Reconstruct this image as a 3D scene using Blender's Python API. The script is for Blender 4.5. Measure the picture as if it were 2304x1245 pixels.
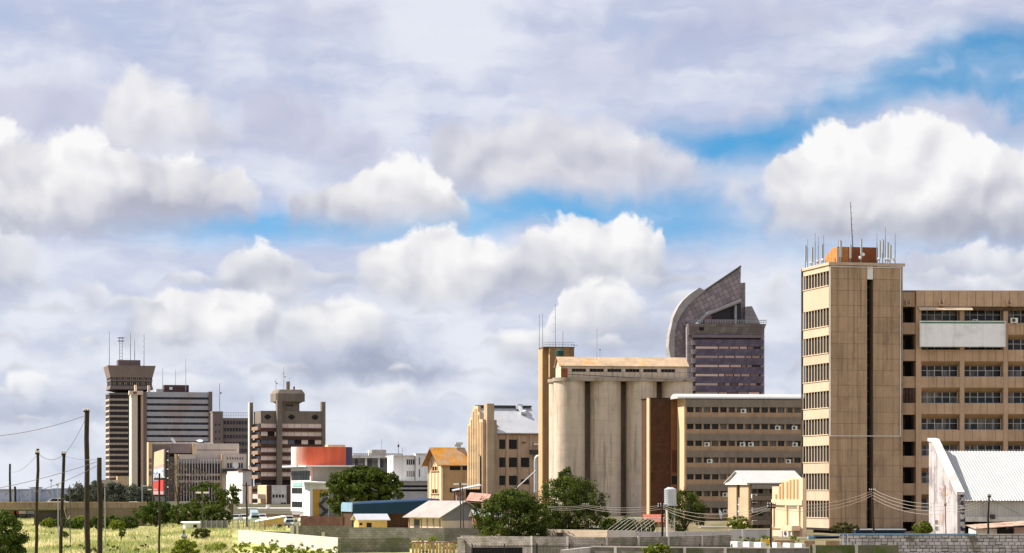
import bpy, bmesh, math, random
from mathutils import Vector, Matrix
random.seed(7)
R = math.radians
sc = bpy.context.scene
for o in list(bpy.data.objects): bpy.data.objects.remove(o)
COL = sc.collection

# ------------------------------------------------------------------ camera, light, exposure
F, HY, CXP, H = 6000.0, 1098.0, 1152.0, 5.0       # focal length and horizon of the photograph in its pixels, eye height in metres
cam_d = bpy.data.cameras.new('camera'); cam = bpy.data.objects.new('camera', cam_d); COL.objects.link(cam)
cam.location = (0, 0, H); cam.rotation_euler = (R(90), 0, 0)
cam_d.sensor_width = 36; cam_d.lens = 36*F/2304; cam_d.shift_y = (HY-622.5)/2304
cam_d.clip_start = 1; cam_d.clip_end = 20000
sc.camera = cam
EXPO = 0.95
sc.view_settings.view_transform = 'Standard'; sc.view_settings.look = 'None'
sc.view_settings.exposure = EXPO; sc.view_settings.gamma = 1; sc.view_settings.use_curve_mapping = False
SUN_EL, SUN_B = R(47), R(13)
tosun = Vector((-math.cos(SUN_EL)*math.cos(SUN_B), math.cos(SUN_EL)*math.sin(SUN_B), math.sin(SUN_EL)))
sd = bpy.data.lights.new('sun', 'SUN'); sd.energy = 5.0; sd.angle = R(0.55); sd.color = (1, .92, .81)
so = bpy.data.objects.new('sun', sd); COL.objects.link(so)
so.rotation_euler = (-tosun).to_track_quat('-Z', 'Y').to_euler()

class G:
    """small helper to write node trees"""
    def __init__(s, nt): s.nt = nt
    def n(s, t, **kw):
        nd = s.nt.nodes.new(t)
        for k, v in kw.items(): setattr(nd, k, v)
        return nd
    def put(s, sock, v):
        if isinstance(v, bpy.types.NodeSocket): s.nt.links.new(v, sock)
        elif v is not None:
            if sock.type == 'RGBA' and len(v) == 3: v = (*v, 1)
            sock.default_value = v
    def math(s, op, a, b=None, c=None, clamp=False):
        nd = s.n('ShaderNodeMath', operation=op, use_clamp=clamp)
        for i, v in enumerate((a, b, c)): s.put(nd.inputs[i], v)
        return nd.outputs[0]
    def vm(s, op, a, b=None, c=None, out=0):
        nd = s.n('ShaderNodeVectorMath', operation=op)
        for i, v in enumerate((a, b, c)):
            if v is not None: s.put(nd.inputs[i], v)
        return nd.outputs[out]
    def noise(s, vec, scale=1, detail=4, rough=.55, dim='3D', color=False):
        nd = s.n('ShaderNodeTexNoise', noise_dimensions=dim)
        s.put(nd.inputs['Vector'], vec); s.put(nd.inputs['Scale'], scale)
        s.put(nd.inputs['Detail'], detail); s.put(nd.inputs['Roughness'], rough)
        return nd.outputs['Color' if color else 'Fac']
    def mix(s, f, a, b, blend='MIX'):
        nd = s.n('ShaderNodeMix', data_type='RGBA', blend_type=blend)
        s.put(nd.inputs[0], f); s.put(nd.inputs[6], a); s.put(nd.inputs[7], b)
        return nd.outputs[2]
    def smooth(s, v, a, b, lo=0, hi=1, kind='SMOOTHSTEP'):
        nd = s.n('ShaderNodeMapRange', interpolation_type=kind)
        s.put(nd.inputs[0], v)
        for i, x in enumerate((a, b, lo, hi)): s.put(nd.inputs[1+i], x)
        return nd.outputs[0]
    def xyz(s, v): return s.n('ShaderNodeSeparateXYZ').outputs if False else s._sep(v)
    def _sep(s, v):
        nd = s.n('ShaderNodeSeparateXYZ'); s.put(nd.inputs[0], v); return nd.outputs
    def comb(s, x, y, z):
        nd = s.n('ShaderNodeCombineXYZ')
        for i, v in enumerate((x, y, z)): s.put(nd.inputs[i], v)
        return nd.outputs[0]

def lin(r, g, b):
    f = lambda c: (c/12.92 if c <= .04045 else ((c+.055)/1.055)**2.4)
    return (f(r/255), f(g/255), f(b/255))

# ------------------------------------------------------------------ sky: Nishita air with layers of cloud, all by direction
SKY_STRENGTH = .1
world = bpy.data.worlds.new('World'); sc.world = world; world.use_nodes = True
wt = world.node_tree; wt.nodes.clear(); g = G(wt)
KS = 1/(SKY_STRENGTH*2**EXPO)
def skyc(r, gg, b): return tuple(c*KS for c in lin(r, gg, b))
tc = g.n('ShaderNodeTexCoord').outputs['Generated']
dx, dy, dz = g.xyz(tc)
hyp = g.math('SQRT', g.math('ADD', g.math('MULTIPLY', dx, dx), g.math('MULTIPLY', dy, dy)))
az = g.math('MULTIPLY', g.math('ARCTAN2', dx, dy), F)
el = g.math('MULTIPLY', g.math('ARCTAN2', dz, hyp), F)
P = g.comb(az, el, 0)
sky = g.n('ShaderNodeTexSky', sky_type='NISHITA', sun_disc=False, sun_elevation=SUN_EL, sun_rotation=R(283), altitude=1200, air_density=1.0, dust_density=.3, ozone_density=1.5)
g.put(sky.inputs['Vector'], g.comb(dx, dy, g.math('MULTIPLY_ADD', g.math('MAXIMUM', dz, 0), 2.2, .12)))
air = g.mix(1.0, sky.outputs[0], (.4, .93, .98), 'MULTIPLY')

w1 = g.vm('SUBTRACT', g.noise(P, 1/300, 2, .5, '2D', True), (.5, .5, .5))
w2 = g.vm('SUBTRACT', g.noise(P, 1/70, 2, .55, '2D', True), (.5, .5, .5))
Q = g.vm('MULTIPLY_ADD', w1, (90, 50, 0), P)
Q = g.vm('MULTIPLY_ADD', w2, (40, 34, 0), Q)
N1 = g.noise(Q, 1/110, 6, .55, '2D')
N1s = g.noise(Q, 1/125, 2, .45, '2D')
N1b = g.noise(g.vm('ADD', Q, (-22, 34, 0)), 1/125, 2, .45, '2D')
N2 = g.noise(g.vm('MULTIPLY', Q, (.5, 1, 1)), 1/120, 4, .52, '2D')      # stretched, for veils
N3 = g.noise(g.vm('MULTIPLY', Q, (.5, 1, 1)), 1/420, 3, .55, '2D')
relief = g.math('MULTIPLY', g.math('MULTIPLY_ADD', N1, .25, g.math('MULTIPLY_ADD', N1s, .75, g.math('MULTIPLY', N1b, -1))), 1.7)
N5 = g.noise(Q, 1/24, 3, .6, '2D')
edge = g.math('MULTIPLY_ADD', g.math('SUBTRACT', N5, .5), .24, g.math('MULTIPLY', g.math('SUBTRACT', N1, .5), 1.15))
edge2 = g.math('MULTIPLY', g.math('SUBTRACT', N2, .5), 1.3)
qx, qy, _z = g.xyz(Q)
ramp_x = g.math('MULTIPLY_ADD', qx, 1/2504, (CXP+100)/2504)
qn = g.math('MULTIPLY', qy, 1/1200)                                      # height over the horizon, 1200 steps = 1
def prof(stops, interp='EASE'):
    """cloud deck profile along the horizon: (px, top, base, brightness, opacity)"""
    nd = g.n('ShaderNodeValToRGB'); cr = nd.color_ramp; cr.interpolation = interp
    while len(cr.elements) < len(stops): cr.elements.new(.5)
    for e_, st in zip(cr.elements, sorted(stops)):
        e_.position = min(max((st[0]+100)/2504, 0), 1)
    for e_, st in zip(cr.elements, sorted(stops)):
        e_.color = ((HY-st[1])/1200, (HY-st[2])/1200, st[3], st[4])
    g.put(nd.inputs[0], ramp_x)
    sp = g.n('ShaderNodeSeparateColor'); g.put(sp.inputs[0], nd.outputs[0])
    return sp.outputs[0], sp.outputs[1], sp.outputs[2], nd.outputs[1]

# veil of high cloud, open where the blue shows
def bandmask(stops, soft):
    t, b, _, a = prof(stops)
    q = g.math('MULTIPLY_ADD', edge2, .035, qn)
    return g.math('MULTIPLY', a, g.math('MULTIPLY', g.smooth(g.math('SUBTRACT', t, q), -soft, soft*1.2), g.smooth(g.math('SUBTRACT', q, b), -soft, soft*1.2)))
h1 = bandmask([(1380, 300, 330, 0, 0), (1520, 300, 370, 0, .6), (1590, 310, 400, 0, 1), (1700, 290, 390, 0, 1), (1810, 250, 340, 0, 1), (1900, 200, 290, 0, .85), (2000, 160, 270, 0, .9), (2120, 110, 250, 0, 1), (2250, 70, 330, 0, 1), (2390, 30, 330, 0, 1), (2404, 30, 330, 0, 0)], .035)
h2 = bandmask([(180, 505, 540, 0, 0), (330, 495, 545, 0, .5), (500, 480, 550, 0, .8), (700, 470, 545, 0, .95), (900, 480, 545, 0, .9), (1040, 420, 540, 0, .9), (1200, 405, 510, 0, .95), (1400, 410, 530, 0, .85), (1560, 420, 560, 0, .7), (1700, 440, 560, 0, .5), (1850, 470, 600, 0, .4), (2100, 500, 580, 0, .3), (2304, 510, 570, 0, .3)], .03)
holes = g.math('MAXIMUM', h1, h2)
cover = g.math('MULTIPLY_ADD', g.math('SUBTRACT', N3, .5), .7, g.math('MULTIPLY_ADD', edge2, .42, .8))
veil_m = g.math('SUBTRACT', g.smooth(cover, -.1, .75, 0, .97), g.math('MULTIPLY', holes, g.smooth(edge2, -.4, .45, 1.0, .7)), clamp=True)
veil_c = g.mix(g.smooth(g.math('MULTIPLY_ADD', edge2, .8, N3), .25, .75), skyc(194, 201, 226), skyc(230, 233, 244))
low = g.smooth(el, 620, 250)
N4 = g.noise(g.vm('MULTIPLY', Q, (.14, 1, 1)), 1/60, 3, .55, '2D')      # long thin streaks
veil_c = g.mix(g.smooth(N4, .45, .72, 0, .42), veil_c, skyc(236, 238, 247))
veil_c = g.mix(g.math('MULTIPLY', low, .8), veil_c, g.mix(g.smooth(N2, .36, .64), skyc(206, 211, 226), skyc(234, 236, 244)))
col = g.mix(veil_m, air, veil_c)

def deck(stops, top=(251, 250, 250), base=(182, 185, 200), kt=.07, kb=.035, st=.02, sb=.065, gain=.75, rel=.8):
    global col
    t, b, br, a = prof(stops)
    m1 = g.smooth(g.math('SUBTRACT', g.math('MULTIPLY_ADD', edge, kt, t), qn), 0, st)
    m2 = g.smooth(g.math('SUBTRACT', qn, g.math('MULTIPLY_ADD', edge, kb, b)), -sb*.5, sb*.5)
    m = g.math('MULTIPLY', a, g.math('MULTIPLY', m1, m2))
    hgt = g.math('DIVIDE', g.math('SUBTRACT', qn, b), g.math('MAXIMUM', g.math('SUBTRACT', t, b), .01))
    li = g.math('ADD', g.math('MULTIPLY_ADD', relief, rel, br), g.math('MULTIPLY_ADD', hgt, gain, -.5*gain), clamp=True)
    col = g.mix(m, col, g.mix(li, skyc(*base), skyc(*top)))
def Z0(px, t, b): return (px, t, b, .5, 0)
# grey lavender shelves of the upper deck
deck([Z0(560, 20, 80), (620, -20, 95, .5, .7), (830, -20, 90, .4, .7), Z0(900, 20, 80), Z0(1120, 70, 160), (1240, 50, 235, .5, .55), (1440, 70, 230, .5, .5), (1500, -10, 130, .4, .8), (1680, -30, 115, .3, .85), (1840, -20, 100, .4, .75), Z0(1930, 0, 60), Z0(2120, 0, 60), (2200, -20, 70, .4, .7), (2304, -20, 80, .4, .7)], (212, 214, 231), (184, 190, 218), sb=.1, st=.07)
deck([(-100, 190, 330, .5, .8), (60, 160, 330, .5, .8), (240, 175, 320, .5, .8), Z0(520, 230, 320), (560, 200, 340, .4, .85), (640, 190, 350, .35, .85), (720, 240, 360, .5, .85), (820, 260, 380, .4, .8), Z0(900, 330, 380), Z0(1450, 270, 300), (1560, 245, 295, .5, .7), (1800, 235, 280, .6, .7), (2000, 232, 270, .5, .8), (2160, 208, 300, .4, .9), (2304, 250, 330, .4, .9)], (214, 214, 230), (188, 192, 217), sb=.08, st=.06)
deck([Z0(1230, 250, 280), (1300, 235, 275, .6, .6), (1500, 225, 262, .6, .7), (1750, 205, 245, .6, .6), Z0(1950, 200, 230), Z0(2040, 178, 192), (2075, 166, 190, .4, .9), (2130, 146, 172, .4, .9), Z0(2150, 150, 165), Z0(2172, 178, 190), (2200, 168, 196, .4, .9), Z0(2238, 175, 195), Z0(2240, 185, 200), (2280, 172, 206, .4, .9), (2320, 168, 206, .4, .9)], (224, 230, 246), (196, 206, 232), sb=.03, st=.035, kt=.03)
# cumulus decks
deck([Z0(225, 190, 330), (262, 170, 350, .65, 1), (330, 148, 355, .75, 1), (400, 165, 350, .7, 1), (470, 230, 345, .45, .95), (520, 270, 335, .35, .8), Z0(560, 300, 330), Z0(960, 330, 400), (985, 265, 415, .3, .9), (1080, 245, 425, .38, 1), (1200, 232, 430, .45, 1), (1330, 262, 425, .42, 1), (1430, 285, 425, .4, 1), (1520, 320, 420, .4, .95), (1580, 360, 415, .4, .8), Z0(1640, 380, 410)], (246, 245, 248), (184, 186, 204), gain=.45, st=.045, sb=.09, rel=.6)
deck([Z0(1050, 350, 420), (1130, 330, 430, .8, .8), (1350, 345, 430, .75, .8), (1500, 370, 430, .7, .6), Z0(1580, 390, 420), Z0(1610, 390, 450), (1660, 375, 460, .6, .7), (1700, 400, 500, .5, .6), Z0(1740, 430, 490)], (238, 235, 239), (196, 196, 210), st=.09, sb=.06, gain=.2)
deck([(-100, 270, 520, .7, 1), (20, 280, 525, .65, 1), (60, 315, 525, .6, 1), (180, 305, 520, .72, 1), (300, 325, 515, .5, 1), (340, 350, 510, .3, 1), (440, 360, 505, .45, 1), (520, 395, 500, .4, 1), (570, 430, 490, .35, .9), Z0(600, 460, 480), Z0(625, 470, 490), (660, 430, 500, .35, .9), (760, 392, 505, .4, 1), (820, 380, 505, .5, 1), (845, 358, 505, .72, 1), (950, 352, 508, .72, 1), (1020, 385, 500, .6, 1), (1048, 430, 490, .5, .9), Z0(1070, 450, 480), Z0(1705, 400, 500), (1740, 350, 525, .65, 1), (1810, 290, 530, .78, 1), (1900, 265, 535, .8, 1), (2050, 270, 535, .8, 1), (2180, 300, 535, .7, 1), (2304, 345, 530, .6, 1)], base=(180, 182, 199), gain=.85, sb=.09)
deck([(-100, 480, 528, .2, .9), (200, 478, 524, .1, .9), (330, 490, 515, .2, .8), Z0(470, 495, 515), Z0(540, 440, 480), (560, 440, 480, .4, .0), Z0(1760, 460, 530), (1900, 450, 540, .3, .6), (2100, 440, 545, .35, .6), (2304, 440, 545, .3, .7)], (204, 206, 218), (158, 162, 180), st=.06, sb=.05)
deck([(-100, 520, 660, .5, .8), (60, 530, 660, .5, .7), Z0(140, 560, 650), Z0(480, 580, 660), (530, 560, 670, .6, .85), (590, 535, 680, .6, .9), (660, 565, 680, .5, .85), Z0(720, 600, 660), Z0(800, 590, 650), (850, 540, 675, .65, 1), (920, 508, 680, .75, 1), (1010, 500, 680, .72, 1), (1090, 540, 675, .6, 1), (1140, 560, 670, .5, .95), (1180, 505, 660, .5, 1), (1300, 480, 655, .65, 1), (1420, 468, 645, .75, 1), (1490, 500, 640, .55, .95), Z0(1530, 560, 630), Z0(1980, 580, 620), (2100, 560, 640, .5, .75), (2304, 550, 640, .5, .8)], base=(178, 182, 199))
deck([Z0(150, 620, 680), (210, 640, 700, .3, .6), Z0(270, 680, 740), (300, 665, 775, .7, .95), (370, 645, 780, .75, 1), (450, 660, 780, .7, 1), (520, 645, 780, .75, 1), (600, 660, 780, .6, .95), (650, 690, 785, .6, .9), (760, 670, 790, .72, .95), (830, 676, 790, .65, .95), Z0(900, 720, 780), Z0(1115, 760, 800), (1150, 740, 815, .75, 1), (1205, 730, 815, .75, 1), (1240, 640, 760, .75, 1), (1320, 608, 760, .75, 1), (1390, 620, 755, .6, .95), Z0(1460, 680, 740), Z0(1690, 650, 710), (1760, 610, 720, .5, .7), Z0(1830, 650, 710), Z0(2100, 640, 670), (2200, 625, 670, .7, .8), (2304, 630, 670, .6, .7)], base=(178, 183, 201), kt=.035)
deck([(-100, 870, 950, .4, .7), (120, 890, 950, .3, .7), (260, 880, 940, .4, .6), Z0(420, 900, 930), Z0(600, 780, 850), (700, 780, 860, .3, .8), (860, 765, 862, .15, .95), (980, 780, 860, .2, .9), Z0(1080, 800, 850), (1200, 830, 880, .4, .5), Z0(1290, 700, 790), (1420, 690, 790, .4, .6), Z0(1600, 720, 780), Z0(1900, 700, 780), (2200, 690, 790, .4, .6)], (196, 201, 216), (162, 171, 194), st=.06, sb=.05)
deck([Z0(20, 860, 900), (50, 836, 905, .8, .95), (110, 832, 905, .8, .95), Z0(165, 860, 900), (260, 845, 895, .6, .6), (420, 835, 890, .6, .6), Z0(560, 850, 890), Z0(620, 860, 890), (760, 870, 915, .6, .7), (900, 862, 915, .7, .8), Z0(1020, 880, 910), (1120, 870, 920, .6, .6), (1250, 880, 930, .6, .6)], (246, 247, 249), (200, 205, 219), kt=.03)
deck([(-100, 950, 1010, .6, .8), (60, 940, 1005, .6, .8), (180, 970, 1010, .5, .7), (330, 985, 1020, .4, .6), (560, 975, 1020, .5, .6), (760, 935, 1000, .6, .8), (900, 950, 1000, .6, .8), (1000, 965, 1010, .5, .6), (1200, 960, 1010, .6, .6)], (242, 244, 247), (190, 198, 216), kt=.03, st=.04)
# rows of small cumulus with flat bases, smaller and closer towards the horizon, all round
def row(base, amp, size, seed, op, soft=.013, top=(250, 250, 250), low=(176, 182, 200)):
    global col
    nd = g.n('ShaderNodeTexNoise', noise_dimensions='1D'); g.put(nd.inputs['W'], g.math('MULTIPLY_ADD', qx, 1/size, seed)); nd.inputs['Scale'].default_value = 1; nd.inputs['Detail'].default_value = 2
    b = (HY-base)/1200
    hh = g.math('MULTIPLY_ADD', g.math('POWER', g.math('MAXIMUM', g.math('SUBTRACT', nd.outputs[0], .45), 0), .5), amp/1200/.42, -.012)
    d = g.math('SUBTRACT', g.math('MULTIPLY_ADD', edge, .02, g.math('ADD', hh, b)), qn)
    m = g.math('MULTIPLY', g.math('MULTIPLY', g.smooth(d, 0, soft), op), g.smooth(qn, b-.012, b+.012))
    li = g.math('ADD', g.math('MULTIPLY_ADD', relief, .7, .32), g.math('MULTIPLY', g.math('SUBTRACT', qn, b), .62*1200/amp), clamp=True)
    col = g.mix(m, col, g.mix(li, skyc(*low), skyc(*top)))
row(640, 46, 260, 3.1, .75); row(700, 42, 210, 11.7, .75); row(775, 40, 180, 23.4, .85); row(838, 34, 150, 37.9, .85); row(895, 30, 130, 51.2, .85)
row(948, 26, 110, 63.3, .85, .011); row(992, 22, 95, 77.7, .8, .01); row(1030, 16, 80, 91.1, .7, .009, (240, 242, 246), (188, 194, 210))
# the same kind of cloud goes on all round the horizon and overhead
out = g.math('MAXIMUM', g.smooth(g.math('ABSOLUTE', az), 1250, 1800), g.smooth(el, 1130, 1600))
gen = g.math('MULTIPLY', out, g.smooth(g.math('MULTIPLY_ADD', N3, .7, g.math('MULTIPLY', N1, .3)), .47, .6, 0, .95))
col = g.mix(gen, col, g.mix(g.math('ADD', relief, .6, clamp=True), skyc(190, 191, 204), skyc(248, 247, 248)))
bg = g.n('ShaderNodeBackground'); g.put(bg.inputs[0], col); g.put(bg.inputs[1], SKY_STRENGTH)
wo = g.n('ShaderNodeOutputWorld'); wt.links.new(bg.outputs[0], wo.inputs[0])
world.cycles.sampling_method = 'MANUAL'; world.cycles.sample_map_resolution = 512

# ------------------------------------------------------------------ materials
MATS = {}
def mat(name, col, rough=.85, var=.14, scale=.6, streak=0.0, rnd=0.0, bump=0.0, fine=0.0, metal=0.0, spec=.3, col2=None, c2scale=.25, c2lo=.5, c2hi=.62, island=0.0, runs=0.0, rings=0.0):
    """procedural surface: base colour with mottling, rain streaks, a second patchy colour, random shift per piece"""
    if name in MATS: return MATS[name]
    m = bpy.data.materials.new(name); m.use_nodes = True; nt = m.node_tree; nt.nodes.clear(); q = G(nt)
    geo = q.n('ShaderNodeNewGeometry'); pos = geo.outputs['Position']
    c = q.n('ShaderNodeRGB').outputs[0]; c.default_value = (*col, 1)
    if col2 is not None:
        c = q.mix(q.smooth(q.noise(pos, c2scale, 5, .6), c2lo, c2hi), c, (*col2, 1))
    if var:
        c = q.mix(1, c, q.smooth(q.noise(pos, scale, 5, .6), .25, .75, 1-var, 1+var, 'LINEAR'), 'MULTIPLY')
    if fine:
        c = q.mix(1, c, q.smooth(q.noise(pos, 9, 3, .7), .3, .7, 1-fine, 1+fine, 'LINEAR'), 'MULTIPLY')
    if streak:
        sv = q.vm('MULTIPLY', pos, (1, 1, .07))
        s1 = q.smooth(q.noise(sv, 1.1, 5, .65), .47, .72, 1, 1-streak)
        c = q.mix(1, c, s1, 'MULTIPLY')
    if runs:                                             # long rain runs and a few dark blotches
        rv = q.vm('MULTIPLY', pos, (1, 1, .035))
        c = q.mix(q.smooth(q.noise(rv, 1.9, 4, .7), .54, .7, 0, runs), c, tuple(v*.42 for v in col))
        c = q.mix(q.smooth(q.noise(q.vm('MULTIPLY', pos, (1, 1, .5)), .5, 6, .7), .57, .72, 0, runs*.9), c, tuple(v*.5 for v in col))
        c = q.mix(q.smooth(q.noise(rv, 1.3, 3, .6), .6, .74, 0, runs*.55), c, tuple(min(v*1.35, .8) for v in col))
    if rings:
        z_ = q.xyz(pos)[2]
        c = q.mix(q.math('MULTIPLY', q.math('LESS_THAN', q.math('FRACT', q.math('DIVIDE', z_, 1.3)), .05), q.smooth(q.noise(pos, .8, 3), .4, .65, 0, rings)), c, tuple(v*.5 for v in col))
    if rnd:
        rn = q.n('ShaderNodeObjectInfo').outputs['Random']
        c = q.mix(1, c, q.smooth(rn, 0, 1, 1-rnd, 1+rnd, 'LINEAR'), 'MULTIPLY')
    if island:
        c = q.mix(1, c, q.smooth(geo.outputs['Random Per Island'], 0, 1, 1-island, 1+island, 'LINEAR'), 'MULTIPLY')
    b = q.n('ShaderNodeBsdfPrincipled'); q.put(b.inputs['Base Color'], c)
    b.inputs['Roughness'].default_value = rough; b.inputs['Metallic'].default_value = metal
    b.inputs['Specular IOR Level'].default_value = spec
    if bump:
        bn = q.n('ShaderNodeBump'); bn.inputs['Strength'].default_value = bump; bn.inputs['Distance'].default_value = .05
        q.put(bn.inputs['Height'], q.noise(pos, 6, 4, .6)); nt.links.new(bn.outputs[0], b.inputs['Normal'])
    o = q.n('ShaderNodeOutputMaterial'); nt.links.new(b.outputs[0], o.inputs[0])
    MATS[name] = m; return m
def leafmat(name, c1, c2, trans=.25):
    if name in MATS: return MATS[name]
    m = bpy.data.materials.new(name); m.use_nodes = True; nt = m.node_tree; nt.nodes.clear(); q = G(nt)
    geo = q.n('ShaderNodeNewGeometry')
    f = q.math('ADD', q.math('MULTIPLY', geo.outputs['Random Per Island'], .5), q.smooth(q.noise(geo.outputs['Position'], .7, 3, .6), .3, .7, 0, .5), clamp=True)
    c = q.mix(f, (*c1, 1), (*c2, 1))
    d = q.n('ShaderNodeBsdfDiffuse'); q.put(d.inputs[0], c)
    t = q.n('ShaderNodeBsdfTranslucent'); q.put(t.inputs[0], c)
    x = q.n('ShaderNodeMixShader'); x.inputs[0].default_value = trans
    nt.links.new(d.outputs[0], x.inputs[1]); nt.links.new(t.outputs[0], x.inputs[2])
    o = q.n('ShaderNodeOutputMaterial'); nt.links.new(x.outputs[0], o.inputs[0])
    MATS[name] = m; return m
def glass(name, col=(.02, .022, .026), rough=.12, rnd=.6, wob=.0, curt=None, spec=.25):
    """dark window glass that mirrors the sky; the panes differ, some with a pale curtain behind"""
    if name in MATS: return MATS[name]
    m = bpy.data.materials.new(name); m.use_nodes = True; nt = m.node_tree; nt.nodes.clear(); q = G(nt)
    geo = q.n('ShaderNodeNewGeometry'); rn = q.n('ShaderNodeObjectInfo').outputs['Random']
    c = q.mix(1, (*col, 1), q.smooth(rn, 0, 1, 1-rnd, 1+rnd, 'LINEAR'), 'MULTIPLY')
    if curt:
        c = q.mix(q.math('MULTIPLY', q.math('GREATER_THAN', q.math('FRACT', q.math('MULTIPLY', rn, 7.31)), .62), q.smooth(q.noise(q.vm('MULTIPLY', geo.outputs['Position'], (1, 1, .15)), 1.6, 2), .4, .6, .15, .9)), c, (*curt, 1))
    b = q.n('ShaderNodeBsdfPrincipled'); q.put(b.inputs['Base Color'], c)
    b.inputs['Roughness'].default_value = rough; b.inputs['Specular IOR Level'].default_value = spec
    if wob:
        bn = q.n('ShaderNodeBump'); bn.inputs['Strength'].default_value = wob; bn.inputs['Distance'].default_value = .1
        q.put(bn.inputs['Height'], q.noise(geo.outputs['Position'], .8, 2)); nt.links.new(bn.outputs[0], b.inputs['Normal'])
    o = q.n('ShaderNodeOutputMaterial'); nt.links.new(b.outputs[0], o.inputs[0])
    MATS[name] = m; return m
def brickmat(name, c1, c2, mortar, bw=.24, bh=.085, msize=.012, rough=.9, var=.3, dirt=None):
    """courses of small bricks for walls whose bricks are too small to pick apart; follows x+y along the wall and z"""
    if name in MATS: return MATS[name]
    m = bpy.data.materials.new(name); m.use_nodes = True; nt = m.node_tree; nt.nodes.clear(); q = G(nt)
    tcn = q.n('ShaderNodeTexCoord').outputs['Object']; x, y, z = q.xyz(tcn)
    v = q.comb(q.math('ADD', x, y), z, 0)
    br = q.n('ShaderNodeTexBrick'); q.put(br.inputs['Vector'], v)
    q.put(br.inputs['Color1'], (*c1, 1)); q.put(br.inputs['Color2'], (*c2, 1)); q.put(br.inputs['Mortar'], (*mortar, 1))
    br.inputs['Scale'].default_value = 1; br.inputs['Mortar Size'].default_value = msize
    br.inputs['Brick Width'].default_value = bw; br.inputs['Row Height'].default_value = bh
    pos = q.n('ShaderNodeNewGeometry').outputs['Position']
    c = q.mix(1, br.outputs[0], q.smooth(q.noise(pos, 1.3, 5, .65), .25, .75, 1-var, 1+var, 'LINEAR'), 'MULTIPLY')
    if dirt: c = q.mix(q.smooth(q.noise(pos, .5, 5, .65), .48, .62, 0, .8), c, (*dirt, 1))
    b = q.n('ShaderNodeBsdfPrincipled'); q.put(b.inputs['Base Color'], c); b.inputs['Roughness'].default_value = rough
    b.inputs['Specular IOR Level'].default_value = .2
    bn = q.n('ShaderNodeBump'); bn.inputs['Strength'].default_value = .5; bn.inputs['Distance'].default_value = .02
    q.put(bn.inputs['Height'], q.math('SUBTRACT', 1, br.outputs[1])); nt.links.new(bn.outputs[0], b.inputs['Normal'])
    o = q.n('ShaderNodeOutputMaterial'); nt.links.new(b.outputs[0], o.inputs[0])
    MATS[name] = m; return m
def gridmat(name, col, line, sx, sz, w=.08, rough=.25, rnd=.35, metal=0.0, spec=.5, skew=0.0):
    """cladding with a fine grid of joints, for panes too small to pick apart"""
    if name in MATS: return MATS[name]
    m = bpy.data.materials.new(name); m.use_nodes = True; nt = m.node_tree; nt.nodes.clear(); q = G(nt)
    tcn = q.n('ShaderNodeTexCoord').outputs['Object']; x, y, z = q.xyz(tcn)
    u = q.math('DIVIDE', q.math('ADD', q.math('ADD', x, y), q.math('MULTIPLY', z, skew)), sx)
    v = q.math('DIVIDE', q.math('ADD', z, q.math('MULTIPLY', x, -skew)), sz)
    fu, fv = q.math('FRACT', u), q.math('FRACT', v)
    ln = q.math('MAXIMUM', q.math('LESS_THAN', fu, w), q.math('LESS_THAN', fv, w))
    wn = q.n('ShaderNodeTexWhiteNoise', noise_dimensions='2D'); q.put(wn.inputs['Vector'], q.comb(q.math('FLOOR', u), q.math('FLOOR', v), 0))
    c = q.mix(1, (*col, 1), q.smooth(wn.outputs[0], 0, 1, 1-rnd, 1+rnd, 'LINEAR'), 'MULTIPLY')
    c = q.mix(ln, c, (*line, 1))
    b = q.n('ShaderNodeBsdfPrincipled'); q.put(b.inputs['Base Color'], c); b.inputs['Roughness'].default_value = rough
    b.inputs['Metallic'].default_value = metal; b.inputs['Specular IOR Level'].default_value = spec
    o = q.n('ShaderNodeOutputMaterial'); nt.links.new(b.outputs[0], o.inputs[0])
    MATS[name] = m; return m

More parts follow.
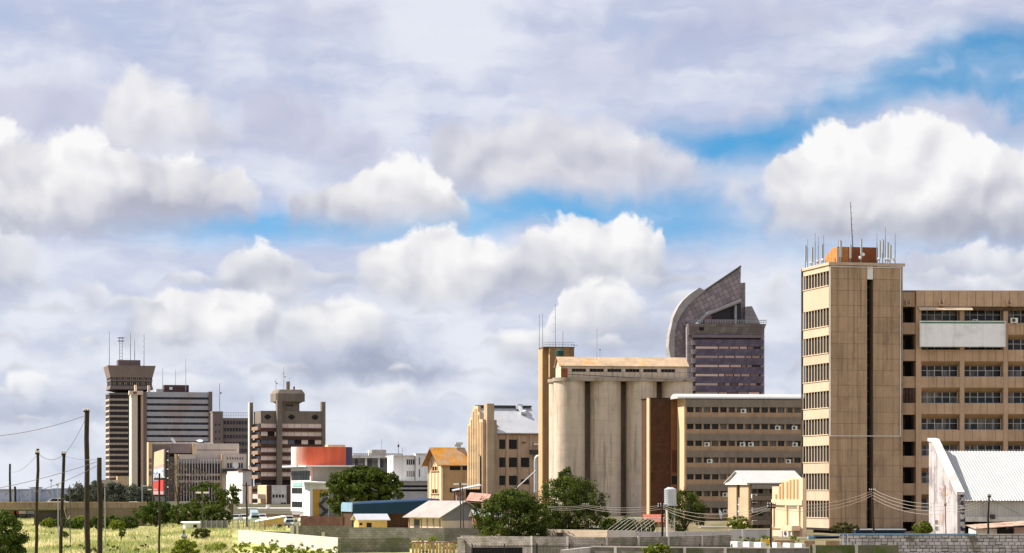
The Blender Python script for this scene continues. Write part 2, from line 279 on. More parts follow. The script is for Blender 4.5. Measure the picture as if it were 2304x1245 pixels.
# ------------------------------------------------------------------ mesh helpers
class MB:
    def __init__(s): s.v = []; s.f = []
    def add(s, vs, fs):
        o = len(s.v); s.v += [tuple(p) for p in vs]; s.f += [tuple(i+o for i in f) for f in fs]; return s
    def box(s, x0, x1, y0, y1, z0, z1):
        return s.add([(x0,y0,z0),(x1,y0,z0),(x1,y1,z0),(x0,y1,z0),(x0,y0,z1),(x1,y0,z1),(x1,y1,z1),(x0,y1,z1)],
                     [(0,3,2,1),(4,5,6,7),(0,1,5,4),(1,2,6,5),(2,3,7,6),(3,0,4,7)])
    def prism(s, poly, y0, y1, axis='y'):
        """polygon of (u, z) pushed along y (or x)"""
        n = len(poly)
        mk = (lambda u, z, d: (u, d, z)) if axis == 'y' else (lambda u, z, d: (d, u, z))
        vs = [mk(u, z, y0) for u, z in poly]+[mk(u, z, y1) for u, z in poly]
        return s.add(vs, [tuple(range(n)), tuple(range(2*n-1, n-1, -1))]+[(i, i+n, (i+1) % n+n, (i+1) % n) for i in range(n)])
    def plan(s, poly, z0, z1, scale=1.0, c=None):
        """polygon of (x, y) pushed up z; the top may be scaled about c"""
        n = len(poly); c = c or (sum(p[0] for p in poly)/n, sum(p[1] for p in poly)/n)
        vs = [(x, y, z0) for x, y in poly]+[(c[0]+(x-c[0])*scale, c[1]+(y-c[1])*scale, z1) for x, y in poly]
        return s.add(vs, [tuple(range(n-1, -1, -1)), tuple(range(n, 2*n))]+[(i, (i+1) % n, (i+1) % n+n, i+n) for i in range(n)])
    def cyl(s, x, y, r, z0, z1, n=24, r1=None):
        r1 = r if r1 is None else r1
        vs = [(x+r*math.cos(2*math.pi*i/n), y+r*math.sin(2*math.pi*i/n), z0) for i in range(n)]+[(x+r1*math.cos(2*math.pi*i/n), y+r1*math.sin(2*math.pi*i/n), z1) for i in range(n)]
        s.add(vs, [(i, (i+1) % n, (i+1) % n+n, i+n) for i in range(n)])
        return s.add(vs[:n], [tuple(range(n-1, -1, -1))]).add(vs[n:], [tuple(range(n))])      # ends on vertices of their own keep the sides round
    def tube(s, pts, r, n=6, r1=None):
        pts = [Vector(p) for p in pts]; rings = []
        for i, p in enumerate(pts):
            d = (pts[min(i+1, len(pts)-1)]-pts[max(i-1, 0)]).normalized()
            a = d.orthogonal().normalized() if i == 0 else (a-d*a.dot(d)).normalized()
            b = d.cross(a); rr = r if r1 is None else r+(r1-r)*i/(len(pts)-1)
            rings.append([p+(a*math.cos(2*math.pi*k/n)+b*math.sin(2*math.pi*k/n))*rr for k in range(n)])
        vs = [v for r_ in rings for v in r_]
        fs = [(i*n+k, i*n+(k+1) % n, (i+1)*n+(k+1) % n, (i+1)*n+k) for i in range(len(pts)-1) for k in range(n)]
        s.add(vs, fs)
        return s.add(vs[:n], [tuple(range(n-1, -1, -1))]).add(vs[-n:], [tuple(range(n))])
    def mesh(s, name, m):
        me = bpy.data.meshes.new(name); me.from_pydata(s.v, [], s.f); me.update()
        if m: me.materials.append(m)
        return me
    def build(s, name, m, parent=None, smooth=False, loc=None):
        me = s.mesh(name, m)
        if smooth:
            for p in me.polygons: p.use_smooth = len(p.vertices) == 4
        return put(name, me, parent, loc)
def put(name, me, parent=None, loc=None, rot=None, scale=None):
    o = bpy.data.objects.new(name, me); COL.objects.link(o)
    if parent: o.parent = parent
    if loc: o.location = loc
    if rot: o.rotation_euler = rot
    if scale: o.scale = scale
    return o
def tag(o, label=None, cat=None, group=None, kind=None):
    if label: o['label'] = label
    if cat: o['category'] = cat
    if group: o['group'] = group
    if kind: o['kind'] = kind
    return o
UNIT = {}
def piece(name, m, x0, x1, y0, y1, z0, z1, parent, bev=0.0):
    """one box-shaped piece sharing a mesh with all pieces of its size"""
    key = (m.name, round(x1-x0, 2), round(y1-y0, 2), round(z1-z0, 2), bev)
    if key not in UNIT:
        w, d, h = (x1-x0)/2, (y1-y0)/2, (z1-z0)/2
        b = MB()
        if bev:
            e = bev
            b.add([(-w,-d+e,-h),(w,-d+e,-h),(w,-d+e,h),(-w,-d+e,h),(-w+e,-d,-h+e),(w-e,-d,-h+e),(w-e,-d,h-e),(-w+e,-d,h-e),(-w,d,-h),(w,d,-h),(w,d,h),(-w,d,h)],
                  [(4,5,6,7),(0,1,5,4),(1,2,6,5),(2,3,7,6),(3,0,4,7),(0,8,9,1),(1,9,10,2),(2,10,11,3),(3,11,8,0)])
        else: b.box(-w, w, -d, d, -h, h)
        UNIT[key] = b.mesh(name, m)
    o = Vector((0, 0, 0)) if parent.type == 'EMPTY' else parent.location      # a sub-part is placed from its part
    return put(name, UNIT[key], parent, ((x0+x1)/2-o.x, (y0+y1)/2-o.y, (z0+z1)/2-o.z))
def at(px, py, Y): return Vector(((px-CXP)/F*Y, Y, H+(HY-py)/F*Y))
def gy(py): return F*H/(py-HY)                       # distance at which flat ground shows at row py

class Bld:
    """a thing that stands on the ground: Empty at its front left corner; local x along the front, y back, z up"""
    def __init__(s, name, label, cat, px, Y, rot=0, group=None, z=0):
        s.X0, s.Y0, s.a, s.z = (px-CXP)/F*Y, Y, R(rot), z
        s.e = bpy.data.objects.new(name, None); COL.objects.link(s.e)
        s.e.location = (s.X0, Y, z); s.e.rotation_euler = (0, 0, s.a); s.e.empty_display_size = .5
        tag(s.e, label, cat, group); s.c, s.s = math.cos(s.a), math.sin(s.a)
    def x(s, px, y=0):                                # local x where the sight line of px meets the plane at depth y
        k = (px-CXP)/F
        return (k*(s.Y0+y*s.c)-s.X0+y*s.s)/(s.c-k*s.s)
    def y(s, px, x=0):                                # local depth where the sight line of px meets the side plane at x
        k = (px-CXP)/F
        return (s.X0+x*s.c-k*(s.Y0+x*s.s))/(s.s+k*s.c)
    def h(s, py, x=0, y=0):                           # local height of row py over local point (x, y)
        return H+(HY-py)/F*(s.Y0+x*s.s+y*s.c)-s.z
    def part(s, name, mb, m, smooth=False, parent=None): return mb.build(name, m, parent or s.e, smooth)
    def box(s, name, m, x0, x1, y0, y1, z0, z1, parent=None): return MB().box(x0, x1, y0, y1, z0, z1).build(name, m, parent or s.e)
    def pc(s, name, m, x0, x1, y0, y1, z0, z1, parent=None, bev=0.0): return piece(name, m, x0, x1, y0, y1, z0, z1, parent or s.e, bev)
def single(name, mb, m, label, cat, group=None, smooth=False, loc=None):
    return tag(mb.build(name, m, None, smooth, loc), label, cat, group)

# ------------------------------------------------------------------ palette
M_tan = mat('tan_concrete', (.43, .3, .195), .9, .2, .3, .3, .05, .2, .08, runs=.75, col2=(.3, .205, .135), c2scale=.3, c2lo=.5, c2hi=.7)
M_tanlit = mat('pale_sunlit_panel', (.5, .385, .28), .85, .1, .5, .12, .03)  # paler copy of the tan concrete, sunlight put into the colour
M_wing = mat('sandstone_panel', runs=.35, col=(.5, .345, .23), rough=.9, var=.16, scale=.5, streak=.16, rnd=.06, bump=.2, fine=.07)
M_dark = mat('dark_interior', (.02, .018, .016), .9, .2)
M_fin = mat('cream_fin', (.55, .43, .31), .7, .08)
M_white = mat('white_paint', (.75, .74, .72), .7, .08, .8, .12)
M_offwhite = mat('dirty_white_paint', (.66, .63, .59), .8, .14, .5, .3, col2=(.5, .45, .42), c2scale=.6)
M_gal = mat('galvanised_metal', (.55, .57, .6), .4, .12, .6, .12, metal=.5)
M_whitemetal = mat('white_sheet_roof', (.43, .43, .425), .55, .06, .5, .06)
M_rust = mat('rusty_roof_sheet', (.40, .29, .19), .9, .25, .6, .2, col2=(.52, .26, .06), c2scale=.28, c2lo=.56, c2hi=.68, fine=.15)
M_rustred = mat('rust_red_roof_sheet', (.32, .16, .11), .9, .25, .9, .2, col2=(.4, .33, .28), c2scale=.8)
M_redbrick = mat('red_brick', (.24, .075, .03), .9, .25, 1.5, .1, fine=.2)
M_brownbrick = brickmat('brown_brick', (.07, .033, .02), (.1, .046, .025), (.05, .03, .022), .3, .1, .014, var=.35)
M_tanbrick = mat('tan_brick_band', runs=.35, col=(.39, .26, .165), rough=.9, var=.15, scale=.8, streak=.12, fine=.12)
M_greyband = mat('grey_brown_sunshade', runs=.35, col=(.22, .182, .148), rough=.9, var=.14, scale=.8, streak=.15, fine=.12)
M_peach = mat('peach_render', (.78, .58, .39), .85, .1, .6, .15)
M_orange = mat('orange_flute', (.55, .29, .11), .85, .1)
M_cream = mat('cream_render', runs=.25, col=(.6, .44, .26), rough=.85, var=.12, scale=.5, streak=.22, fine=.06)
M_creamfront = mat('ochre_render', (.5, .31, .15), .88, .16, .5, .25, fine=.08)
M_pink = mat('pinkish_tan_render', runs=.35, col=(.5, .345, .235), rough=.9, var=.14, scale=.5, streak=.28, fine=.08)
M_silo = mat('silo_concrete', (.58, .475, .37), .92, .1, .5, .3, 0, .15, .08, runs=.8, rings=.6, col2=(.48, .4, .32), c2scale=.22, c2lo=.5, c2hi=.68)
M_silotower = mat('shaded_ochre_concrete', (.24, .145, .07), .9, .18, .4, .3)  # front shade put into the colour, darker than the lit ribs
M_joint = mat('dark_joint', (.2, .145, .1), .95, .2)
M_metaldark = mat('dark_steel', (.05, .048, .046), .6, .15)
M_metalgrey = mat('grey_steel', (.3, .31, .32), .5, .15, metal=.4)
M_antenna = mat('antenna_housing', (.42, .43, .42), .6, .06)
M_wood = mat('creosoted_timber', (.028, .019, .014), .9, .35, 2, .3)
M_wire = mat('wire', (.12, .11, .11), .6, 0)
M_wirepale = mat('bare_aluminium_wire', (.3, .27, .23), .5, 0)
M_ac = mat('air_conditioner_casing', (.72, .71, .67), .6, .08)
M_fan = mat('fan_grille', (.06, .06, .06), .7, 0)
M_frame = mat('window_frame_paint', (.75, .74, .71), .6, .08)
M_framedark = mat('dark_window_frame', (.1, .085, .07), .7, .1)
M_glass = glass('window_glass', curt=(.22, .2, .18))
M_glassdark = glass('dark_window_glass', (.012, .012, .013), .25, spec=.12)
M_glassfar = glass('far_window_glass', (.035, .035, .045), .3, .5)
M_plaster = mat('grey_plastered_wall', (.24, .215, .18), .92, .25, .8, .3, fine=.15, col2=(.12, .13, .07), c2scale=.7)
M_blockgrey = mat('concrete_block', (.52, .48, .47), .92, .2, 2.5, 0, .28, .3, .12, col2=(.22, .2, .16), c2scale=.35, c2lo=.53, c2hi=.62)
M_mortar = mat('mortar', (.15, .135, .11), .95, .3, 1.2)
M_wallbrick = brickmat('grey_brick_wall', (.42, .37, .34), (.32, .28, .245), (.15, .135, .115), .3, .115, .016, dirt=(.14, .14, .09))
M_wallgrey = brickmat('dark_grey_block_wall', (.2, .185, .16), (.14, .135, .115), (.105, .1, .085), .4, .2, .02, dirt=(.09, .1, .06))
M_wallcream = mat('limewashed_pier', (.55, .51, .46), .9, .12, .9, .25, fine=.08, col2=(.45, .4, .34), c2scale=.9)
M_fieldwall = brickmat('limewashed_blocks', (.56, .52, .47), (.5, .465, .42), (.42, .385, .34), .42, .21, .02, var=.12, dirt=(.48, .43, .36))
M_lav = mat('pale_precast_panel', (.52, .49, .49), .9, .1, .9, .2, .04)
M_blue = mat('blue_sheet_cladding', (.013, .038, .082), .6, .15, .5, .1, spec=.12)
M_bluelight = mat('pale_blue_sheet', (.2, .33, .45), .5, .12)
M_yellow = mat('ochre_yellow_render', (.58, .38, .16), .88, .12, .7, .2)
M_concgrey = mat('grey_concrete', (.3, .28, .26), .9, .14, .5, .25, fine=.08)
M_bark = mat('bark', (.09, .065, .045), .95, .3, 3)

# ------------------------------------------------------------------ ground
def ground():
    m = bpy.data.materials.new('grassland'); m.use_nodes = True; nt = m.node_tree; nt.nodes.clear(); q = G(nt)
    pos = q.n('ShaderNodeNewGeometry').outputs['Position']
    x, y, z = q.xyz(pos)
    pv = q.comb(q.math('MULTIPLY', x, 1.0), q.math('MULTIPLY', y, .4), 0)
    c = q.mix(q.smooth(q.noise(pv, .16, 5, .65), .36, .66), (.34, .38, .1, 1), (.64, .57, .28, 1))
    c = q.mix(q.smooth(q.noise(pv, .33, 4, .6), .5, .66, 0, .8), c, (.2, .25, .05, 1))
    c = q.mix(q.smooth(q.noise(pv, .07, 4, .6), .58, .66, 0, .85), c, (.62, .52, .36, 1))
    c = q.mix(1, c, q.smooth(q.noise(pos, 5, 3, .7), .25, .75, .7, 1.3, 'LINEAR'), 'MULTIPLY')
    c = q.mix(q.smooth(x, -9, -2), c, q.mix(q.smooth(q.noise(pos, .3, 4, .6), .4, .6), (.26, .2, .14, 1), (.14, .14, .06, 1)))
    c = q.mix(q.smooth(y, 400, 470), c, q.mix(q.smooth(q.noise(pos, .05, 4, .6), .4, .6), (.1, .1, .06, 1), (.16, .14, .11, 1)))
    b = q.n('ShaderNodeBsdfDiffuse'); q.put(b.inputs[0], c); b.inputs[1].default_value = 1
    o = q.n('ShaderNodeOutputMaterial'); nt.links.new(b.outputs[0], o.inputs[0])
    # one sheet to the horizon, finely divided and gently uneven where it is seen
    xs = [-9000, -2000, -500, -200]+[-110+i*5 for i in range(45)]+[200, 500, 2000, 9000]
    ys = [-300, 0, 60]+[120+i*6 for i in range(66)]+[600, 900, 1500, 4000, 12000]
    rnd = random.Random(3); vs = []
    for yy in ys:
        for xx in xs:
            zz = 0
            if -110 < xx < 110 and 120 < yy < 510: zz = rnd.uniform(-.07, .07)
            vs.append((xx, yy, zz))
    n = len(xs)
    fs = [(j*n+i, j*n+i+1, (j+1)*n+i+1, (j+1)*n+i) for j in range(len(ys)-1) for i in range(n-1)]
    tag(MB().add(vs, fs).build('ground', m), kind='structure')
ground()

def cols(b, pxs, y=0): return [b.x(p, y) for p in pxs]

# ------------------------------------------------------------------ concrete tower on the right
T = Bld('concrete_tower', 'tall tan concrete tower with dark vertical slot and roof antennas, at the right', 'building', 1866, 290, 13)
tw, td = T.x(2031.5), T.y(1804)
tz = lambda py: T.h(py)
zt, zb = tz(591), tz(1189)
slot0, slot1 = T.x(1951), T.x(1965)
core = MB().box(.35, slot0, .12, td-.3, zb, zt-.3).box(slot1, tw-.06, .12, td-.3, zb, zt-.3).box(slot0, slot1, 1.4, td-.4, zb, zt-.35)
T.part('wall', core, M_joint)
T.box('plinth', M_brownbrick, 1.0, tw-.6, 2.2, td-1, 0, zb)
T.box('soffit', M_dark, .05, tw-.05, .1, td-.2, zb-.25, zb-.002)
cpx = [1866.5, 1885.5, 1908, 1930, 1951]; cpx2 = [1965, 1987, 2009.5, 2031.5]
rows = [597, 627]; y_ = 627
while y_ < 1170:
    rows += [y_+26, y_+60]; y_ += 60
rows = [r for r in rows if r < 1180]+[1189]
for cl in (cpx, cpx2):
    xs = cols(T, cl)
    for i in range(len(xs)-1):
        for j in range(len(rows)-1):
            T.pc('panel', M_tan, xs[i]+.01, xs[i+1]-.01, 0, .12, tz(rows[j+1])+.01, tz(rows[j])-.01, bev=.01)
sw = T.box('stair_window', M_glassdark, slot0+.02, slot1-.02, 1.2, 1.3, zb, tz(628))
for j in range(19):
    zz = zb+(j+.5)*(tz(628)-zb)/19
    T.pc('transom', M_framedark, 0, slot1-slot0, -.08, .0, 0, .12, sw).location = ((slot0+slot1)/2, 1.15, zz)
T.box('white_panel', M_white, slot0+.03, slot1-.03, .03, .2, tz(627), tz(598))
T.box('cornice', M_tanlit, -.12, tw+.2, -.18, .12, tz(596.5), tz(590))
T.box('side_cornice', M_tanlit, -.12, .1, .12, td, tz(596.5), tz(590)-.003)
pf = MB(); xl, xr, z0, z1 = T.x(1867.5), T.x(2025), tz(981), tz(600)
for a_, b_ in (((xl, z0), (xl, z1)), ((xl, z1), (xr, z1)), ((xr, z1), (xr, z0)), ((xr, z0), (xl, z0))):
    pf.tube([(a_[0], -.08, a_[1]), (b_[0], -.08, b_[1])], .045, 6)
T.part('conduit', pf, M_white)
# left side with nine window bands
bands = [(609, 643), (692, 734), (754, 795), (816, 857), (879, 918), (941, 979), (1002, 1041), (1065, 1104), (1127, 1167)]
edges = [596.5]+[v for b in bands for v in b]+[1189]
for j in range(0, len(edges), 2):
    T.pc('spandrel', M_tanlit, .0, .34, .16, td-.15, tz(edges[j+1]), tz(edges[j]))
T.box('corner_strip', M_tan, -.004, .35, 0.122, .16, zb, tz(597))
T.box('edge_strip', M_framedark, -.03, .15, td-.15, td-.02, zb, tz(597))
for k, (a_, b_) in enumerate(bands):
    z0, z1 = tz(b_), tz(a_)
    wn = T.box('window_band', M_dark, .22, .3, .2, td-.2, z0, z1)
    n = 9
    for i in range(n+1):
        yy = .2+(td-.45)*i/n
        T.pc('fin', M_fin, .04, .08, yy-.07, yy+.07, z0, z1, wn)
    T.pc('sill', M_fin, -.07, .118, .2, td-.2, z0, z0+.09, wn)
T.part('drainpipe', MB().tube([(-.1, td-.35, zb), (-.1, td-.35, zt)], .09, 6), M_metaldark)
# penthouse
ph = MB(); px0, px1 = T.x(1909, 3), T.x(1975, 3)
ph.box(px0, px1, 3, 7, zt-.3, tz(549))
T.part('penthouse', ph, M_redbrick)
pb = MB(); pb.prism([(3.0, zt-.2), (3.0, tz(549)), (4.5, tz(549)), (7, tz(565)), (7, zt-.2)], px0-1.3, px0-.002, 'x'); T.part('penthouse_annex', pb, mat('orange_brick', (.5, .2, .06), .9, .2, 1.5))
T.box('roof_slab', M_concgrey, .15, tw-.15, .15, td-.4, zt-.5, zt-.3)

def antenna(pxb, pyb, pyt, depth, label, kind='panel', dish=0, hgt=None, w=4):
    """mast on the tower roof with a panel, dish or whip"""
    x = T.x(pxb, depth); o = Vector((T.X0+x*T.c-depth*T.s, T.Y0+x*T.s+depth*T.c, 0))
    zt_ = H+(HY-pyt)/F*o.y; z0_ = tz(590)-.3 if pyb is None else H+(HY-pyb)/F*o.y
    e = bpy.data.objects.new('roof_antenna', None); COL.objects.link(e); e.location = (o.x, o.y, z0_); e.rotation_euler = (0, 0, T.a)
    tag(e, label, 'antenna', 'antennas on the concrete tower')
    L = zt_-z0_
    MB().tube([(0, 0, 0), (0, 0, L)], .05, 6).box(-.2, .2, -.2, .2, 0, .05).build('pole', M_metalgrey, e)
    if kind == 'panel': MB().box(-w*.023, w*.023, -.2, -.08, L*.36, L*.98).build('panel', M_antenna, e)
    if kind == 'whip': MB().tube([(0, 0, L-.02), (.02, 0, L+.9)], .018, 4).build('whip', M_metaldark, e)
    for i in range(dish):
        d = MB(); d.cyl(0, 0, .2, 0, .09, 14, .08)
        q = d.build('dish', M_white, e); q.location = (-.16+.36*i, -.2, L*(.3+.12*i)); q.rotation_euler = (R(90), 0, 0)
    return e
A = [(1812, 552, 8.6, 'panel', 0, 'leftmost slim panel antenna on the tower roof edge'), (1817, 556, 8.3, 'whip', 0, 'thin whip antenna just right of the leftmost panel antenna'),
     (1827, 556, 7.5, 'panel', 1, 'short panel antenna with round dish near the left roof edge'), (1834, 544, 6.6, 'whip', 0, 'taller dark pole with whip, in the middle of the left antenna cluster'),
     (1841, 552, 5.6, 'whip', 1, 'dark pole with low white dish in the left antenna cluster'), (1849, 550, 4.4, 'panel', 0, 'panel antenna second from the right of the left cluster'), (1853, 548, 3.6, 'whip', 1, 'pole with grey box dish ending the left antenna cluster'),
     (1891, 541, 2.0, 'panel', 0, 'tall cream panel antenna left of the red brick penthouse'), (1887, 558, 2.4, 'whip', 0, 'short pole beside the tall cream panel antenna'),
     (1913, 550, 1.4, 'panel', 0, 'small panel antenna in front of the penthouse corner'), (1937, 537, .9, 'panel', 2, 'panel antenna with two white dishes in front of the red penthouse'),
     (1973, 545, 2.4, 'whip', 0, 'thin pole at the right edge of the red penthouse'), (1979, 541, 2.0, 'panel', 1, 'first pale panel antenna right of the penthouse'),
     (1986, 539, 3.0, 'panel', 0, 'second pale panel antenna right of the penthouse'), (1992, 529, 1.6, 'whip', 0, 'tallest dark pole in the right antenna cluster'),
     (1997, 545, 1.2, 'panel', 1, 'broad panel antenna in the middle of the right cluster'), (2003, 551, 1.8, 'panel', 1, 'low panel antenna with bracket at the end of the right cluster'), (2014, 544, 1.4, 'whip', 1, 'lone pole with white dish at the right roof corner')]
for px, pt, dp, kind, ds, lb in A: antenna(px, None, pt, dp, lb, kind, ds, w=5 if 'broad' in lb or 'tall' in lb else 4)
mx = MB(); mo = T.x(1919, 4.5)
lm = bpy.data.objects.new('lattice_mast', None); COL.objects.link(lm); lm.parent = None
wp = Vector((T.X0+mo*T.c-4.5*T.s, T.Y0+mo*T.s+4.5*T.c, tz(549))); lm.location = wp; tag(lm, 'tall leaning mast with short rungs on the red brick penthouse', 'mast')
top = at(1913.5, 455, wp.y)-wp
MB().tube([(0, 0, 0), top*.5+Vector((-.02, 0, 0)), top], .055, 6, .03).build('pole', M_metaldark, lm)
for i in range(6): MB().tube([top*(.25+.13*i), top*(.25+.13*i)+Vector((.16, 0, .0))], .025, 5).build('rung', M_metalgrey, lm)

# ------------------------------------------------------------------ wing of the tower with deep windows
Wn = Bld('office_wing', 'long tan concrete office wing with deep windows beside the tall tower', 'building', 2032.5, 293, 1.5)
wx = lambda p: Wn.x(p)
wz = lambda p: Wn.h(p)
BAYS = [(2073, 2160), (2170, 2258), (2268, 2355), (2366, 2453)]
RIGHT = 2462
REC = [(692, 726), (753, 786.5), (813, 847), (872.5, 907), (932, 967), (993, 1026), (1053, 1088), (1113, 1148), (1174, 1196)]
Wn.box('wall', M_joint, wx(2033)-1.2, wx(RIGHT), 3.2, 14, 0, wz(655))
Wn.box('roof_slab', M_concgrey, wx(2033)-1.2, wx(RIGHT), .3, 14, wz(655)+.002, wz(653))
pil = [(2061, 2073)]+[(2160, 2170), (2258, 2268), (2355, 2366), (2453, 2462)]
for a_, b_ in pil: Wn.pc('pillar', M_wing, wx(a_), wx(b_), 0, 1.7, 0, wz(689))
ey = [689]+[v for r in REC for v in r]+[1198]
# parapet panels
pp = [2033, 2061]+[2061+i*19.1 for i in range(1, 22)]
for i in range(len(pp)-1):
    Wn.pc('parapet_panel', M_wing, wx(pp[i])+.015, wx(pp[i+1])-.015, -.12 if i else .4, .3 if i else .8, wz(690), wz(653.5 if i else 656), bev=.012)
Wn.box('parapet_back', M_joint, wx(2062), wx(RIGHT)-.05, .3, .5, wz(690), wz(655))
for px in (2044, 2117, 2269):
    sp = MB().box(-.28, -.18, -.35, 0, 0, .62).box(.18, .28, -.35, 0, 0, .62).box(-.18, .18, -.35, 0, 0, .1)
    Wn.part('spout', sp, M_tanlit).location = (wx(px), -.12 if px > 2061 else .4, wz(688))
# broken sunshade over the top windows
sh = MB(); sh.prism([(-.85, wz(699)), (-.85, wz(697.5)), (0, wz(690.5)), (0, wz(699))], wx(2066), wx(2186), 'x'); Wn.part('sunshade', sh, mat('pale_sunshade_concrete', (.6, .47, .33), .85, .12, .8, .2))
jag = MB(); rj = random.Random(5); xx = wx(2187)
while xx < wx(2400):
    w_ = rj.uniform(.25, .6); jag.prism([(-rj.uniform(.1, .35), wz(699)+rj.uniform(-.05, .1)), (-.15, wz(692)), (0, wz(691)), (0, wz(700))], xx, xx+w_, 'x'); xx += w_
Wn.part('broken_ledge', jag, mat('exposed_rubble', (.1, .06, .035), .95, .4, 3))
for r_, (a_, b_) in enumerate(REC):
    z1, z0 = wz(a_), wz(b_)
    # narrow open bay at the left
    Wn.pc('balcony_wall', M_wing, wx(2033), wx(2061), .35, .5, z0-(wz(a_)-wz(b_))*.76, z0)
    bw = Wn.pc('balcony_opening', M_dark, wx(2033)+.01, wx(2061)-.01, 2.8, 2.9, z0, z1)
    if r_ == 3:
        for i in range(9): Wn.pc('bar', M_rustred, wx(2034)+i*.16, wx(2034)+i*.16+.03, .5, .53, z0, z1, bw)
    else: Wn.pc('door', M_framedark, wx(2036), wx(2045), 2.7, 2.79, z0, z1-.4, bw)
    for k, (p0, p1) in enumerate(BAYS):
        x0, x1 = wx(p0), wx(p1)
        if a_ > 1150: continue
        # spandrel panels under the window
        nxt = REC[r_+1][0] if r_+1 < len(REC) else 1198
        n = 5
        for i in range(n):
            Wn.pc('panel', M_wing, x0+(x1-x0)*i/n+.012, x0+(x1-x0)*(i+1)/n-.012, .02, .2, wz(nxt)+.02, z0-.03, bev=.012)
        Wn.box('spandrel_back', M_joint, x0, x1, .2, .5, wz(nxt)+.01, z0-.02)
        hd = MB().prism([(.05, z1), (1.45, z1-.5), (1.45, z1+.02), (.05, z1+.02)], x0, x1, 'x')
        if r_ > 0: Wn.part('hood', hd, M_wing)
        win = Wn.box('window', M_frame, x0, x1, 1.42, 1.5, z0-.02, z0+.05)
        zh = z1-(.45 if r_ else .02); zm = z0+(zh-z0)*.55
        for i in range(n+1):
            xm = x0+.03+(x1-x0-.06)*i/n
            Wn.pc('mullion', M_frame, xm-.03, xm+.03, 1.36, 1.42, z0+.05, zh, win)
        Wn.pc('transom', M_frame, x0, x1, 1.37, 1.41, zm, zm+.05, win)
        for i in range(n):
            for za, zc in ((z0+.05, zm), (zm+.05, zh)):
                Wn.pc('pane', M_glass, x0+.03+(x1-x0-.06)*i/n+.03, x0+.03+(x1-x0-.06)*(i+1)/n-.03, 1.425, 1.44, za, zc, win)
        Wn.box('room', M_dark, x0, x1, 1.6, 3.1, z0-.3, z1)

def aircon(b, x, y, z, w=.85, h=.6, d=.35, rot=0, parent=None):
    e = MB().box(-w/2, w/2, -d, 0, 0, h).box(-w*.4, -w*.3, -d, -d*.6, -.06, 0).box(w*.3, w*.4, -d, -d*.6, -.06, 0).build('air_conditioner', M_ac, b.e, loc=(x, y, z))
    MB().cyl(0, 0, h*.36, 0, .03, 14).build('fan_grille', M_fan, e).location = (-w*.1, -d, h*.5)
    e.children[0].rotation_euler = (R(90), 0, 0)
    return e
aircon(Wn, wx(2281), 0, wz(726.5), 16*.0488, 11*.0488)
aircon(Wn, wx(2197), .9, wz(726), .6, .4)

# blank white sign
SB = Bld('sign_board', 'large blank weathered white sign with green stripe on the office wing', 'sign', 2069, 292.2, 1.5, z=0)
sx1, sz0, sz1 = SB.x(2263), SB.h(781), SB.h(722)
SB.box('board', mat('weathered_white_vinyl', (.86, .86, .88), .5, .08, .7, .25, col2=(.62, .63, .67), c2scale=.35, c2lo=.5, c2hi=.7), .08, sx1-.08, 0, .3, sz0+.08, sz1-.08)
SB.box('green_stripe', mat('green_stripe', (.03, .16, .08), .6, .2), .1, sx1-.1, -.012, -.002, SB.h(728), SB.h(725))
fr = MB().box(0, sx1, -.04, .32, sz0, sz0+.078).box(0, sx1, -.04, .32, sz1-.078, sz1).box(0, .078, -.04, .32, sz0+.078, sz1-.078).box(sx1-.078, sx1, -.04, .32, sz0+.078, sz1-.078)
SB.part('frame', fr, M_offwhite)
for i in range(6): SB.box('bracket', M_metaldark, sx1*(i+.5)/6-.05, sx1*(i+.5)/6+.05, .32, .9, sz0+.2, sz0+.3)

# ------------------------------------------------------------------ long brown office block
O = Bld('brown_office_block', 'long brown six storey office block with banded windows left of the tall tower', 'building', 1543, 400, 9)
ow = O.x(1830); oz = lambda p: O.h(p)
ox = lambda p: O.x(p)
od = O.y(1527)
O.box('wall', M_tanbrick, .0, ow, .55, 12, 0, oz(897))
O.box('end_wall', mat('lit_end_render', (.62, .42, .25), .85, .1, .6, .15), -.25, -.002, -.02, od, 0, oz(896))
nwin = 14; wpit = (ox(1804)-ox(1544))/nwin
rw = random.Random(11)
for r_ in range(7):
    w1_, w0_ = oz(916+37.8*r_), oz(928+37.8*r_)
    g1_ = oz(897.5 if r_ == 0 else 939.5+37.8*(r_-1))
    O.pc('sunshade', M_greyband, 0, ow, -.22, .1, w1_, g1_)
    O.pc('sunshade_top', M_greyband, 0, ow, .1, .55, g1_-.12, g1_)
    O.pc('spandrel', M_tanbrick, .002, ow, .02, .5, oz(939.5+37.8*r_), w0_)
    nn = int(ow/wpit)
    for i in range(nn):
        x0 = ox(1544)+i*wpit
        win = O.pc('window', M_glass, x0+.14, x0+wpit-.14, .42, .5, w0_, w1_)
        O.pc('frame', M_framedark, x0+wpit*.5-.02, x0+wpit*.5+.02, .38, .415, w0_, w1_, win)
        O.pc('pier', M_tanbrick, x0-.138, x0+.138, .05, .5, w0_, w1_)
for px, r_ in ((1673, 0), (1750, 1), (1788, 1), (1591, 2), (1671, 2), (1690, 2), (1789, 2), (1597, 3), (1774, 3), (1632, 5), (1576, 6), (1633, 6)):
    aircon(O, ox(px), .42, oz(929+37.8*r_), 12*.067, 9*.067, .45)
va = MB(); n = 12; rr = oz(885)-oz(896.5)
poly = [(2.6-2.6*math.cos(math.pi*i/n), oz(896.8)+rr*math.sin(math.pi*i/n)) for i in range(n+1)]
va.prism([(p[0]-.3, p[1]) for p in poly], -1.3, ow, 'x'); O.part('vaulted_roof', va, M_whitemetal)
O.box('gutter', M_brownbrick, -.1, ow, -.28, -.02, oz(898.5), oz(896.9))
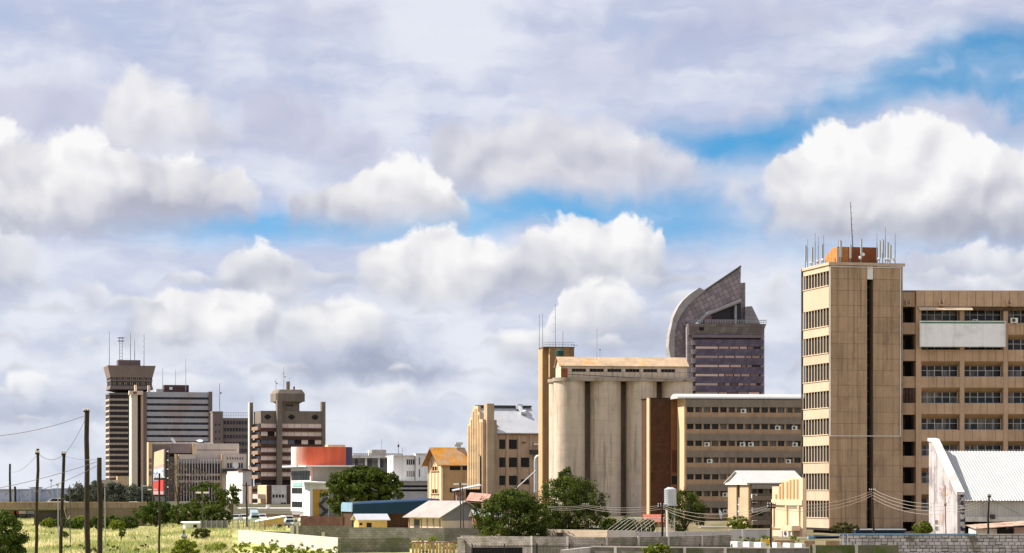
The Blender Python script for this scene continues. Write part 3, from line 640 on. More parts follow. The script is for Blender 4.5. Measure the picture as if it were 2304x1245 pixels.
# stair tower at its left end
sy = od
sx0, sx1_, sx2 = O.x(1463, sy), O.x(1505, sy), O.x(1527, sy)
O.box('stair_tower', M_brownbrick, sx0, sx2+.25, sy, sy+6.5, 0, O.h(897, y=sy))
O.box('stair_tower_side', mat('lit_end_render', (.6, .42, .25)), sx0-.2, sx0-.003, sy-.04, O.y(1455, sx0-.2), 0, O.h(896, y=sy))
O.box('coping', M_dark, sx0-.15, sx2+.2, sy-.06, sy+6.5, O.h(896.9, y=sy), O.h(895.5, y=sy))
O.box('vent_strip', mat('lighter_brown_brick', (.19, .085, .04), .9, .2, 2), sx1_+.3, sx2-.15, sy-.05, sy-.002, 0, O.h(898, y=sy))
for j in range(26):
    zz = O.h(1015+j*1.9, y=sy)
    O.pc('louvre', M_brownbrick, sx1_+.45, sx2-.3, sy-.1, sy-.053, zz, zz+.05)
O.box('vent_opening', M_dark, O.x(1511, sy), O.x(1525, sy), sy-.08, sy-.055, O.h(1090, y=sy), O.h(1071, y=sy))
dsh = MB().cyl(0, 0, .75, 0, .22, 18, .3); q = O.part('satellite_dish', dsh, M_white); q.location = (ox(1620), -.4, oz(1158)); q.rotation_euler = (R(80), 0, R(60))

# ------------------------------------------------------------------ grain silos
S = Bld('grain_silos', 'row of pale concrete grain silos with gabled gallery on top', 'silo', 1243, 470, 8)
sR = .078*35.5; sp = (S.x(1526, sR)-S.x(1284, sR))/3; cx0 = S.x(1281, sR)
zcap = S.h(857)
for j in range(2):
    for i in range(4):
        o = MB().cyl(cx0+i*sp, sR+j*2*sR*1.01, sR, 0, zcap, 48).build('silo', M_silo, S.e, True)
S.box('gap_wall', M_silo, cx0, cx0+3*sp, sR*2.2, sR*3, 0, zcap-.2)
cap = MB()
for j in range(2):
    for i in range(4): cap.cyl(cx0+i*sp, sR+j*2*sR*1.01, sR+.22, zcap+.002*i+.001*j, S.h(849)-.002*i-.001*j, 40)
cap.box(cx0, cx0+3*sp, -.18, 4*sR, zcap+.01, S.h(849)-.012)
S.part('cap_slab', cap, mat('stained_cap_concrete', (.36, .3, .24), .92, .25, .5, .5))
gy0 = 2.2; g0 = S.x(1262, gy0); g1 = S.x(1546, gy0)
zE, zW = S.h(824, y=gy0), S.h(848.5)
S.box('gallery_wall', mat('gallery_render', (.55, .46, .36), .9, .12, .6, .3), g0, g1, gy0+.02, gy0+6, zW-.1, zE)
gd = 3.0; zR = S.h(804, y=gy0+gd)
gb = MB().prism([(gy0-.25, zE-.02), (gy0-.25, zE+.08), (gy0+gd, zR+.1), (gy0+2*gd+.25, zE+.08), (gy0+2*gd+.25, zE-.02), (gy0+gd, zR)], g0-.35, g1+.35, 'x')
S.part('gallery_roof', gb, M_rust)
S.part('gallery_gable', MB().prism([(gy0+.02, zE), (gy0+2*gd, zE), (gy0+gd, zR)], g0-.02, g0+.1, 'x'), mat('gallery_render', (.5, .4, .3)))
for p0 in (1287, 1327, 1367, 1407.5, 1447.5, 1487.5):
    w = S.box('window', M_glassdark, S.x(p0, gy0), S.x(p0+31, gy0), gy0-.02, gy0+.1, S.h(836, y=gy0), S.h(829.5, y=gy0))
    for i in range(1, 4): S.box('mullion', M_framedark, S.x(p0+31*i/4-.5, gy0), S.x(p0+31*i/4+.5, gy0), gy0-.05, gy0-.022, S.h(836, y=gy0), S.h(829.5, y=gy0), w)
    S.box('lintel', mat('gallery_render', (.5, .4, .3)), S.x(p0-6, gy0), S.x(p0-2, gy0), gy0-.1, gy0+.02, zW-.1, zE)
S.box('door', M_redbrick, S.x(1263, gy0), S.x(1277, gy0), gy0-.03, gy0+.05, zW-.08, S.h(829, y=gy0))
rl = MB()
for i in range(24):
    xx = cx0-sR*.7+(3*sp+sR*1.4)*i/23; rl.tube([(xx, -.1, zW-.1), (xx, -.1, zW+.95)], .03, 4)
rl.tube([(cx0-sR*.7, -.1, zW+.95), (cx0+3*sp+sR*.7, -.1, zW+.95)], .03, 4).tube([(S.x(1278), -.14, S.h(842)), (S.x(1545), -.14, S.h(855))], .06, 5)
S.part('railing', rl, M_metaldark)
tank = MB().cyl(0, 0, .75, 0, 1.0, 20).cyl(0, 0, .75, 1.0, 1.35, 20, .15)
# lift tower
E = Bld('silo_lift_tower', 'narrow ochre lift tower with ribs and rooftop railing at the left of the silos', 'building', 1222, 487, 9)
ed = E.y(1213.5); ez = lambda p: E.h(p)
E.box('wall', M_silotower, 0, E.x(1243), 0, ed, 0, ez(783))
for i in range(5):
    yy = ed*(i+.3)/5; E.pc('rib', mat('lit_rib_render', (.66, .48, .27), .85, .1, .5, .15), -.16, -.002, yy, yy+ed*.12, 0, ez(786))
E.box('side_face', mat('shaded_groove_render', (.34, .22, .11), .9, .15), -.06, -.001, 0, ed, 0, ez(784))  # shade between the ribs put into this darker face colour
ux0, ux1 = E.x(1237, -1), E.x(1292, -1)
E.box('upper_room', M_silotower, ux0, ux1, -1, 5.5, ez(850), ez(783))
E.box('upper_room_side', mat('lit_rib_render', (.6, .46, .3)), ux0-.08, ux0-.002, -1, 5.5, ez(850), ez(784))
E.box('coping', mat('dark_coping', (.12, .07, .04), .9, .3), -.1, ux1+.1, -1.1, ed, ez(783)+.002, ez(781))
r2 = MB()
for i in range(11):
    xx = (ux1)*i/10; r2.tube([(xx, -.9, ez(781)), (xx, -.9, ez(771))], .025, 4)
for p in (771, 776): r2.tube([(0, -.9, ez(p)), (ux1, -.9, ez(p))], .025, 4)
r2.tube([(E.x(1283), -.9, ez(777)), (E.x(1298), -.9, ez(777))], .05, 4)
E.part('railing', r2, M_metaldark)
for px, pt, lb in ((1213.5, 708, 'left of two thin whip masts on the silo lift tower'), (1221, 706, 'right of two thin whip masts on the silo lift tower'), (1249.5, 685, 'tall mast with short rungs on the silo lift tower'), (1266.5, 745, 'short thin mast at the right of the silo lift tower roof')):
    b = at(px, 781, 488); t = at(px, pt, 488)
    e = bpy.data.objects.new('roof_mast', None); COL.objects.link(e); e.location = b; tag(e, lb, 'mast', 'masts on the silo lift tower')
    MB().tube([(0, 0, -.3), (0, 0, (t-b).z)], .04, 5, .03).build('pole', M_metaldark, e)
    if px == 1249.5:
        for i in range(4): MB().tube([(-.5, 0, (t-b).z*(.36+.17*i)), (.1, 0, (t-b).z*(.36+.17*i))], .025, 4).build('rung', M_metalgrey, e)
single('water_tank', tank, mat('green_plastic', (.01, .05, .035), .5, .1), 'dark green water tank beside the silo lift tower', 'tank', loc=(at(1260, 801, 470).x, 470.5, at(1260, 802, 470).z))
b = at(1343, 804, 474); single('roof_mast', MB().tube([(0, 0, -.5), (0, 0, 64*.079)], .04, 5).tube([(.55, 0, -.4), (.55, 0, 1.2)], .03, 4), M_metalgrey, 'thin pole standing on the silo gallery roof ridge', 'mast', loc=b)
MB().cyl(0, 0, .12, 1.2, 1.4, 8).build('lamp', M_metaldark, bpy.data.objects['roof_mast.004'] if 'roof_mast.004' in bpy.data.objects else None).location = (.55, 0, 0)

# ------------------------------------------------------------------ glass tower with the sail roof
Zt = Bld('sail_roof_tower', 'glass office tower with curved silver sail rising above the silos', 'building', 1547, 1100, 5)
zx = lambda p, y=0: Zt.x(p, y)
zz = lambda p: Zt.h(p)
M_zg = gridmat('violet_glass', (.13, .105, .17), (.09, .075, .115), 1.6, 1.9, .06, .3, .25)
M_zs = gridmat('mirrored_sail_glass', (.26, .2, .205), (.1, .085, .09), 2.1, 2.1, .1, .3, .28, skew=.45)
M_zc = gridmat('violet_grey_cladding', (.3, .26, .265), (.12, .1, .11), 2.2, 1.6, .05, .5, .15, spec=.3)
M_silver = gridmat('silver_cladding', (.33, .3, .285), (.24, .22, .21), 3, 3.2, .04, .45, .1, spec=.4)
Zt.box('core', mat('tower_recess', (.16, .11, .1), .5, .3), zx(1562), zx(1712), 1.6, 26, 0, zz(735))
Zt.box('side_wall', M_zc, zx(1547), zx(1561), 1.2, 26, 0, zz(735))
Zt.box('corner_wall', mat('pinkish_cladding', (.36, .29, .27), .6, .1), zx(1712), zx(1720.5), .6, 26, 0, zz(735))
for i in range(8):
    a_, b_ = 764.5+20.6*i, 779.5+20.6*i
    x0, x1 = zx(1565.5), zx(1716)
    pr = MB().add([(x0, -.3, zz(b_)), (x1, -.3, zz(b_)), (x1+.3, -1.2, zz(a_)), (x0-.3, -1.2, zz(a_)), (x0, 1.6, zz(b_)), (x1, 1.6, zz(b_)), (x1, 1.6, zz(a_)), (x0, 1.6, zz(a_))], [(0,1,2,3), (4,7,6,5), (3,2,6,7), (0,4,5,1), (0,3,7,4), (1,5,6,2)])
    Zt.part('glass_band', pr, M_zg)
    x = x0-.9; Zt.box('lit_bracket', mat('pinkish_cladding', (.4, .32, .29)), x-.9, x0-.05, .2, 1.55, zz(b_-3), zz(a_+1))
    st = Zt.box('window_strip', glass('warm_reflection_glass', (.68, .5, .4), .4, .35), x0, zx(1615), -.1, 1.55, zz(b_+5.4), zz(b_)-.02)  # warm reflections put into the glass colour of the strip
    rz = random.Random(i); xx = zx(1617)
    for k in range(7):
        w_ = rz.uniform(2, 5)
        if xx+w_ > zx(1712): break
        Zt.box('window', glass('reflection_window_glass', (.5, .32, .25), .25, .9, .3), xx, xx+w_-.4, -.15, 1.5, zz(b_+5.2), zz(b_)-.03, st); xx += w_  # pane colour carries painted pink reflections
Zt.box('top_ledge', mat('mauve_ledge', (.2, .15, .18), .5, .1), zx(1556), zx(1716), -1.3, 1.5, zz(760), zz(754))
Zt.part('crown_storey', MB().add([(zx(1550), -.6, zz(754)), (zx(1714), -.6, zz(754)), (zx(1722), -2.2, zz(729)), (zx(1547), -2.2, zz(729)), (zx(1550), 26, zz(754)), (zx(1714), 26, zz(754)), (zx(1720), 26, zz(729)), (zx(1547), 26, zz(729))], [(0,1,2,3), (4,7,6,5), (3,2,6,7), (0,4,5,1), (0,3,7,4), (1,5,6,2)]), gridmat('crown_glass', (.19, .155, .155), (.11, .09, .09), 2.4, 2.3, .05, .25, .3))
Zt.box('crown_window', M_dark, zx(1572), zx(1582), -1.95, -1.2, zz(744), zz(737))
r3 = MB()
for i in range(30):
    xx = zx(1556)+(zx(1722)-zx(1556))*i/29; r3.box(xx-.08, xx+.08, -2.1, -1.94, zz(729), zz(720.5))
r3.box(zx(1549), zx(1722), -2.12, -1.92, zz(721.5), zz(720)).box(zx(1549), zx(1722), -2.12, -1.92, zz(725.5), zz(724.5))
Zt.part('railing', r3, M_metalgrey)
P2 = lambda pts, y=8: [(zx(a, y), Zt.h(b, y=y)) for a, b in pts]
outer = [(1506, 890), (1506, 802), (1502.5, 782), (1504.6, 755), (1512.8, 716.5), (1519, 702), (1526, 689), (1536, 676), (1548, 665), (1560, 656), (1571.5, 648)]
inner = [(1585, 655), (1573, 664), (1562, 673), (1549, 685), (1539, 697), (1529, 712), (1522, 727), (1517.5, 745), (1516, 760), (1516, 802), (1516, 890)]
band = MB()
pa, pb_ = P2(outer, 9), P2(inner[::-1], 9)
for i in range(len(pa)-1):
    band.prism([pa[i], pb_[i], pb_[i+1], pa[i+1]], 6.5, 15, 'y')
Zt.part('silver_band', band, M_silver)
sail = MB()
low = [(1516, 890), (1516, 802), (1516, 760), (1517.5, 745), (1522, 727), (1529, 712), (1539, 697), (1549, 685), (1562, 673), (1573, 664), (1585, 655), (1612, 636.5), (1640, 617.5), (1667, 599)]
inn = [(1549, 890), (1549, 802), (1549, 760), (1550, 745), (1556, 737), (1562, 730), (1569, 724), (1576, 715), (1584, 707.5), (1592, 702), (1601, 698), (1622, 691), (1645, 683), (1666, 675)]
pa, pb_ = P2(low), P2(inn)
for i in range(len(pa)-1): sail.prism([pa[i], pb_[i], pb_[i+1], pa[i+1]], 8, 11, 'y')
Zt.part('sail', sail, M_zs)
Zt.part('sail_rim', MB().tube([(a, 7.6, b) for a, b in P2([(1585, 654), (1612, 635.5), (1640, 616.5), (1667, 598)])], .4, 6), M_metaldark)
Zt.part('inner_rim', MB().tube([(a, 6.2, b) for a, b in P2([(1571, 728), (1576, 720), (1584, 712), (1598, 704), (1630, 691), (1667, 676)])], .75, 8), M_silver)
Zt.part('sail_back', MB().prism(P2([(1666.5, 636), (1677, 635), (1677, 728), (1666, 728)], 14), 14, 18), M_zc)
Zt.part('sail_fill', MB().prism(P2([(1640, 684), (1666, 645), (1666.5, 730), (1640, 730)], 12.5), 12, 14), mat('deep_mauve_glass', (.03, .022, .026), .3, .3))
Zt.part('opening', MB().prism(P2([(1575, 728), (1592, 706), (1664, 677), (1666, 728)], 10.5), 11.2, 12), mat('deep_mauve_glass', (.03, .022, .026), .3, .3))
Zt.part('column', MB().cyl(zx(1655, 7), 7, .55, zz(728), zz(684), 10), M_metalgrey)
Zt.part('roof_wedge', MB().prism(P2([(1674, 728), (1676, 690), (1690, 689), (1709, 728)], 12), 10, 16), M_zc)
Zt.part('plant', MB().box(zx(1588, 6), zx(1601, 6), 6, 9, zz(729), zz(708)).box(zx(1603, 6), zx(1650, 6), 7, 9, zz(729), zz(716)), mat('mauve_plant', (.16, .08, .1), .6, .2))

# ------------------------------------------------------------------ flour mill with stepped gable
Mi = Bld('flour_mill', 'cream art deco mill with stepped gable, square pylon and steel roof', 'building', 1086, 520, 17)
mx_ = lambda p, y=0: Mi.x(p, y)
mz = lambda p, y=0: Mi.h(p, y=y)
md = Mi.y(1053); mw = mx_(1217)
Mi.box('wall', M_pink, mx_(1118)-.2, mw, .5, md, 0, mz(975.5))
zs = lambda p: Mi.h(p, y=md/2)
steps = [(0, 945), (.12, 945), (.12, 945), (.2, 945), (.2, 928), (.3, 928), (.3, 914), (.6, 914), (.6, 920), (.72, 924), (.72, 938), (.86, 941), (.86, 951), (1, 954)]
Mi.part('gable_wall', MB().prism([(md*a, zs(p)) for a, p in steps]+[(md, 0), (0, 0)], -.05, .5, 'x'), M_cream)
for a in (.05, .17, .27, .38, .5, .62, .74, .86, .95):
    top_ = next(p for q, p in reversed(steps) if q <= a)
    Mi.pc('rib', M_cream, -.22, -.052, md*a-.22, md*a+.22, 0, zs(top_+6))
for py in (978, 1016, 1056, 1092):
    for a in (.325, .44, .56, .68, .8, .9):
        if py < 990 and not .4 < a < .6: continue
        Mi.pc('slit_window', mat('shadowed_slit', (.2, .15, .09), .9, .2), -.08, -.051, md*a-.28, md*a+.28, zs(py), zs(py-15))
Mi.box('corner_pier', M_pink, .0, mx_(1093), -.15, 1.2, 0, mz(945))
Mi.box('pylon', mat('grey_tan_render', (.42, .32, .22), .92, .2, .5, .3), mx_(1093), mx_(1109), -.9, 1.3, 0, mz(908.5))
Mi.box('pylon_step', mat('grey_tan_render', (.34, .25, .16)), mx_(1109), mx_(1116), -.5, 1.1, 0, mz(945))
Mi.box('pylon_step', mat('grey_tan_render', (.34, .25, .16)), mx_(1116), mx_(1118.5), -.3, 1.0, 0, mz(956))
rd = 6.5
zr = Mi.h(917, y=rd); ze = mz(975)
rf = MB().prism([(-.25, ze-.05), (-.25, ze+.1), (rd, zr+.1), (2*rd, ze+.1), (2*rd, ze-.05), (rd, zr-.05)], .5, mw, 'x')
Mi.part('roof', rf, mat('weathered_steel_roof', (.46, .47, .5), .5, .1, .3, .12, metal=.25))
Mi.box('ridge_cap', M_metaldark, .5, mw, rd-.5, rd+.5, zr+.1, zr+.45)
ve = MB().cyl(0, 0, .7, 0, 1.0, 12).tube([(0, -.3, .5), (.3, -1.3, -.7), (.9, -1.7, -.6)], .5, 8); Mi.part('roof_vent', ve, M_gal).location = (mx_(1166, rd), rd-.6, zr-.3)
for c_ in (1118.5, 1140, 1167, 1193): Mi.pc('pilaster', M_pink, mx_(c_), mx_(c_+5.5), .28, .5, 0, mz(976))
Mi.box('eave_band', M_rustred, mx_(1118.5), mw, .2, .5, mz(978), mz(976)-.002)
for r_, (a_, b_) in enumerate(((989, 1010), (1029.5, 1051), (1070.5, 1091.5))):
    for k, (p0, p1) in enumerate(((1120.5, 1137.5), (1147, 1164), (1174, 1191))):
        if r_ == 0 and k == 2:
            Mi.part('vent_hole', MB().cyl(0, 0, .45, 0, .1, 12), M_dark).location = (mx_(1180), .45, mz(996)); continue
        a2, b2 = (a_+8, b_-2) if (r_ == 2 and k == 2) else (a_, b_)
        w = Mi.box('window', M_glassdark, mx_(p0), mx_(p1), .38, .48, mz(b2), mz(a2))
        gr = MB(); x0, x1, z0, z1 = mx_(p0), mx_(p1), mz(b2), mz(a2)
        for i in range(5): gr.box(x0+(x1-x0)*i/4-.025, x0+(x1-x0)*i/4+.025, .33, .38, z0, z1)
        for i in range(1, 5): gr.box(x0+.03, x1-.03, .335, .379, z0+(z1-z0)*i/5-.025, z0+(z1-z0)*i/5+.025)
        Mi.part('glazing_bars', gr, M_metaldark, parent=w)
        Mi.box('broken_pane', M_dark, x0+(x1-x0)*.3, x0+(x1-x0)*.72, .31, .328, z0+(z1-z0)*.28, z0+(z1-z0)*.7, w) if (k+r_) % 2 else None
Mi.part('drainpipe', MB().tube([(-.35, .5, 0), (-.35, .5, mz(1027)), (-.35, 1.0, mz(1024))], .16, 6), M_metaldark)
duct = MB().tube([at(1205, 1108, 505), at(1205, 1040, 505), at(1206, 1031, 505), at(1209, 1027.5, 505), at(1216, 1027, 505)], .33, 10)
single('grey_duct', duct, M_gal, 'bent grey steel duct rising between the mill and the silos', 'duct', smooth=True)
single('conveyor_pipe', MB().tube([at(1150, 1110, 503), at(1206, 1059, 503)], .13, 6), M_metalgrey, 'thin slanting pipe in front of the mill windows', 'pipe')
Mi.box('balcony', M_metaldark, mx_(1193), mx_(1216), -.8, .5, mz(1022), mz(1012))
Mi.box('lamp_box', M_white, mx_(1201), mx_(1212), -.2, .3, mz(1001), mz(997.5))

# ------------------------------------------------------------------ cream gabled warehouse
C = Bld('gabled_warehouse', 'cream warehouse with rust orange roof left of the mill', 'building', 996, 560, 26)
cx_ = lambda p, y=0: C.x(p, y)
cd = C.y(963.5); cw = cx_(1062)
ze = C.h(1044); za = C.h(1009, y=cd/2)
C.box('wall', M_creamfront, .0, cw, .0, cd, 0, ze)
C.part('gable', MB().prism([(0, 0), (0, ze), (cd/2, za-.3), (cd, ze), (cd, 0)], -.12, -.002, 'x'), M_peach)
ov = 1.3
sl = (za-ze)/(cd/2)
rf = MB().prism([(-.5, ze-.5*sl), (-.5, ze-.5*sl+.2), (cd/2, za+.2), (cd+.5, ze-.5*sl+.2), (cd+.5, ze-.5*sl), (cd/2, za)], -ov, cw, 'x')
C.part('roof', rf, mat('orange_lichen_roof', (.45, .28, .15), .9, .2, .7, .1, col2=(.52, .22, .02), c2scale=.3, c2lo=.4, c2hi=.55, fine=.12))
C.part('bargeboard', MB().prism([(-.5, ze-.5*sl-.15), (-.5, ze-.5*sl), (cd/2, za-.01), (cd+.5, ze-.5*sl), (cd+.5, ze-.5*sl-.15), (cd/2, za-.3)], -ov-.06, -ov+.05, 'x'), mat('dark_timber', (.09, .055, .035), .9))
for a in (.05, .28, .5, .72, .95): C.pc('pilaster', M_orange, -.2, -.121, cd*a-.16, cd*a+.16, 0, ze+(0 if a in (.05, .95) else .9))
for py in (1059, 1110):
    for a in (.36, .5, .64):
        w = C.pc('window', M_glassdark, -.17, -.122, cd*a-.5, cd*a+.5, C.h(py, y=cd*a), C.h(py-9, y=cd*a)); C.pc('frame', M_cream, -.2, -.171, cd*a-.05, cd*a+.05, C.h(py, y=cd*a), C.h(py-9, y=cd*a), w)
    C.pc('sill', M_cream, -.35, -.122, cd*.2, cd*.8, C.h(py+1, y=cd/2)-.1, C.h(py+1, y=cd/2)+.05)
for p0, p1, a_, b_ in ((1012, 1036, 1045, 1058), (1041, 1051, 1045, 1058), (1012, 1036, 1098, 1108)):
    C.box('window', M_dark, cx_(p0), cx_(p1), -.06, .1, C.h(b_), C.h(a_))
for px in (1003, 1025, 1047): C.pc('pilaster', M_creamfront, cx_(px)-.25, cx_(px)+.25, -.05, -.001, 0, ze-.7)
C.part('chimney', MB().box(cx_(1030, cd/2)-.5, cx_(1030, cd/2)+.5, cd/2-.5, cd/2+.5, za, za+.8).box(cx_(1030, cd/2)-.8, cx_(1030, cd/2)+.8, cd/2-.8, cd/2+.8, za+.8, za+1.3), M_gal)

# ------------------------------------------------------------------ orange drum building
Or = Bld('orange_drum_building', 'white office building with curved orange and navy drum on its roof', 'building', 704, 470, 20)
rx = lambda p, y=0: Or.x(p, y)
rz_ = lambda p: Or.h(p)
rd = Or.y(658)
Or.box('rear_wall', mat('grey_taupe_render', (.33, .3, .27), .9, .1, .6, .15), .0, rx(800), .5, rd, 0, rz_(1048))
Or.box('glazed_wing', M_white, -.3, -.002, .4, rd, rz_(1152), rz_(1049))
Or.box('wing_base', M_concgrey, -.2, -.003, .5, rd-.3, 0, rz_(1152))
for a_, b_, n in ((1060, 1080.5, 6), (1098, 1110.5, 4), (1129, 1141.5, 4)):
    f1 = 1.0 if n == 6 else .97; f0 = .03 if n == 6 else .42
    for i in range(n):
        y0 = .4+(rd-.8)*(f0+(f1-f0)*i/n); y1 = .4+(rd-.8)*(f0+(f1-f0)*(i+1)/n)
        w = Or.pc('window', M_glassdark, -.36, -.302, y0+.12, y1-.06, Or.h(b_, y=rd/2), Or.h(a_, y=rd/2))
        if n == 6: Or.pc('transom', M_framedark, -.39, -.361, y0+.12, y1-.06, Or.h(a_+7, y=rd/2), Or.h(a_+6, y=rd/2), w)
Or.box('teal_sign', mat('teal_letters', (.25, .5, .42), .6, .3, 3), -.38, -.31, rd*.45, rd*.9, Or.h(1095, y=rd/2), Or.h(1086, y=rd/2))
Or.box('pink_strip', mat('salmon_strip', (.55, .3, .25), .8), -.35, .0, .1, .38, 0, rz_(1050))
sb = MB(); Or.part('roof_slab', sb.box(-1.6, rx(800), -1.0, rd+1.2, rz_(1050.5), rz_(1047)), M_white)
# drum: convex shell from left to right
xa, xb = rx(660.5, 4), rx(797, 4); cxm = (xa+xb)/2; half = (xb-xa)/2; sag = 3.2; RR = (half*half+sag*sag)/(2*sag)
def drum(t0, t1, name, m, dr=0):
    n = 14; mb = MB(); A0 = math.asin(half/RR)
    pts = []
    for i in range(n+1):
        t = -A0+2*A0*(t0+(t1-t0)*i/n); pts.append((cxm+(RR+dr)*math.sin(t), 4+RR-sag-(RR+dr)*math.cos(t)+1.2))
    for i in range(n):
        (ax, ay), (bx, by) = pts[i], pts[i+1]
        mb.add([(ax, ay, rz_(1046.5)), (bx, by, rz_(1046.5)), (bx, by, rz_(1005)), (ax, ay, rz_(1005)), (ax, ay+.4, rz_(1046.5)), (bx, by+.4, rz_(1046.5)), (bx, by+.4, rz_(1005)), (ax, ay+.4, rz_(1005))], [(0,1,2,3), (5,4,7,6), (3,2,6,7), (1,0,4,5)]+([(0,3,7,4)] if i == 0 else [])+([(1,5,6,2)] if i == n-1 else []))
    return Or.part(name, mb, m)
def fade():
    m = mat('orange_sign_print', (.62, .085, .035), .55, .06)
    nt = m.node_tree; q = G(nt); b = next(n for n in nt.nodes if n.type == 'BSDF_PRINCIPLED')
    x, y, z = q.xyz(q.n('ShaderNodeTexCoord').outputs['Object'])
    u = q.math('DIVIDE', q.math('SUBTRACT', x, xa), xb-xa); zc = (rz_(1046)+rz_(1005))/2
    d = q.math('SUBTRACT', u, q.math('MULTIPLY', q.math('POWER', q.math('DIVIDE', q.math('SUBTRACT', z, zc), 4.2), 2), .05))
    c = q.mix(q.smooth(d, .055, .21), (.75, .42, .33, 1), (.62, .115, .055, 1))
    c = q.mix(q.smooth(d, .05, .056), (.8, .78, .75, 1), c)
    c = q.mix(q.math('LESS_THAN', q.math('FRACT', q.math('DIVIDE', x, 1.25)), .05), c, q.mix(1, c, (.9, .9, .9, 1), 'MULTIPLY'))
    c = q.mix(1, c, q.smooth(q.noise(q.vm('MULTIPLY', q.n('ShaderNodeNewGeometry').outputs['Position'], (1, 1, .2)), .9, 4, .6), .3, .7, .84, 1.1, 'LINEAR'), 'MULTIPLY')
    nt.links.new(c, b.inputs['Base Color'])
    return m
drum(0, .805, 'orange_drum', fade()); drum(.806, 1, 'navy_drum', mat('navy_sign_print', (.045, .042, .11), .6, .1, 1))
Or.box('roof_box', M_cream, rx(738, 9), rx(777, 9), 9, 11, rz_(1006), Or.h(1000.5, y=9))
# stair block with yellow panel and slanting canopy
sy_ = -3.5
Or.box('stair_block', M_white, rx(697, sy_), rx(740, sy_), sy_, .45, 0, Or.h(1087, y=sy_))
cn = MB().add([(rx(684, sy_-1.2), sy_-1.2, Or.h(1084, y=sy_)), (rx(738, sy_-1.2), sy_-1.2, Or.h(1085.5, y=sy_)), (rx(738, sy_), .4, Or.h(1083.5, y=sy_)), (rx(684, sy_), .4, Or.h(1081.5, y=sy_))], [(0, 1, 2, 3)])
v = cn.v; cn.add([(a, b, c-.25) for a, b, c in v], [(3, 2, 1, 0)]); cn.f += [(0, 4, 5, 1), (1, 5, 6, 2), (2, 6, 7, 3), (3, 7, 4, 0)]
Or.part('canopy', cn, M_white)
M_yp = mat('mustard_panel', (.5, .27, .045), .7, .1)
Or.box('mustard_panel', M_yp, rx(704, sy_), rx(718, sy_), sy_-.12, sy_-.002, 0, Or.h(1101, y=sy_))
Or.box('mustard_lintel', M_yp, rx(718, sy_)+.002, rx(738, sy_), sy_-.12, sy_-.002, Or.h(1108, y=sy_), Or.h(1101, y=sy_))
Or.box('stair_recess', mat('grey_taupe_render', (.33, .3, .27)), rx(718.3, sy_), rx(738, sy_), sy_-.05, sy_-.003, 0, Or.h(1108.2, y=sy_))
st = MB()
for a_, b_ in (((719, 1135), (737, 1120)), ((719, 1135), (737, 1152)), ((722, 1160), (738, 1146))):
    st.tube([(rx(a_[0], sy_-.3), sy_-.3, Or.h(a_[1], y=sy_)), (rx(b_[0], sy_-.3), sy_-.3, Or.h(b_[1], y=sy_))], .22, 5)
Or.part('fire_stair', st, M_metaldark)

# ------------------------------------------------------------------ grey colonnaded hall and white apartment block
K = Bld('colonnaded_hall', 'grey hall with white columns and flat roof behind the large round tree', 'building', 790, 760, 10)
kx = lambda p, y=0: K.x(p, y)
K.box('wall', gridmat('grey_infill', (.25, .23, .22), (.17, .16, .16), 1.0, 6, .12, .8, .2, spec=.2), 0, kx(902), 1.2, 14, 0, K.h(1026))
K.box('roof_slab', M_offwhite, -.6, kx(906), -.6, 14, K.h(1031), K.h(1025))
for px in (824, 853, 875, 889): K.pc('column', M_white, kx(px)-.28, kx(px)+.28, .4, 1.1, 0, K.h(1031))
rr_ = MB()
for i in range(26): rr_.box(kx(797+i*4.3), kx(797+i*4.3)+.35, 1.5, 2, K.h(1025), K.h(1021))
K.part('roof_rail', rr_.box(0, kx(905), 1.6, 1.9, K.h(1021), K.h(1020)), M_concgrey)
K.box('rooftop_room', M_concgrey, kx(837, 6), kx(869, 6), 6, 10, K.h(1026, y=6), K.h(1012, y=6))
K.box('rooftop_room', M_white, kx(830, 7), kx(836.5, 7), 7, 9, K.h(1026, y=6), K.h(1013, y=6))
for i, (p0, p1) in enumerate(((800, 806), (828, 838), (856, 864))): K.box('window', M_glassfar, kx(p0), kx(p1), 1.12, 1.21, K.h(1052), K.h(1034))
for px, pt, lb in ((896.5, 994, 'dark mast with box on the roof behind the white apartment block'), (906, 1007, 'short thin mast beside the dark mast behind the white apartment block'), (913, 1006, 'thin white mast right of the short one behind the white block'), (859, 988, 'faint thin pole above the grey colonnaded hall')):
    b = at(px, 1025, 770)
    e = bpy.data.objects.new('roof_mast', None); COL.objects.link(e); e.location = b; tag(e, lb, 'mast', 'masts behind the white apartment block')
    MB().tube([(0, 0, -1), (0, 0, (1025-pt)*770/F)], .1 if px == 896.5 else .05, 5, .04).build('pole', M_metaldark if px != 913 else M_offwhite, e)
    if px == 896.5: MB().box(-.25, .25, -.2, .2, 2.4, 3.1).build('box', M_metaldark, e)
V = Bld('white_apartment_block', 'small white apartment block between the round tree and the cream warehouse', 'building', 934, 650, 12)
vx = lambda p, y=0: V.x(p, y)
V.box('wall', M_white, vx(907, 1.5), vx(966), 1.5, 12, 0, V.h(1027))
V.box('tower', M_white, vx(907), vx(933), 0, 1.52, V.h(1082), V.h(1026))
V.box('lit_side', M_white, vx(907)-2.4, vx(907)-.002, .3, 9, V.h(1082), V.h(1025.6))
V.box('tower', M_white, vx(934.5), vx(968), -.9, 1.5, V.h(1082), V.h(1022))
V.box('roof_slab', M_offwhite, vx(905)-2.2, vx(968), -.6, 12, V.h(1027)+.002, V.h(1025))
V.box('roof', M_offwhite, vx(933), vx(969), -1.2, 1.6, V.h(1022)+.002, V.h(1020.5))
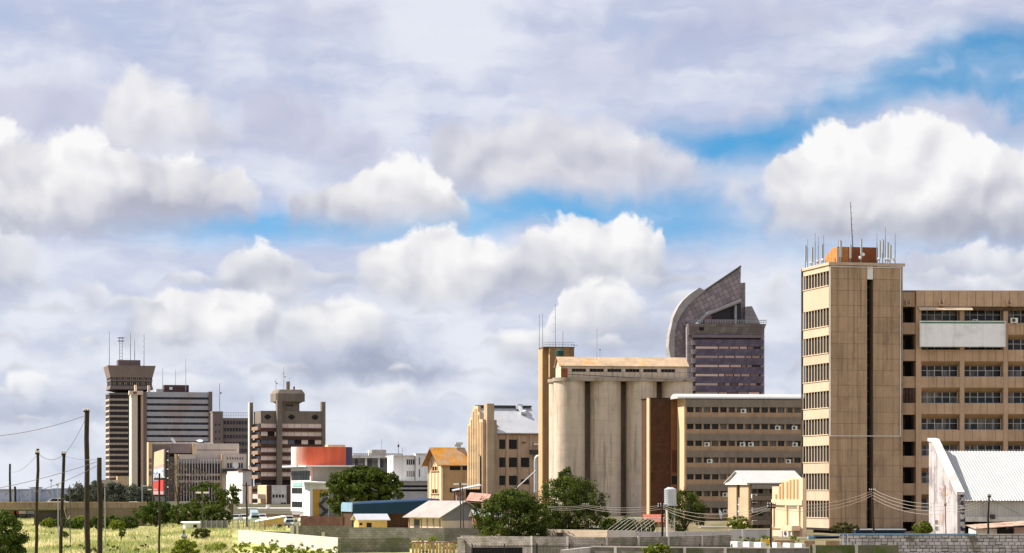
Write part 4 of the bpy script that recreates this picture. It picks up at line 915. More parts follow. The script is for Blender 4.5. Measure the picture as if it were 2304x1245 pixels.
for a_, b_ in ((1034, 1046), (1060, 1073)):
    w = V.box('window', M_glassfar if a_ < 1040 else mat('drawn_blind', (.3, .26, .22), .8, .1), vx(915), vx(932.5), -.04, .05, V.h(b_), V.h(a_))
    for i in range(1, 4): V.box('mullion', M_white, vx(915+17.5*i/4)-.05, vx(915+17.5*i/4)+.05, -.07, -.041, V.h(b_), V.h(a_), w)
    V.box('slit_window', M_glassfar, vx(941), vx(943), -.95, -.88, V.h(b_), V.h(a_-4)); V.box('slit_window', M_glassfar, vx(907)-2.45, vx(907)-2.35, 3, 4, V.h(b_), V.h(a_))
V.box('podium', mat('podium_render', (.42, .4, .4), .9, .1, .6, .1), vx(880), vx(968), -2, 8, 0, V.h(1083))
V.box('podium_roof', M_offwhite, vx(872), vx(968), -3, 7, V.h(1083)+.002, V.h(1081.5))
for a_ in (1092, 1101): V.box('window_strip', M_glassdark, vx(884), vx(966), -2.05, -1.95, V.h(a_+5), V.h(a_))

# ------------------------------------------------------------------ brown tower with octagonal head
Bt = Bld('brown_octagon_tower', 'brown office tower with tall fins and octagonal concrete head on top', 'building', 587, 1090, 17)
bx = lambda p, y=0: Bt.x(p, y)
bz = lambda p: Bt.h(p)
bd = Bt.y(571)
M_bt = mat('brown_concrete', (.19, .155, .125), .9, .2, .12, .3)
M_btl = mat('pink_tan_blind_panels', (.8, .64, .55), .85, .12, .2, .1, .12)
M_btd = mat('dark_brown_band', (.085, .042, .028), .8, .3, .3)
Bt.box('core', M_btd, .3, bx(724)-.3, .6, bd-.3, 0, bz(953))
Bt.box('head_wall', M_bt, 0, bx(724), 0, bd, bz(953), bz(924.5))
for p0 in (594, 647.5, 700.5):
    x0, x1 = bx(p0), bx(p0+16.5); c_ = bz(938.2); hh = 1.0
    poly = [(x0+hh, c_-hh), (x1-hh, c_-hh), (x1, c_), (x1-hh, c_+hh), (x0+hh, c_+hh), (x0, c_)]
    Bt.part('oval_opening', MB().prism(poly, -.06, .2), M_dark)
for i in range(8):
    a_ = 953+18.2*i; b_ = a_+10
    if i < 7:
        n = 9; xs0, xs1 = .05, bx(724)-.05
        for k in range(n):
            mm = M_btl
            if i == 2 and k in (0, 1, 2, 4): mm = glass('blue_grey_glazing', (.16, .17, .22), .3, .3)
            if (i, k) in ((1, 1), (2, 5), (2, 7)): mm = M_dark
            Bt.pc('facade_panel', mm, xs0+(xs1-xs0)*k/n+.06, xs0+(xs1-xs0)*(k+1)/n-.06, .25, .58, bz(b_), bz(a_))
        Bt.pc('dark_band', M_btd, -.1, bx(724)-.02, -.5, .6, bz(a_+18.1), bz(b_))
        Bt.pc('side_balcony', M_creamfront if i > 10 else mat('lit_tan_balcony', (.3, .195, .13), .9, .1), -1.2, -.102, .5, bd-.5, bz(a_+15), bz(a_+7))
        Bt.pc('side_window', M_glassdark, -.4, .28, .6, bd-.6, bz(a_+7), bz(a_))
Bt.box('undercroft', M_dark, .2, bx(724), .2, bd, bz(1090), bz(1080))
for nm, p0, p1, t, y0, y1 in (('left_fin', 562.5, 569.5, 906, bd-1, bd+1.5), ('right_fin', 724, 732.5, 903, -.2, 2.6), ('centre_fin', 624, 635, 900, -2.4, .4)):
    Bt.box('fin', M_bt, bx(p0, y0), bx(p1, y0), y0, y1, 0, Bt.h(t, y=y0))
    if nm == 'left_fin': Bt.box('lit_fin_edge', M_btl, bx(p0, y0)-.3, bx(p0, y0)-.002, y0, y1, 0, Bt.h(t, y=y0))
ny = bd*.45; c0 = (bx(647, ny), ny)
def octo(r, f=.42): return [(c0[0]+r*a, c0[1]+r*b) for a, b in ((-1, -f), (-f, -1), (f, -1), (1, -f), (1, f), (f, 1), (-f, 1), (-1, f))]
hz = lambda p: Bt.h(p, y=ny)
Bt.part('neck', MB().plan(octo(4.6), hz(925), hz(908), 1.0), M_bt); Bt.part('neck_flare', MB().plan(octo(4.6), hz(908)+.002, hz(904), 1.28), M_bt)
Bt.part('octagon_head', MB().plan(octo(6.1, .86), hz(904)+.002, hz(886)), M_bt); Bt.part('head_cap', MB().plan(octo(6.1, .86), hz(886)+.002, hz(877), .82), M_bt)
for p, w_, t in ((648, 4.6, 858), (661.5, 2.2, 869)): Bt.part('chimney', MB().cyl(bx(p, ny), ny, w_*.18, hz(878), hz(t), 12), M_bt)
Bt.box('neck_vent', M_dark, bx(638, ny), bx(655, ny), ny-4.75, ny-4.5, hz(914), hz(911))
for px, pt, lb in ((621, 852, 'short mast left on the octagonal tower head'), (638.5, 825, 'tall mast with dishes on the octagonal tower head'), (651, 850, 'faint short pole right of the tall mast on the octagonal head')):
    b = at(px, 880, 1098); e = bpy.data.objects.new('roof_mast', None); COL.objects.link(e); e.location = b; tag(e, lb, 'mast', 'masts on the octagonal tower head')
    L = (880-pt)*1098/F; MB().tube([(0, 0, -.5), (0, 0, L)], .16 if px < 650 else .06, 5, .06).build('pole', M_metalgrey, e)
    if px < 650: MB().cyl(.4, 0, .4, L*.55, L*.55+.5, 8).cyl(-.3, 0, .25, L*.7, L*.7+.4, 8).build('dish', M_antenna, e)
# podium buildings in front of it
Pd = Bld('striped_podium_building', 'low white building with brown vertical stripes below the octagonal tower', 'building', 601, 820, 16)
pdx = lambda p, y=0: Pd.x(p, y)
pdd = Pd.y(581)
Pd.box('wall', M_offwhite, 0, pdx(658), 0, pdd, 0, Pd.h(1092)); Pd.box('lit_side', M_cream, -.2, -.002, 0, pdd, 0, Pd.h(1093))
for p0, p1 in ((600.5, 611), (645, 657)): Pd.box('brown_stripe', mat('brown_stripe', (.1, .06, .045), .8, .15), pdx(p0), pdx(p1), -.15, -.002, 0, Pd.h(1092.5))
for a_, b_, ps in ((1113, 1120, (613, 620, 627, 634)), (1131, 1140, (632, 638))):
    for p in ps: Pd.box('window', M_glassfar, pdx(p), pdx(p+5), -.06, .05, Pd.h(b_), Pd.h(a_))
for k, py in enumerate((1112, 1132)): Pd.box('glazed_bay', mat('pale_balcony', (.5, .43, .38), .8, .2, .5), -2.6, -.21, pdd*.1, pdd*.7, Pd.h(py+10, y=pdd), Pd.h(py, y=pdd))
Lw = Bld('low_white_shop', 'long low white shop front behind the parked cars', 'building', 588, 640, 12)
Lw.box('wall', M_white, Lw.x(543, 4), Lw.x(664), 4, 12, 0, Lw.h(1143, y=4)); Lw.box('front', M_white, 0, Lw.x(664), 0, 4.1, 0, Lw.h(1146)); Lw.box('roof_slab', M_offwhite, -.4, Lw.x(664), -.5, 4.2, Lw.h(1146)+.002, Lw.h(1144.5))
for p in (622, 650): Lw.box('window', M_glassdark, Lw.x(p), Lw.x(p+3), -.05, .05, Lw.h(1154), Lw.h(1150))
Lw.box('chimney', M_white, Lw.x(600), Lw.x(607), .5, 1.2, Lw.h(1146), Lw.h(1136))
Ta = Bld('tan_annex', 'narrow tan annex left of the striped podium building', 'building', 566, 840, 12)
Ta.box('wall', mat('lit_tan_balcony', (.4, .28, .2)), 0, Ta.x(584), 0, 8, 0, Ta.h(1094))
for py in (1100, 1112, 1124): Ta.box('window', M_glassfar, Ta.x(568), Ta.x(580), -.06, .05, Ta.h(py+7), Ta.h(py))

# ------------------------------------------------------------------ far city: flared tower
Fi = Bld('flared_tower', 'dark distant tower with flared inverted crown at the far left', 'building', 247, 1700, 14)
fx = lambda p, y=0: Fi.x(p, y)
fz = lambda p: Fi.h(p)
fw = fx(345); fd = fw
M_fd = mat('far_dark_facade', (.035, .027, .029), .85, .2, .06)
M_fl = mat('far_cream_spandrel', (.5, .41, .31), .85, .12, .1)
M_fb = mat('far_brown_concrete', (.19, .15, .135), .9, .14, .06, .15)
Fi.box('shaft', M_fd, 0, fw, 0, fd, 0, fz(884))
Fi.box('top_band', M_fb, -.3, fw+.3, -.3, fd, fz(888), fz(884)+.01)
for i in range(15):
    a_ = 897+12.45*i
    n = 14; x0, x1 = fx(247.5), fx(289)
    for k in range(n): Fi.pc('window_unit', M_fl, x0+(x1-x0)*k/n+.1, x0+(x1-x0)*(k+1)/n-.1, -.25, -.01, fz(a_+4.6), fz(a_))
    Fi.pc('side_band', M_fl, -.2, -.01, 1.5, fd-1.5, fz(a_+4.5), fz(a_))
Fi.box('podium', mat('far_pale_podium', (.5, .42, .34), .85, .1), -6, fx(320), -6, 10, 0, fz(1080))
Fi.box('podium_block', M_cream, fx(264, -8), fx(300, -8), -8, 0, 0, fz(1072))
c0f = (fw/2, fd/2); sq = lambda r: [(c0f[0]+a*r, c0f[1]+b*r) for a, b in ((-1, -1), (1, -1), (1, 1), (-1, 1))]
r0 = fw/2
def tier(name, m, ra, rb, pa, pb): Fi.part(name, MB().plan(sq(ra), fz(pa), fz(pb), rb/ra, c0f), m)
tier('neck', M_dark, r0*.42, r0*.42, 884.5, 879); tier('crown_underside', mat('far_shadowed_soffit', (.05, .038, .034), .9), r0*.5, r0*1.0, 882.5, 876)
tier('crown_lower_band', M_fb, r0*1.0, r0*.96, 876, 867.5); tier('crown_windows', M_fd, r0*.94, r0*.94, 867.5, 858)
tier('crown_mid_band', M_fb, r0*.96, r0*.97, 858, 853.5); tier('crown_upper_windows', M_fd, r0*.95, r0*.96, 853.5, 849)
tier('crown_flare', mat('far_tan_flare', (.25, .195, .165), .9, .1, .08, .15), r0*.97, r0*1.1, 849, 822.5)
for k in range(22):
    for pa, pb, rr in ((866, 859.5, .955), (853, 849.5, .965)):
        xx = c0f[0]-r0*.93+r0*1.86*k/21; Fi.pc('mullion', M_fl if k % 3 else M_fb, xx-.16, xx+.16, c0f[1]-r0*rr-.15, c0f[1]-r0*rr+.2, fz(pa), fz(pb))
Fi.box('penthouse', mat('far_penthouse', (.13, .095, .09), .9), fx(266, fd*.3), fx(316, fd*.3), fd*.3, fd*.7, fz(823), fz(808.5))
for px, pt, pb, lat, lb in ((246, 745, 822, 0, 'leftmost tall thin mast on the flared tower'), (272, 760, 809, 1, 'lattice mast with ring head on the flared tower'), (293.5, 748, 809, 0, 'thin mast in the middle of the flared tower roof'), (303, 764, 809, 0, 'shorter thick mast on the flared tower penthouse'), (324, 752, 822, 0, 'rightmost tall mast with pale bands on the flared tower')):
    Yb = 1715; b = at(px, pb, Yb); e = bpy.data.objects.new('roof_mast', None); COL.objects.link(e); e.location = b; tag(e, lb, 'mast', 'masts on the flared tower')
    L = (pb-pt)*Yb/F
    if lat:
        m_ = MB()
        for dx_ in (-.9, .9): m_.tube([(dx_, 0, -1), (dx_, 0, L)], .16, 4)
        for i in range(7): m_.tube([(-.9, 0, L*i/7), (.9, 0, L*i/7)], .12, 4)
        m_.build('lattice', M_metaldark, e); MB().cyl(0, 0, 2.2, L-2.4, L-2.0, 10).cyl(0, 0, 2.2, L-.4, L, 10).build('ring_head', M_metaldark, e)
    else:
        MB().tube([(0, 0, -2), (0, 0, L)], .3, 5, .16).build('pole', M_metalgrey, e)
        if px == 324:
            for i in range(4): MB().cyl(0, 0, .4, L*(.3+.18*i), L*(.3+.18*i)+.8, 6).build('pale_band', M_white, e)
# grey slab beside it
Sl = Bld('grey_banded_slab', 'distant grey slab with horizontal window bands in front of the flared tower', 'building', 330.5, 1520, 13)
slx = lambda p, y=0: Sl.x(p, y)
lz = lambda p: Sl.h(p)
M_sg = mat('far_grey_band', (.42, .41, .43), .8, .1, .06, .12, col2=(.4, .33, .3), c2scale=.04)
sw_ = slx(469)
Sl.box('core', M_fd, .2, sw_, .5, 22, 0, lz(883))
for i in range(9):
    t_, b_ = (882 if i == 0 else 884.5+14.2*i), 893.5+14.2*i
    Sl.pc('light_band', M_sg, .02, sw_-.02, -.1, .52, lz(b_), lz(t_))
    for k in range(18):
        x0 = .2+(sw_-.4)*k/18; Sl.pc('window', M_glassfar, x0+.2, x0+(sw_-.4)/18-.2, .3, .49, lz(b_+5), lz(b_))
Sl.box('end_pier', M_fb, sw_+.01, slx(477.5), -.8, 22, 0, lz(880.5)); Sl.box('pier', M_fb, slx(322.5), -.01, -.4, 22, 0, lz(882))
lw_ = slx(322.5)
Sl.box('lit_edge', mat('far_lit_orange_edge', (.55, .36, .24), .85), lw_-1.4, lw_-.01, -.3, 20, 0, lz(881.5))
Sl.box('dark_slot', M_fd, slx(309.5), lw_-1.41, 1.5, 18, 0, lz(884))
Sl.box('white_pylon', mat('far_cream_pylon', (.66, .55, .43), .85, .06), slx(297), slx(309), -1.5, 14, 0, lz(888))
Sl.box('white_pylon_lit_side', mat('far_cream_pylon', (.6, .5, .4)), slx(295.5), slx(297)-.01, -1, 14, 0, lz(890))
Sl.box('cap_beam', mat('far_cream_pylon', (.6, .5, .4)), slx(290), slx(321), -2.2, 3, lz(889), lz(880)); Sl.box('cap_block', M_redbrick, slx(299), slx(307), -2.4, -2.21, lz(887), lz(882.5))
for p in (304, 334): Sl.box('roof_post', mat('far_cream_pylon', (.6, .5, .4)), slx(p), slx(p+5), 3.2, 6, lz(882), lz(866 if p == 304 else 867))
Sl.box('penthouse', mat('far_maroon_penthouse', (.09, .055, .05), .9, .15, .1), slx(369.5, 6), slx(425, 6), 6, 16, lz(882), Sl.h(866, y=6)); Sl.box('roof_plant', M_offwhite, slx(351, 7), slx(368, 7), 7, 12, lz(883), Sl.h(875, y=6))
Sl.box('white_box', M_white, slx(381, 5.5), slx(388, 5.5), 5.4, 5.9, lz(876), lz(870))
for px, pt, lb in ((366, 828, 'left faint mast on the grey banded slab'), (395, 832, 'middle faint mast on the grey banded slab'), (418, 807, 'tallest faint mast on the grey banded slab')):
    b = at(px, 868, 1530); e = single('roof_mast', MB().tube([(0, 0, -4), (0, 0, (868-pt)*1530/F)], .2, 5, .1), M_metalgrey, lb, 'mast', 'masts on the grey banded slab', loc=b)
# brown block between
Bb = Bld('brown_distant_block', 'brown distant office block right of the grey banded slab', 'building', 479, 1420, 10)
qx_ = lambda p, y=0: Bb.x(p, y)
Bb.box('part', M_fb, 0, qx_(501.5), 0, 20, 0, Bb.h(927)); Bb.box('part', M_fb, qx_(501.5)+.01, qx_(570), 1.5, 20, 0, Bb.h(940.5)); Bb.box('parapet', M_fl, -.3, qx_(502), -.3, 19, Bb.h(927)+.01, Bb.h(925.5))
for r_ in range(5):
    for k in range(9): Bb.pc('window', M_glassfar, qx_(504.5+k*6.6), qx_(504.5+k*6.6+4.6), 1.3, 1.52, Bb.h(954.5+15.8*r_), Bb.h(947+15.8*r_))
    for k in range(2): Bb.pc('small_window', M_glassfar, qx_(484+k*8), qx_(487+k*8), -.1, .05, Bb.h(958+15.8*r_), Bb.h(954+15.8*r_))
fe = MB()
for i in range(16): fe.tube([(qx_(503)+i*(qx_(560)-qx_(503))/15, 2, Bb.h(940)), (qx_(503)+i*(qx_(560)-qx_(503))/15, 2, Bb.h(928))], .1, 4)
Bb.part('roof_screen', fe.tube([(qx_(503), 2, Bb.h(928)), (qx_(560), 2, Bb.h(928))], .1, 4).tube([(qx_(503), 2, Bb.h(934)), (qx_(560), 2, Bb.h(934))], .08, 4), M_metalgrey)
e = single('roof_mast', MB().tube([(0, 0, -3), (0, 0, 64*1430/F)], .35, 5, .15).cyl(.5, 0, .6, 9.6, 10.6, 8), M_metalgrey, 'lattice mast with dish on the brown distant block', 'mast', loc=at(494, 927, 1430))

# ------------------------------------------------------------------ cream complex in the middle distance
Cc = Bld('cream_office_complex', 'cream and brown low office complex with fins below the grey banded slab', 'building', 398, 1000, 12)
ccx = lambda p, y=0: Cc.x(p, y)
cz = lambda p, y=0: Cc.h(p, y=y)
Cc.box('back_block', mat('warm_beige_render', (.62, .52, .45), .88, .1, .2, .15), ccx(438.5, 3), ccx(538, 3), 3, 16, 0, cz(998, 3)); Cc.box('back_block_groove', M_btd, ccx(443, 3), ccx(531, 3), 2.9, 2.99, cz(1013.2, 3), cz(1012, 3))
Cc.box('lit_edge', M_cream, ccx(438.5, 3)-.9, ccx(438.5, 3)-.01, 3, 14, 0, cz(998, 3))
Cc.box('dark_block', mat('dull_brown_render', (.24, .19, .18), .9, .12, .2, .15), ccx(372.5, 4), ccx(438, 4)-.9, 4, 16, cz(1020, 4), cz(999, 4)); Cc.box('dark_slot', M_dark, ccx(374, 5), ccx(438, 5), 4.6, 15, cz(1028, 5), cz(1019, 5)); Cc.box('lower_block', M_fb, ccx(374, 4.5), ccx(398, 4.5), 4.3, 14, 0, cz(1028, 4))
Cc.box('lit_upstand', M_cream, ccx(350, 3.5), ccx(372, 3.5), 3.6, 4.2, cz(1006, 4), cz(999, 4))
Cc.box('wall', M_cream, ccx(334, 2), ccx(342.5, 2), 2, 10, 0, cz(995, 2)); Cc.box('return', M_fb, ccx(342.7, 2.2), ccx(373, 2.2), 2.4, 10, 0, cz(1000, 2)); Cc.box('roof', mat('warm_beige_render', (.4, .3, .2)), ccx(334, 8), ccx(440, 8), 9, 15, cz(1002, 8), cz(995, 8))
for py in (1032, 1046, 1061): Cc.box('window', M_fb, ccx(335.5, 2), ccx(341, 2), 1.9, 2.05, cz(py+9, 2), cz(py, 2))
Cc.box('fin_wall', M_glassfar, .2, ccx(497), .6, 3.5, 0, cz(1033)); Cc.box('fin_header', mat('warm_beige_render', (.4, .3, .2)), ccx(402), ccx(440), .2, 3.5, cz(1033)+.01, cz(1022.5)); Cc.box('fin_glass_top', mat('frosted_strip', (.33, .33, .33), .5, .15, .5), .4, ccx(497), .3, .59, cz(1043), cz(1033.2))
Cc.box('lit_pillar', M_cream, ccx(393.8), .19, -.3, 3.4, 0, cz(1022))
for i in range(16): Cc.pc('fin', mat('pale_fin', (.6, .5, .45), .8, .1), ccx(401+6.3*i)-.13, ccx(401+6.3*i)+.13, -.25, .28, 0, cz(1034))
for py in (1066, 1081): Cc.box('floor_band', mat('warm_beige_render', (.4, .3, .2)), .25, ccx(497), .28, .59, cz(py+5), cz(py))
Cc.box('block', mat('warm_beige_render', (.4, .3, .2)), ccx(502), ccx(554), -.6, 10, 0, cz(1021.5)); Cc.box('lit_edge', M_cream, ccx(498), ccx(502)-.01, -.4, 8, 0, cz(1022))
for i in range(7): Cc.pc('slot_window', M_dark, ccx(512+5.6*i)-.15, ccx(512+5.6*i)+.15, -.7, -.5, cz(1034), cz(1029))
for i in range(6): Cc.pc('window', M_glassfar, ccx(511+6.2*i), ccx(515+6.2*i), -.7, -.5, cz(1053), cz(1042))
Cc.box('dark_roof', M_metaldark, ccx(497), ccx(557), -4, -.7, cz(1064), cz(1055)); Cc.box('metal_roof', M_gal, ccx(420, 5), ccx(480, 5), 5, 8, cz(998, 5)+.01, cz(996, 5))
def dish(px, py, Y, r, label, az_=0, el_=50):
    e = bpy.data.objects.new('satellite_dish', None); COL.objects.link(e); p = at(px, py, Y); e.location = p; e.rotation_euler = (0, 0, R(az_)); tag(e, label, 'satellite dish', 'satellite dishes on the cream complex')
    n = 18; mb = MB(); rings = [(r*.02, 0), (r*.5, r*.08), (r, r*.32)]
    vs = [(a*math.cos(2*math.pi*i/n), a*math.sin(2*math.pi*i/n), b) for a, b in rings for i in range(n)]
    fs = [(k*n+i, k*n+(i+1) % n, (k+1)*n+(i+1) % n, (k+1)*n+i) for k in range(2) for i in range(n)]
    d = mb.add(vs, fs).tube([(0, 0, 0), (0, 0, r*.8)], r*.04, 4).build('reflector', M_white, e, True); d.rotation_euler = (R(el_), 0, 0)
    MB().tube([(0, .1, -r*1.3), (0, .1, 0)], r*.08, 5).build('stand', M_metalgrey, e)
dish(388, 993, 1004, 1.35, 'white satellite dish tilted upward on the cream complex roof', 70, 55); dish(449, 994, 1006, 1.25, 'white domed satellite dish at the middle of the complex roof', 10, 20); dish(529.5, 1047, 990, 1.2, 'large upright white dish on the dark flat roof', 25, 85); dish(561, 1053, 985, .9, 'small white dish at the end of the dark flat roof', 60, 70)
Wb = Bld('plain_white_block', 'plain white block behind the leaning tree left of the octagonal tower', 'building', 547, 860, 18)
wd_ = Wb.y(511)
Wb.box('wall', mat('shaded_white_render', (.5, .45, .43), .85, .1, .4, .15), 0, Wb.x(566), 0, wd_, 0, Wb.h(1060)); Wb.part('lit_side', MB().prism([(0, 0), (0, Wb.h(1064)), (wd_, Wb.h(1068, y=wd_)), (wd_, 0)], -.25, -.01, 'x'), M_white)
Wb.box('roof_edge', mat('brown_stripe', (.1, .06, .045)), -.5, Wb.x(566), -.5, wd_*.3, Wb.h(1060)+.01, Wb.h(1057)); Wb.part('pipe', MB().tube([(-.5, wd_*.35, 0), (-.5, wd_*.35, Wb.h(1083))], .12, 5), M_metalgrey)

# ------------------------------------------------------------------ white barn at the right
Bn = Bld('white_barn', 'white barn with corrugated roof and stained gable in front of the office wing', 'building', 2161, 245, 7)
bnx = lambda p, y=0: Bn.x(p, y)
bnz = lambda p, y=0: Bn.h(p, y=y)
bnd = Bn.y(2097)
zR_, zE_ = Bn.h(1015, y=bnd-.6), bnz(1127)
M_gable = mat('stained_limewash', (.42, .39, .395), .9, .16, .7, .5, col2=(.27, .235, .25), c2scale=.6, c2lo=.46, c2hi=.62)
Bn.part('gable_wall', MB().prism([(0, 0), (0, bnz(1114)), (bnd-1.2, Bn.h(995, y=bnd-1)), (bnd, Bn.h(993, y=bnd)), (bnd, 0)], -.3, -.002, 'x'), M_gable)
Bn.part('gable_coping', MB().prism([(-.15, bnz(1114)), (-.15, bnz(1114)+.3), (bnd-1.2, Bn.h(995, y=bnd-1)+.3), (bnd+.1, Bn.h(993, y=bnd)+.3), (bnd+.1, Bn.h(993, y=bnd)+.002), (bnd-1.2, Bn.h(995, y=bnd-1)+.002)], -.4, .35, 'x'), M_offwhite)
Bn.box('pier', mat('flaking_white_paint', (.5, .48, .48), .9, .2, 2, .2, col2=(.04, .04, .05), c2scale=2.2, c2lo=.5, c2hi=.54), 0, bnx(2170.5), -.15, .4, 0, bnz(1113))
bw_ = bnx(2420)
n = int((bw_-.3)/.04); cor = MB(); vs = []
for i in range(n+1):
    xx = .3+(bw_-.3)*i/n; dz_ = .03*math.sin(i*.04/.28*2*math.pi)
    vs += [(xx, -.5, zE_+dz_), (xx, bnd-.6, zR_+dz_)]
cor.add(vs, [(2*i, 2*i+2, 2*i+3, 2*i+1) for i in range(n)])
Bn.part('corrugated_roof', cor, M_whitemetal, True)
Bn.box('rear_wall', M_offwhite, .0, bw_, bnd-.3, bnd, 0, zR_-.1)
clad = MB(); k = 0; xx = bnx(2170.5)
while xx < bw_:
    clad.box(xx, xx+.13, -.06, .02, bnz(1163), zE_-.06); clad.box(xx+.13, xx+.26, -.01, .02, bnz(1163), zE_-.06); xx += .26
Bn.part('sheet_cladding', clad, mat('white_cladding', (.55, .53, .5), .7, .1, .7, .25))
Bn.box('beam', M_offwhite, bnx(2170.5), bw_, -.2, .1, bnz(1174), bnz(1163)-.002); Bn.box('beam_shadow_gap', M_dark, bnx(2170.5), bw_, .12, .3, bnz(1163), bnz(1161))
Bn.box('interior', M_dark, bnx(2171), bw_-.1, 3, bnd-.4, 0, zE_-.2)
Bn.box('lamp_tube', M_white, bnx(2172), bnx(2196), .6, .7, bnz(1183.5), bnz(1181.5))
Bn.box('floodlight', M_metaldark, bnx(2226), bnx(2236), -.45, -.2, bnz(1168), bnz(1158))
for a_ in (1171, 1185):
    w = Bn.box('window', M_offwhite, -.33, -.301, bnd*.62, bnd*.8, Bn.h(a_+9, y=bnd*.7), Bn.h(a_-1, y=bnd*.7))
    for i in range(4): Bn.box('bar', M_frame, -.36, -.331, bnd*(.63+.045*i), bnd*(.63+.045*i)+.06, Bn.h(a_+9, y=bnd*.7), Bn.h(a_-1, y=bnd*.7), w)
    Bn.box('pane', M_glassdark, -.335, -.3305, bnd*.63, bnd*.79, Bn.h(a_+8.5, y=bnd*.7), Bn.h(a_-.5, y=bnd*.7), w)
# faded orange paint scrawl on the gable: strokes of uncertain letters
M_scrawl = mat('faded_orange_paint', (.6, .28, .14), .9, .2, 3)
for ln_, (py, chars) in enumerate(((1101, 6), (1112, 5))):
    for i in range(chars):
        yc = bnd*(.62-.075*i); z0 = Bn.h(py+4, y=bnd*.5); z1 = Bn.h(py-4, y=bnd*.5); rs = random.Random(i*7+ln_)
        pts = [(-.31, yc, z0), (-.31, yc+.05, z1), (-.31, yc-.3*rs.random()-.15, (z0+z1)/2+rs.uniform(-.1, .2)), (-.31, yc-.35, z0 if rs.random() < .5 else z1)]
        Bn.part('paint_stroke', MB().tube(pts[:2+rs.randint(1, 2)], .022, 4), M_scrawl)
for p, a_, b_ in ((2126, 1104, 1132), (2116, 1158, 1178)):
    Bn.box('paint_run', M_scrawl, -.306, -.301, Bn.y(p, -.3)-.12, Bn.y(p, -.3)+.12, Bn.h(b_, y=bnd*.4), Bn.h(a_, y=bnd*.4))
# rusty lean-to in front of the barn
Sh = Bld('rusty_shack', 'low shack with rusty sheet roof in front of the barn', 'shed', 2197, 215, 3)
shx = lambda p: Sh.x(p)
Sh.box('wall', M_offwhite, shx(2198), shx(2245), .3, 3, 0, Sh.h(1190)); Sh.box('end_wall', mat('pink_wall', (.42, .27, .24), .9, .2, 1), shx(2284), shx(2380), .25, 3, 0, Sh.h(1187)); Sh.box('dark_gap', M_dark, shx(2245), shx(2284), .6, 3, 0, Sh.h(1192))
for i in range(11):
    x0 = shx(2193+i*17); x1 = shx(2193+(i+1)*17+2); za, zb_ = Sh.h(1191-i*1.2), Sh.h(1191-(i+1)*1.2)
    Sh.part('roof_sheet', MB().add([(x0, -.3, za), (x1, -.3, zb_), (x1, 3.2, zb_+.25), (x0, 3.2, za+.25), (x0, -.3, za+.05), (x1, -.3, zb_+.05), (x1, 3.2, zb_+.3), (x0, 3.2, za+.3)], [(3,2,1,0), (4,5,6,7), (0,1,5,4), (1,2,6,5), (2,3,7,6), (3,0,4,7)]), mat('tan_rust_sheet', (.36, .26, .2), .9, .3, 1.5, .3, col2=(.28, .15, .1), c2scale=1.2)).location.z = .012*(i % 2)
Sh.box('box_on_roof', M_white, shx(2195), shx(2203), 0, .4, Sh.h(1191)+.05, Sh.h(1188)+.05)

# ------------------------------------------------------------------ art deco front and gabled stair block
Ad = Bld('peach_deco_building', 'peach art deco building with fluted stepped top left of the tall tower', 'building', 1806, 272, -54)
adl = Ad.x(1737.5); adz = lambda p: Ad.h(p, x=adl)
xs_ = lambda f: adl*(1-f)
prof_ = [(0, 1095), (.24, 1095), (.24, 1090), (.31, 1090), (.31, 1081), (.52, 1081), (.52, 1076.5), (1.0, 1075.5)]
Ad.part('front', MB().prism([(xs_(0), 0)]+[(xs_(f), adz(p)) for f, p in prof_]+[(xs_(1), 0)], 0, .5), M_peach)
bo = [(adl+.1, .5), (-.02, .5), (-.02+7*(Ad.s+.115*Ad.c), .5+7*(Ad.c-.115*Ad.s)), (adl+.1+7*(Ad.s+.1*Ad.c), .5+7*(Ad.c-.1*Ad.s))]
Ad.part('body', MB().plan(bo, 0, adz(1098)), M_creamfront)
for f, p in ((.13, 1112), (.25, 1094), (.35, 1085), (.5, 1084), (.6, 1080), (.71, 1079), (.83, 1079)):
    Ad.pc('flute', M_orange, xs_(f)-.11, xs_(f)+.11, -.05, .0, adz(1122), adz(p))
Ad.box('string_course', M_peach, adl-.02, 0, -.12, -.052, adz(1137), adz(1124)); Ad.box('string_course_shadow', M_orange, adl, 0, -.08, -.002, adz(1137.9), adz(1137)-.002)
for f in (.04, .48, .88): Ad.pc('pilaster', M_peach, xs_(f)-.12, xs_(f)+.12, -.14, -.002, adz(1187), adz(1138))
Ad.box('vent_grille', mat('drawn_blind', (.3, .26, .22)), xs_(.86), xs_(.53), -.05, -.001, adz(1143), adz(1137.9))
Ad.box('base_band', M_peach, adl-.02, 0, -.1, -.003, adz(1189), adz(1187)-.002)
Ad.box('door', mat('pale_barred_door', (.55, .5, .48), .7, .2, 4), xs_(.34), xs_(.22), -.06, -.001, adz(1213), adz(1194)); Ad.box('porch', M_peach, xs_(.95), xs_(.6), -1.3, -.1, adz(1193), adz(1182)); Ad.box('porch_post', M_offwhite, xs_(.93), xs_(.9), -1.2, -1.1, 0, adz(1193)); aircon(Ad, xs_(.75), -.9, adz(1206), .7, .6)
Gs = Bld('gabled_stair_block', 'tan stair block with white gabled roof in front of the brown office block', 'building', 1689, 330, 17)
gsx = lambda p, y=0: Gs.x(p, y)
gsz = lambda p, y=0: Gs.h(p, y=y)
gsd = Gs.y(1643); gw = gsx(1812)
ze_, zr_ = gsz(1086), Gs.h(1061, y=gsd/2)
M_gsl = mat('lit_tan_brick', (.46, .33, .21), .9, .12, .8, .15, fine=.1)
Gs.box('side_wall', M_greyband, .0, gw, .0, gsd, 0, ze_-.02)
for a, b in ((.0, .42), (.58, 1)): Gs.pc('end_pier', M_gsl, -.3, -.002, gsd*a, gsd*b, 0, ze_-.25)
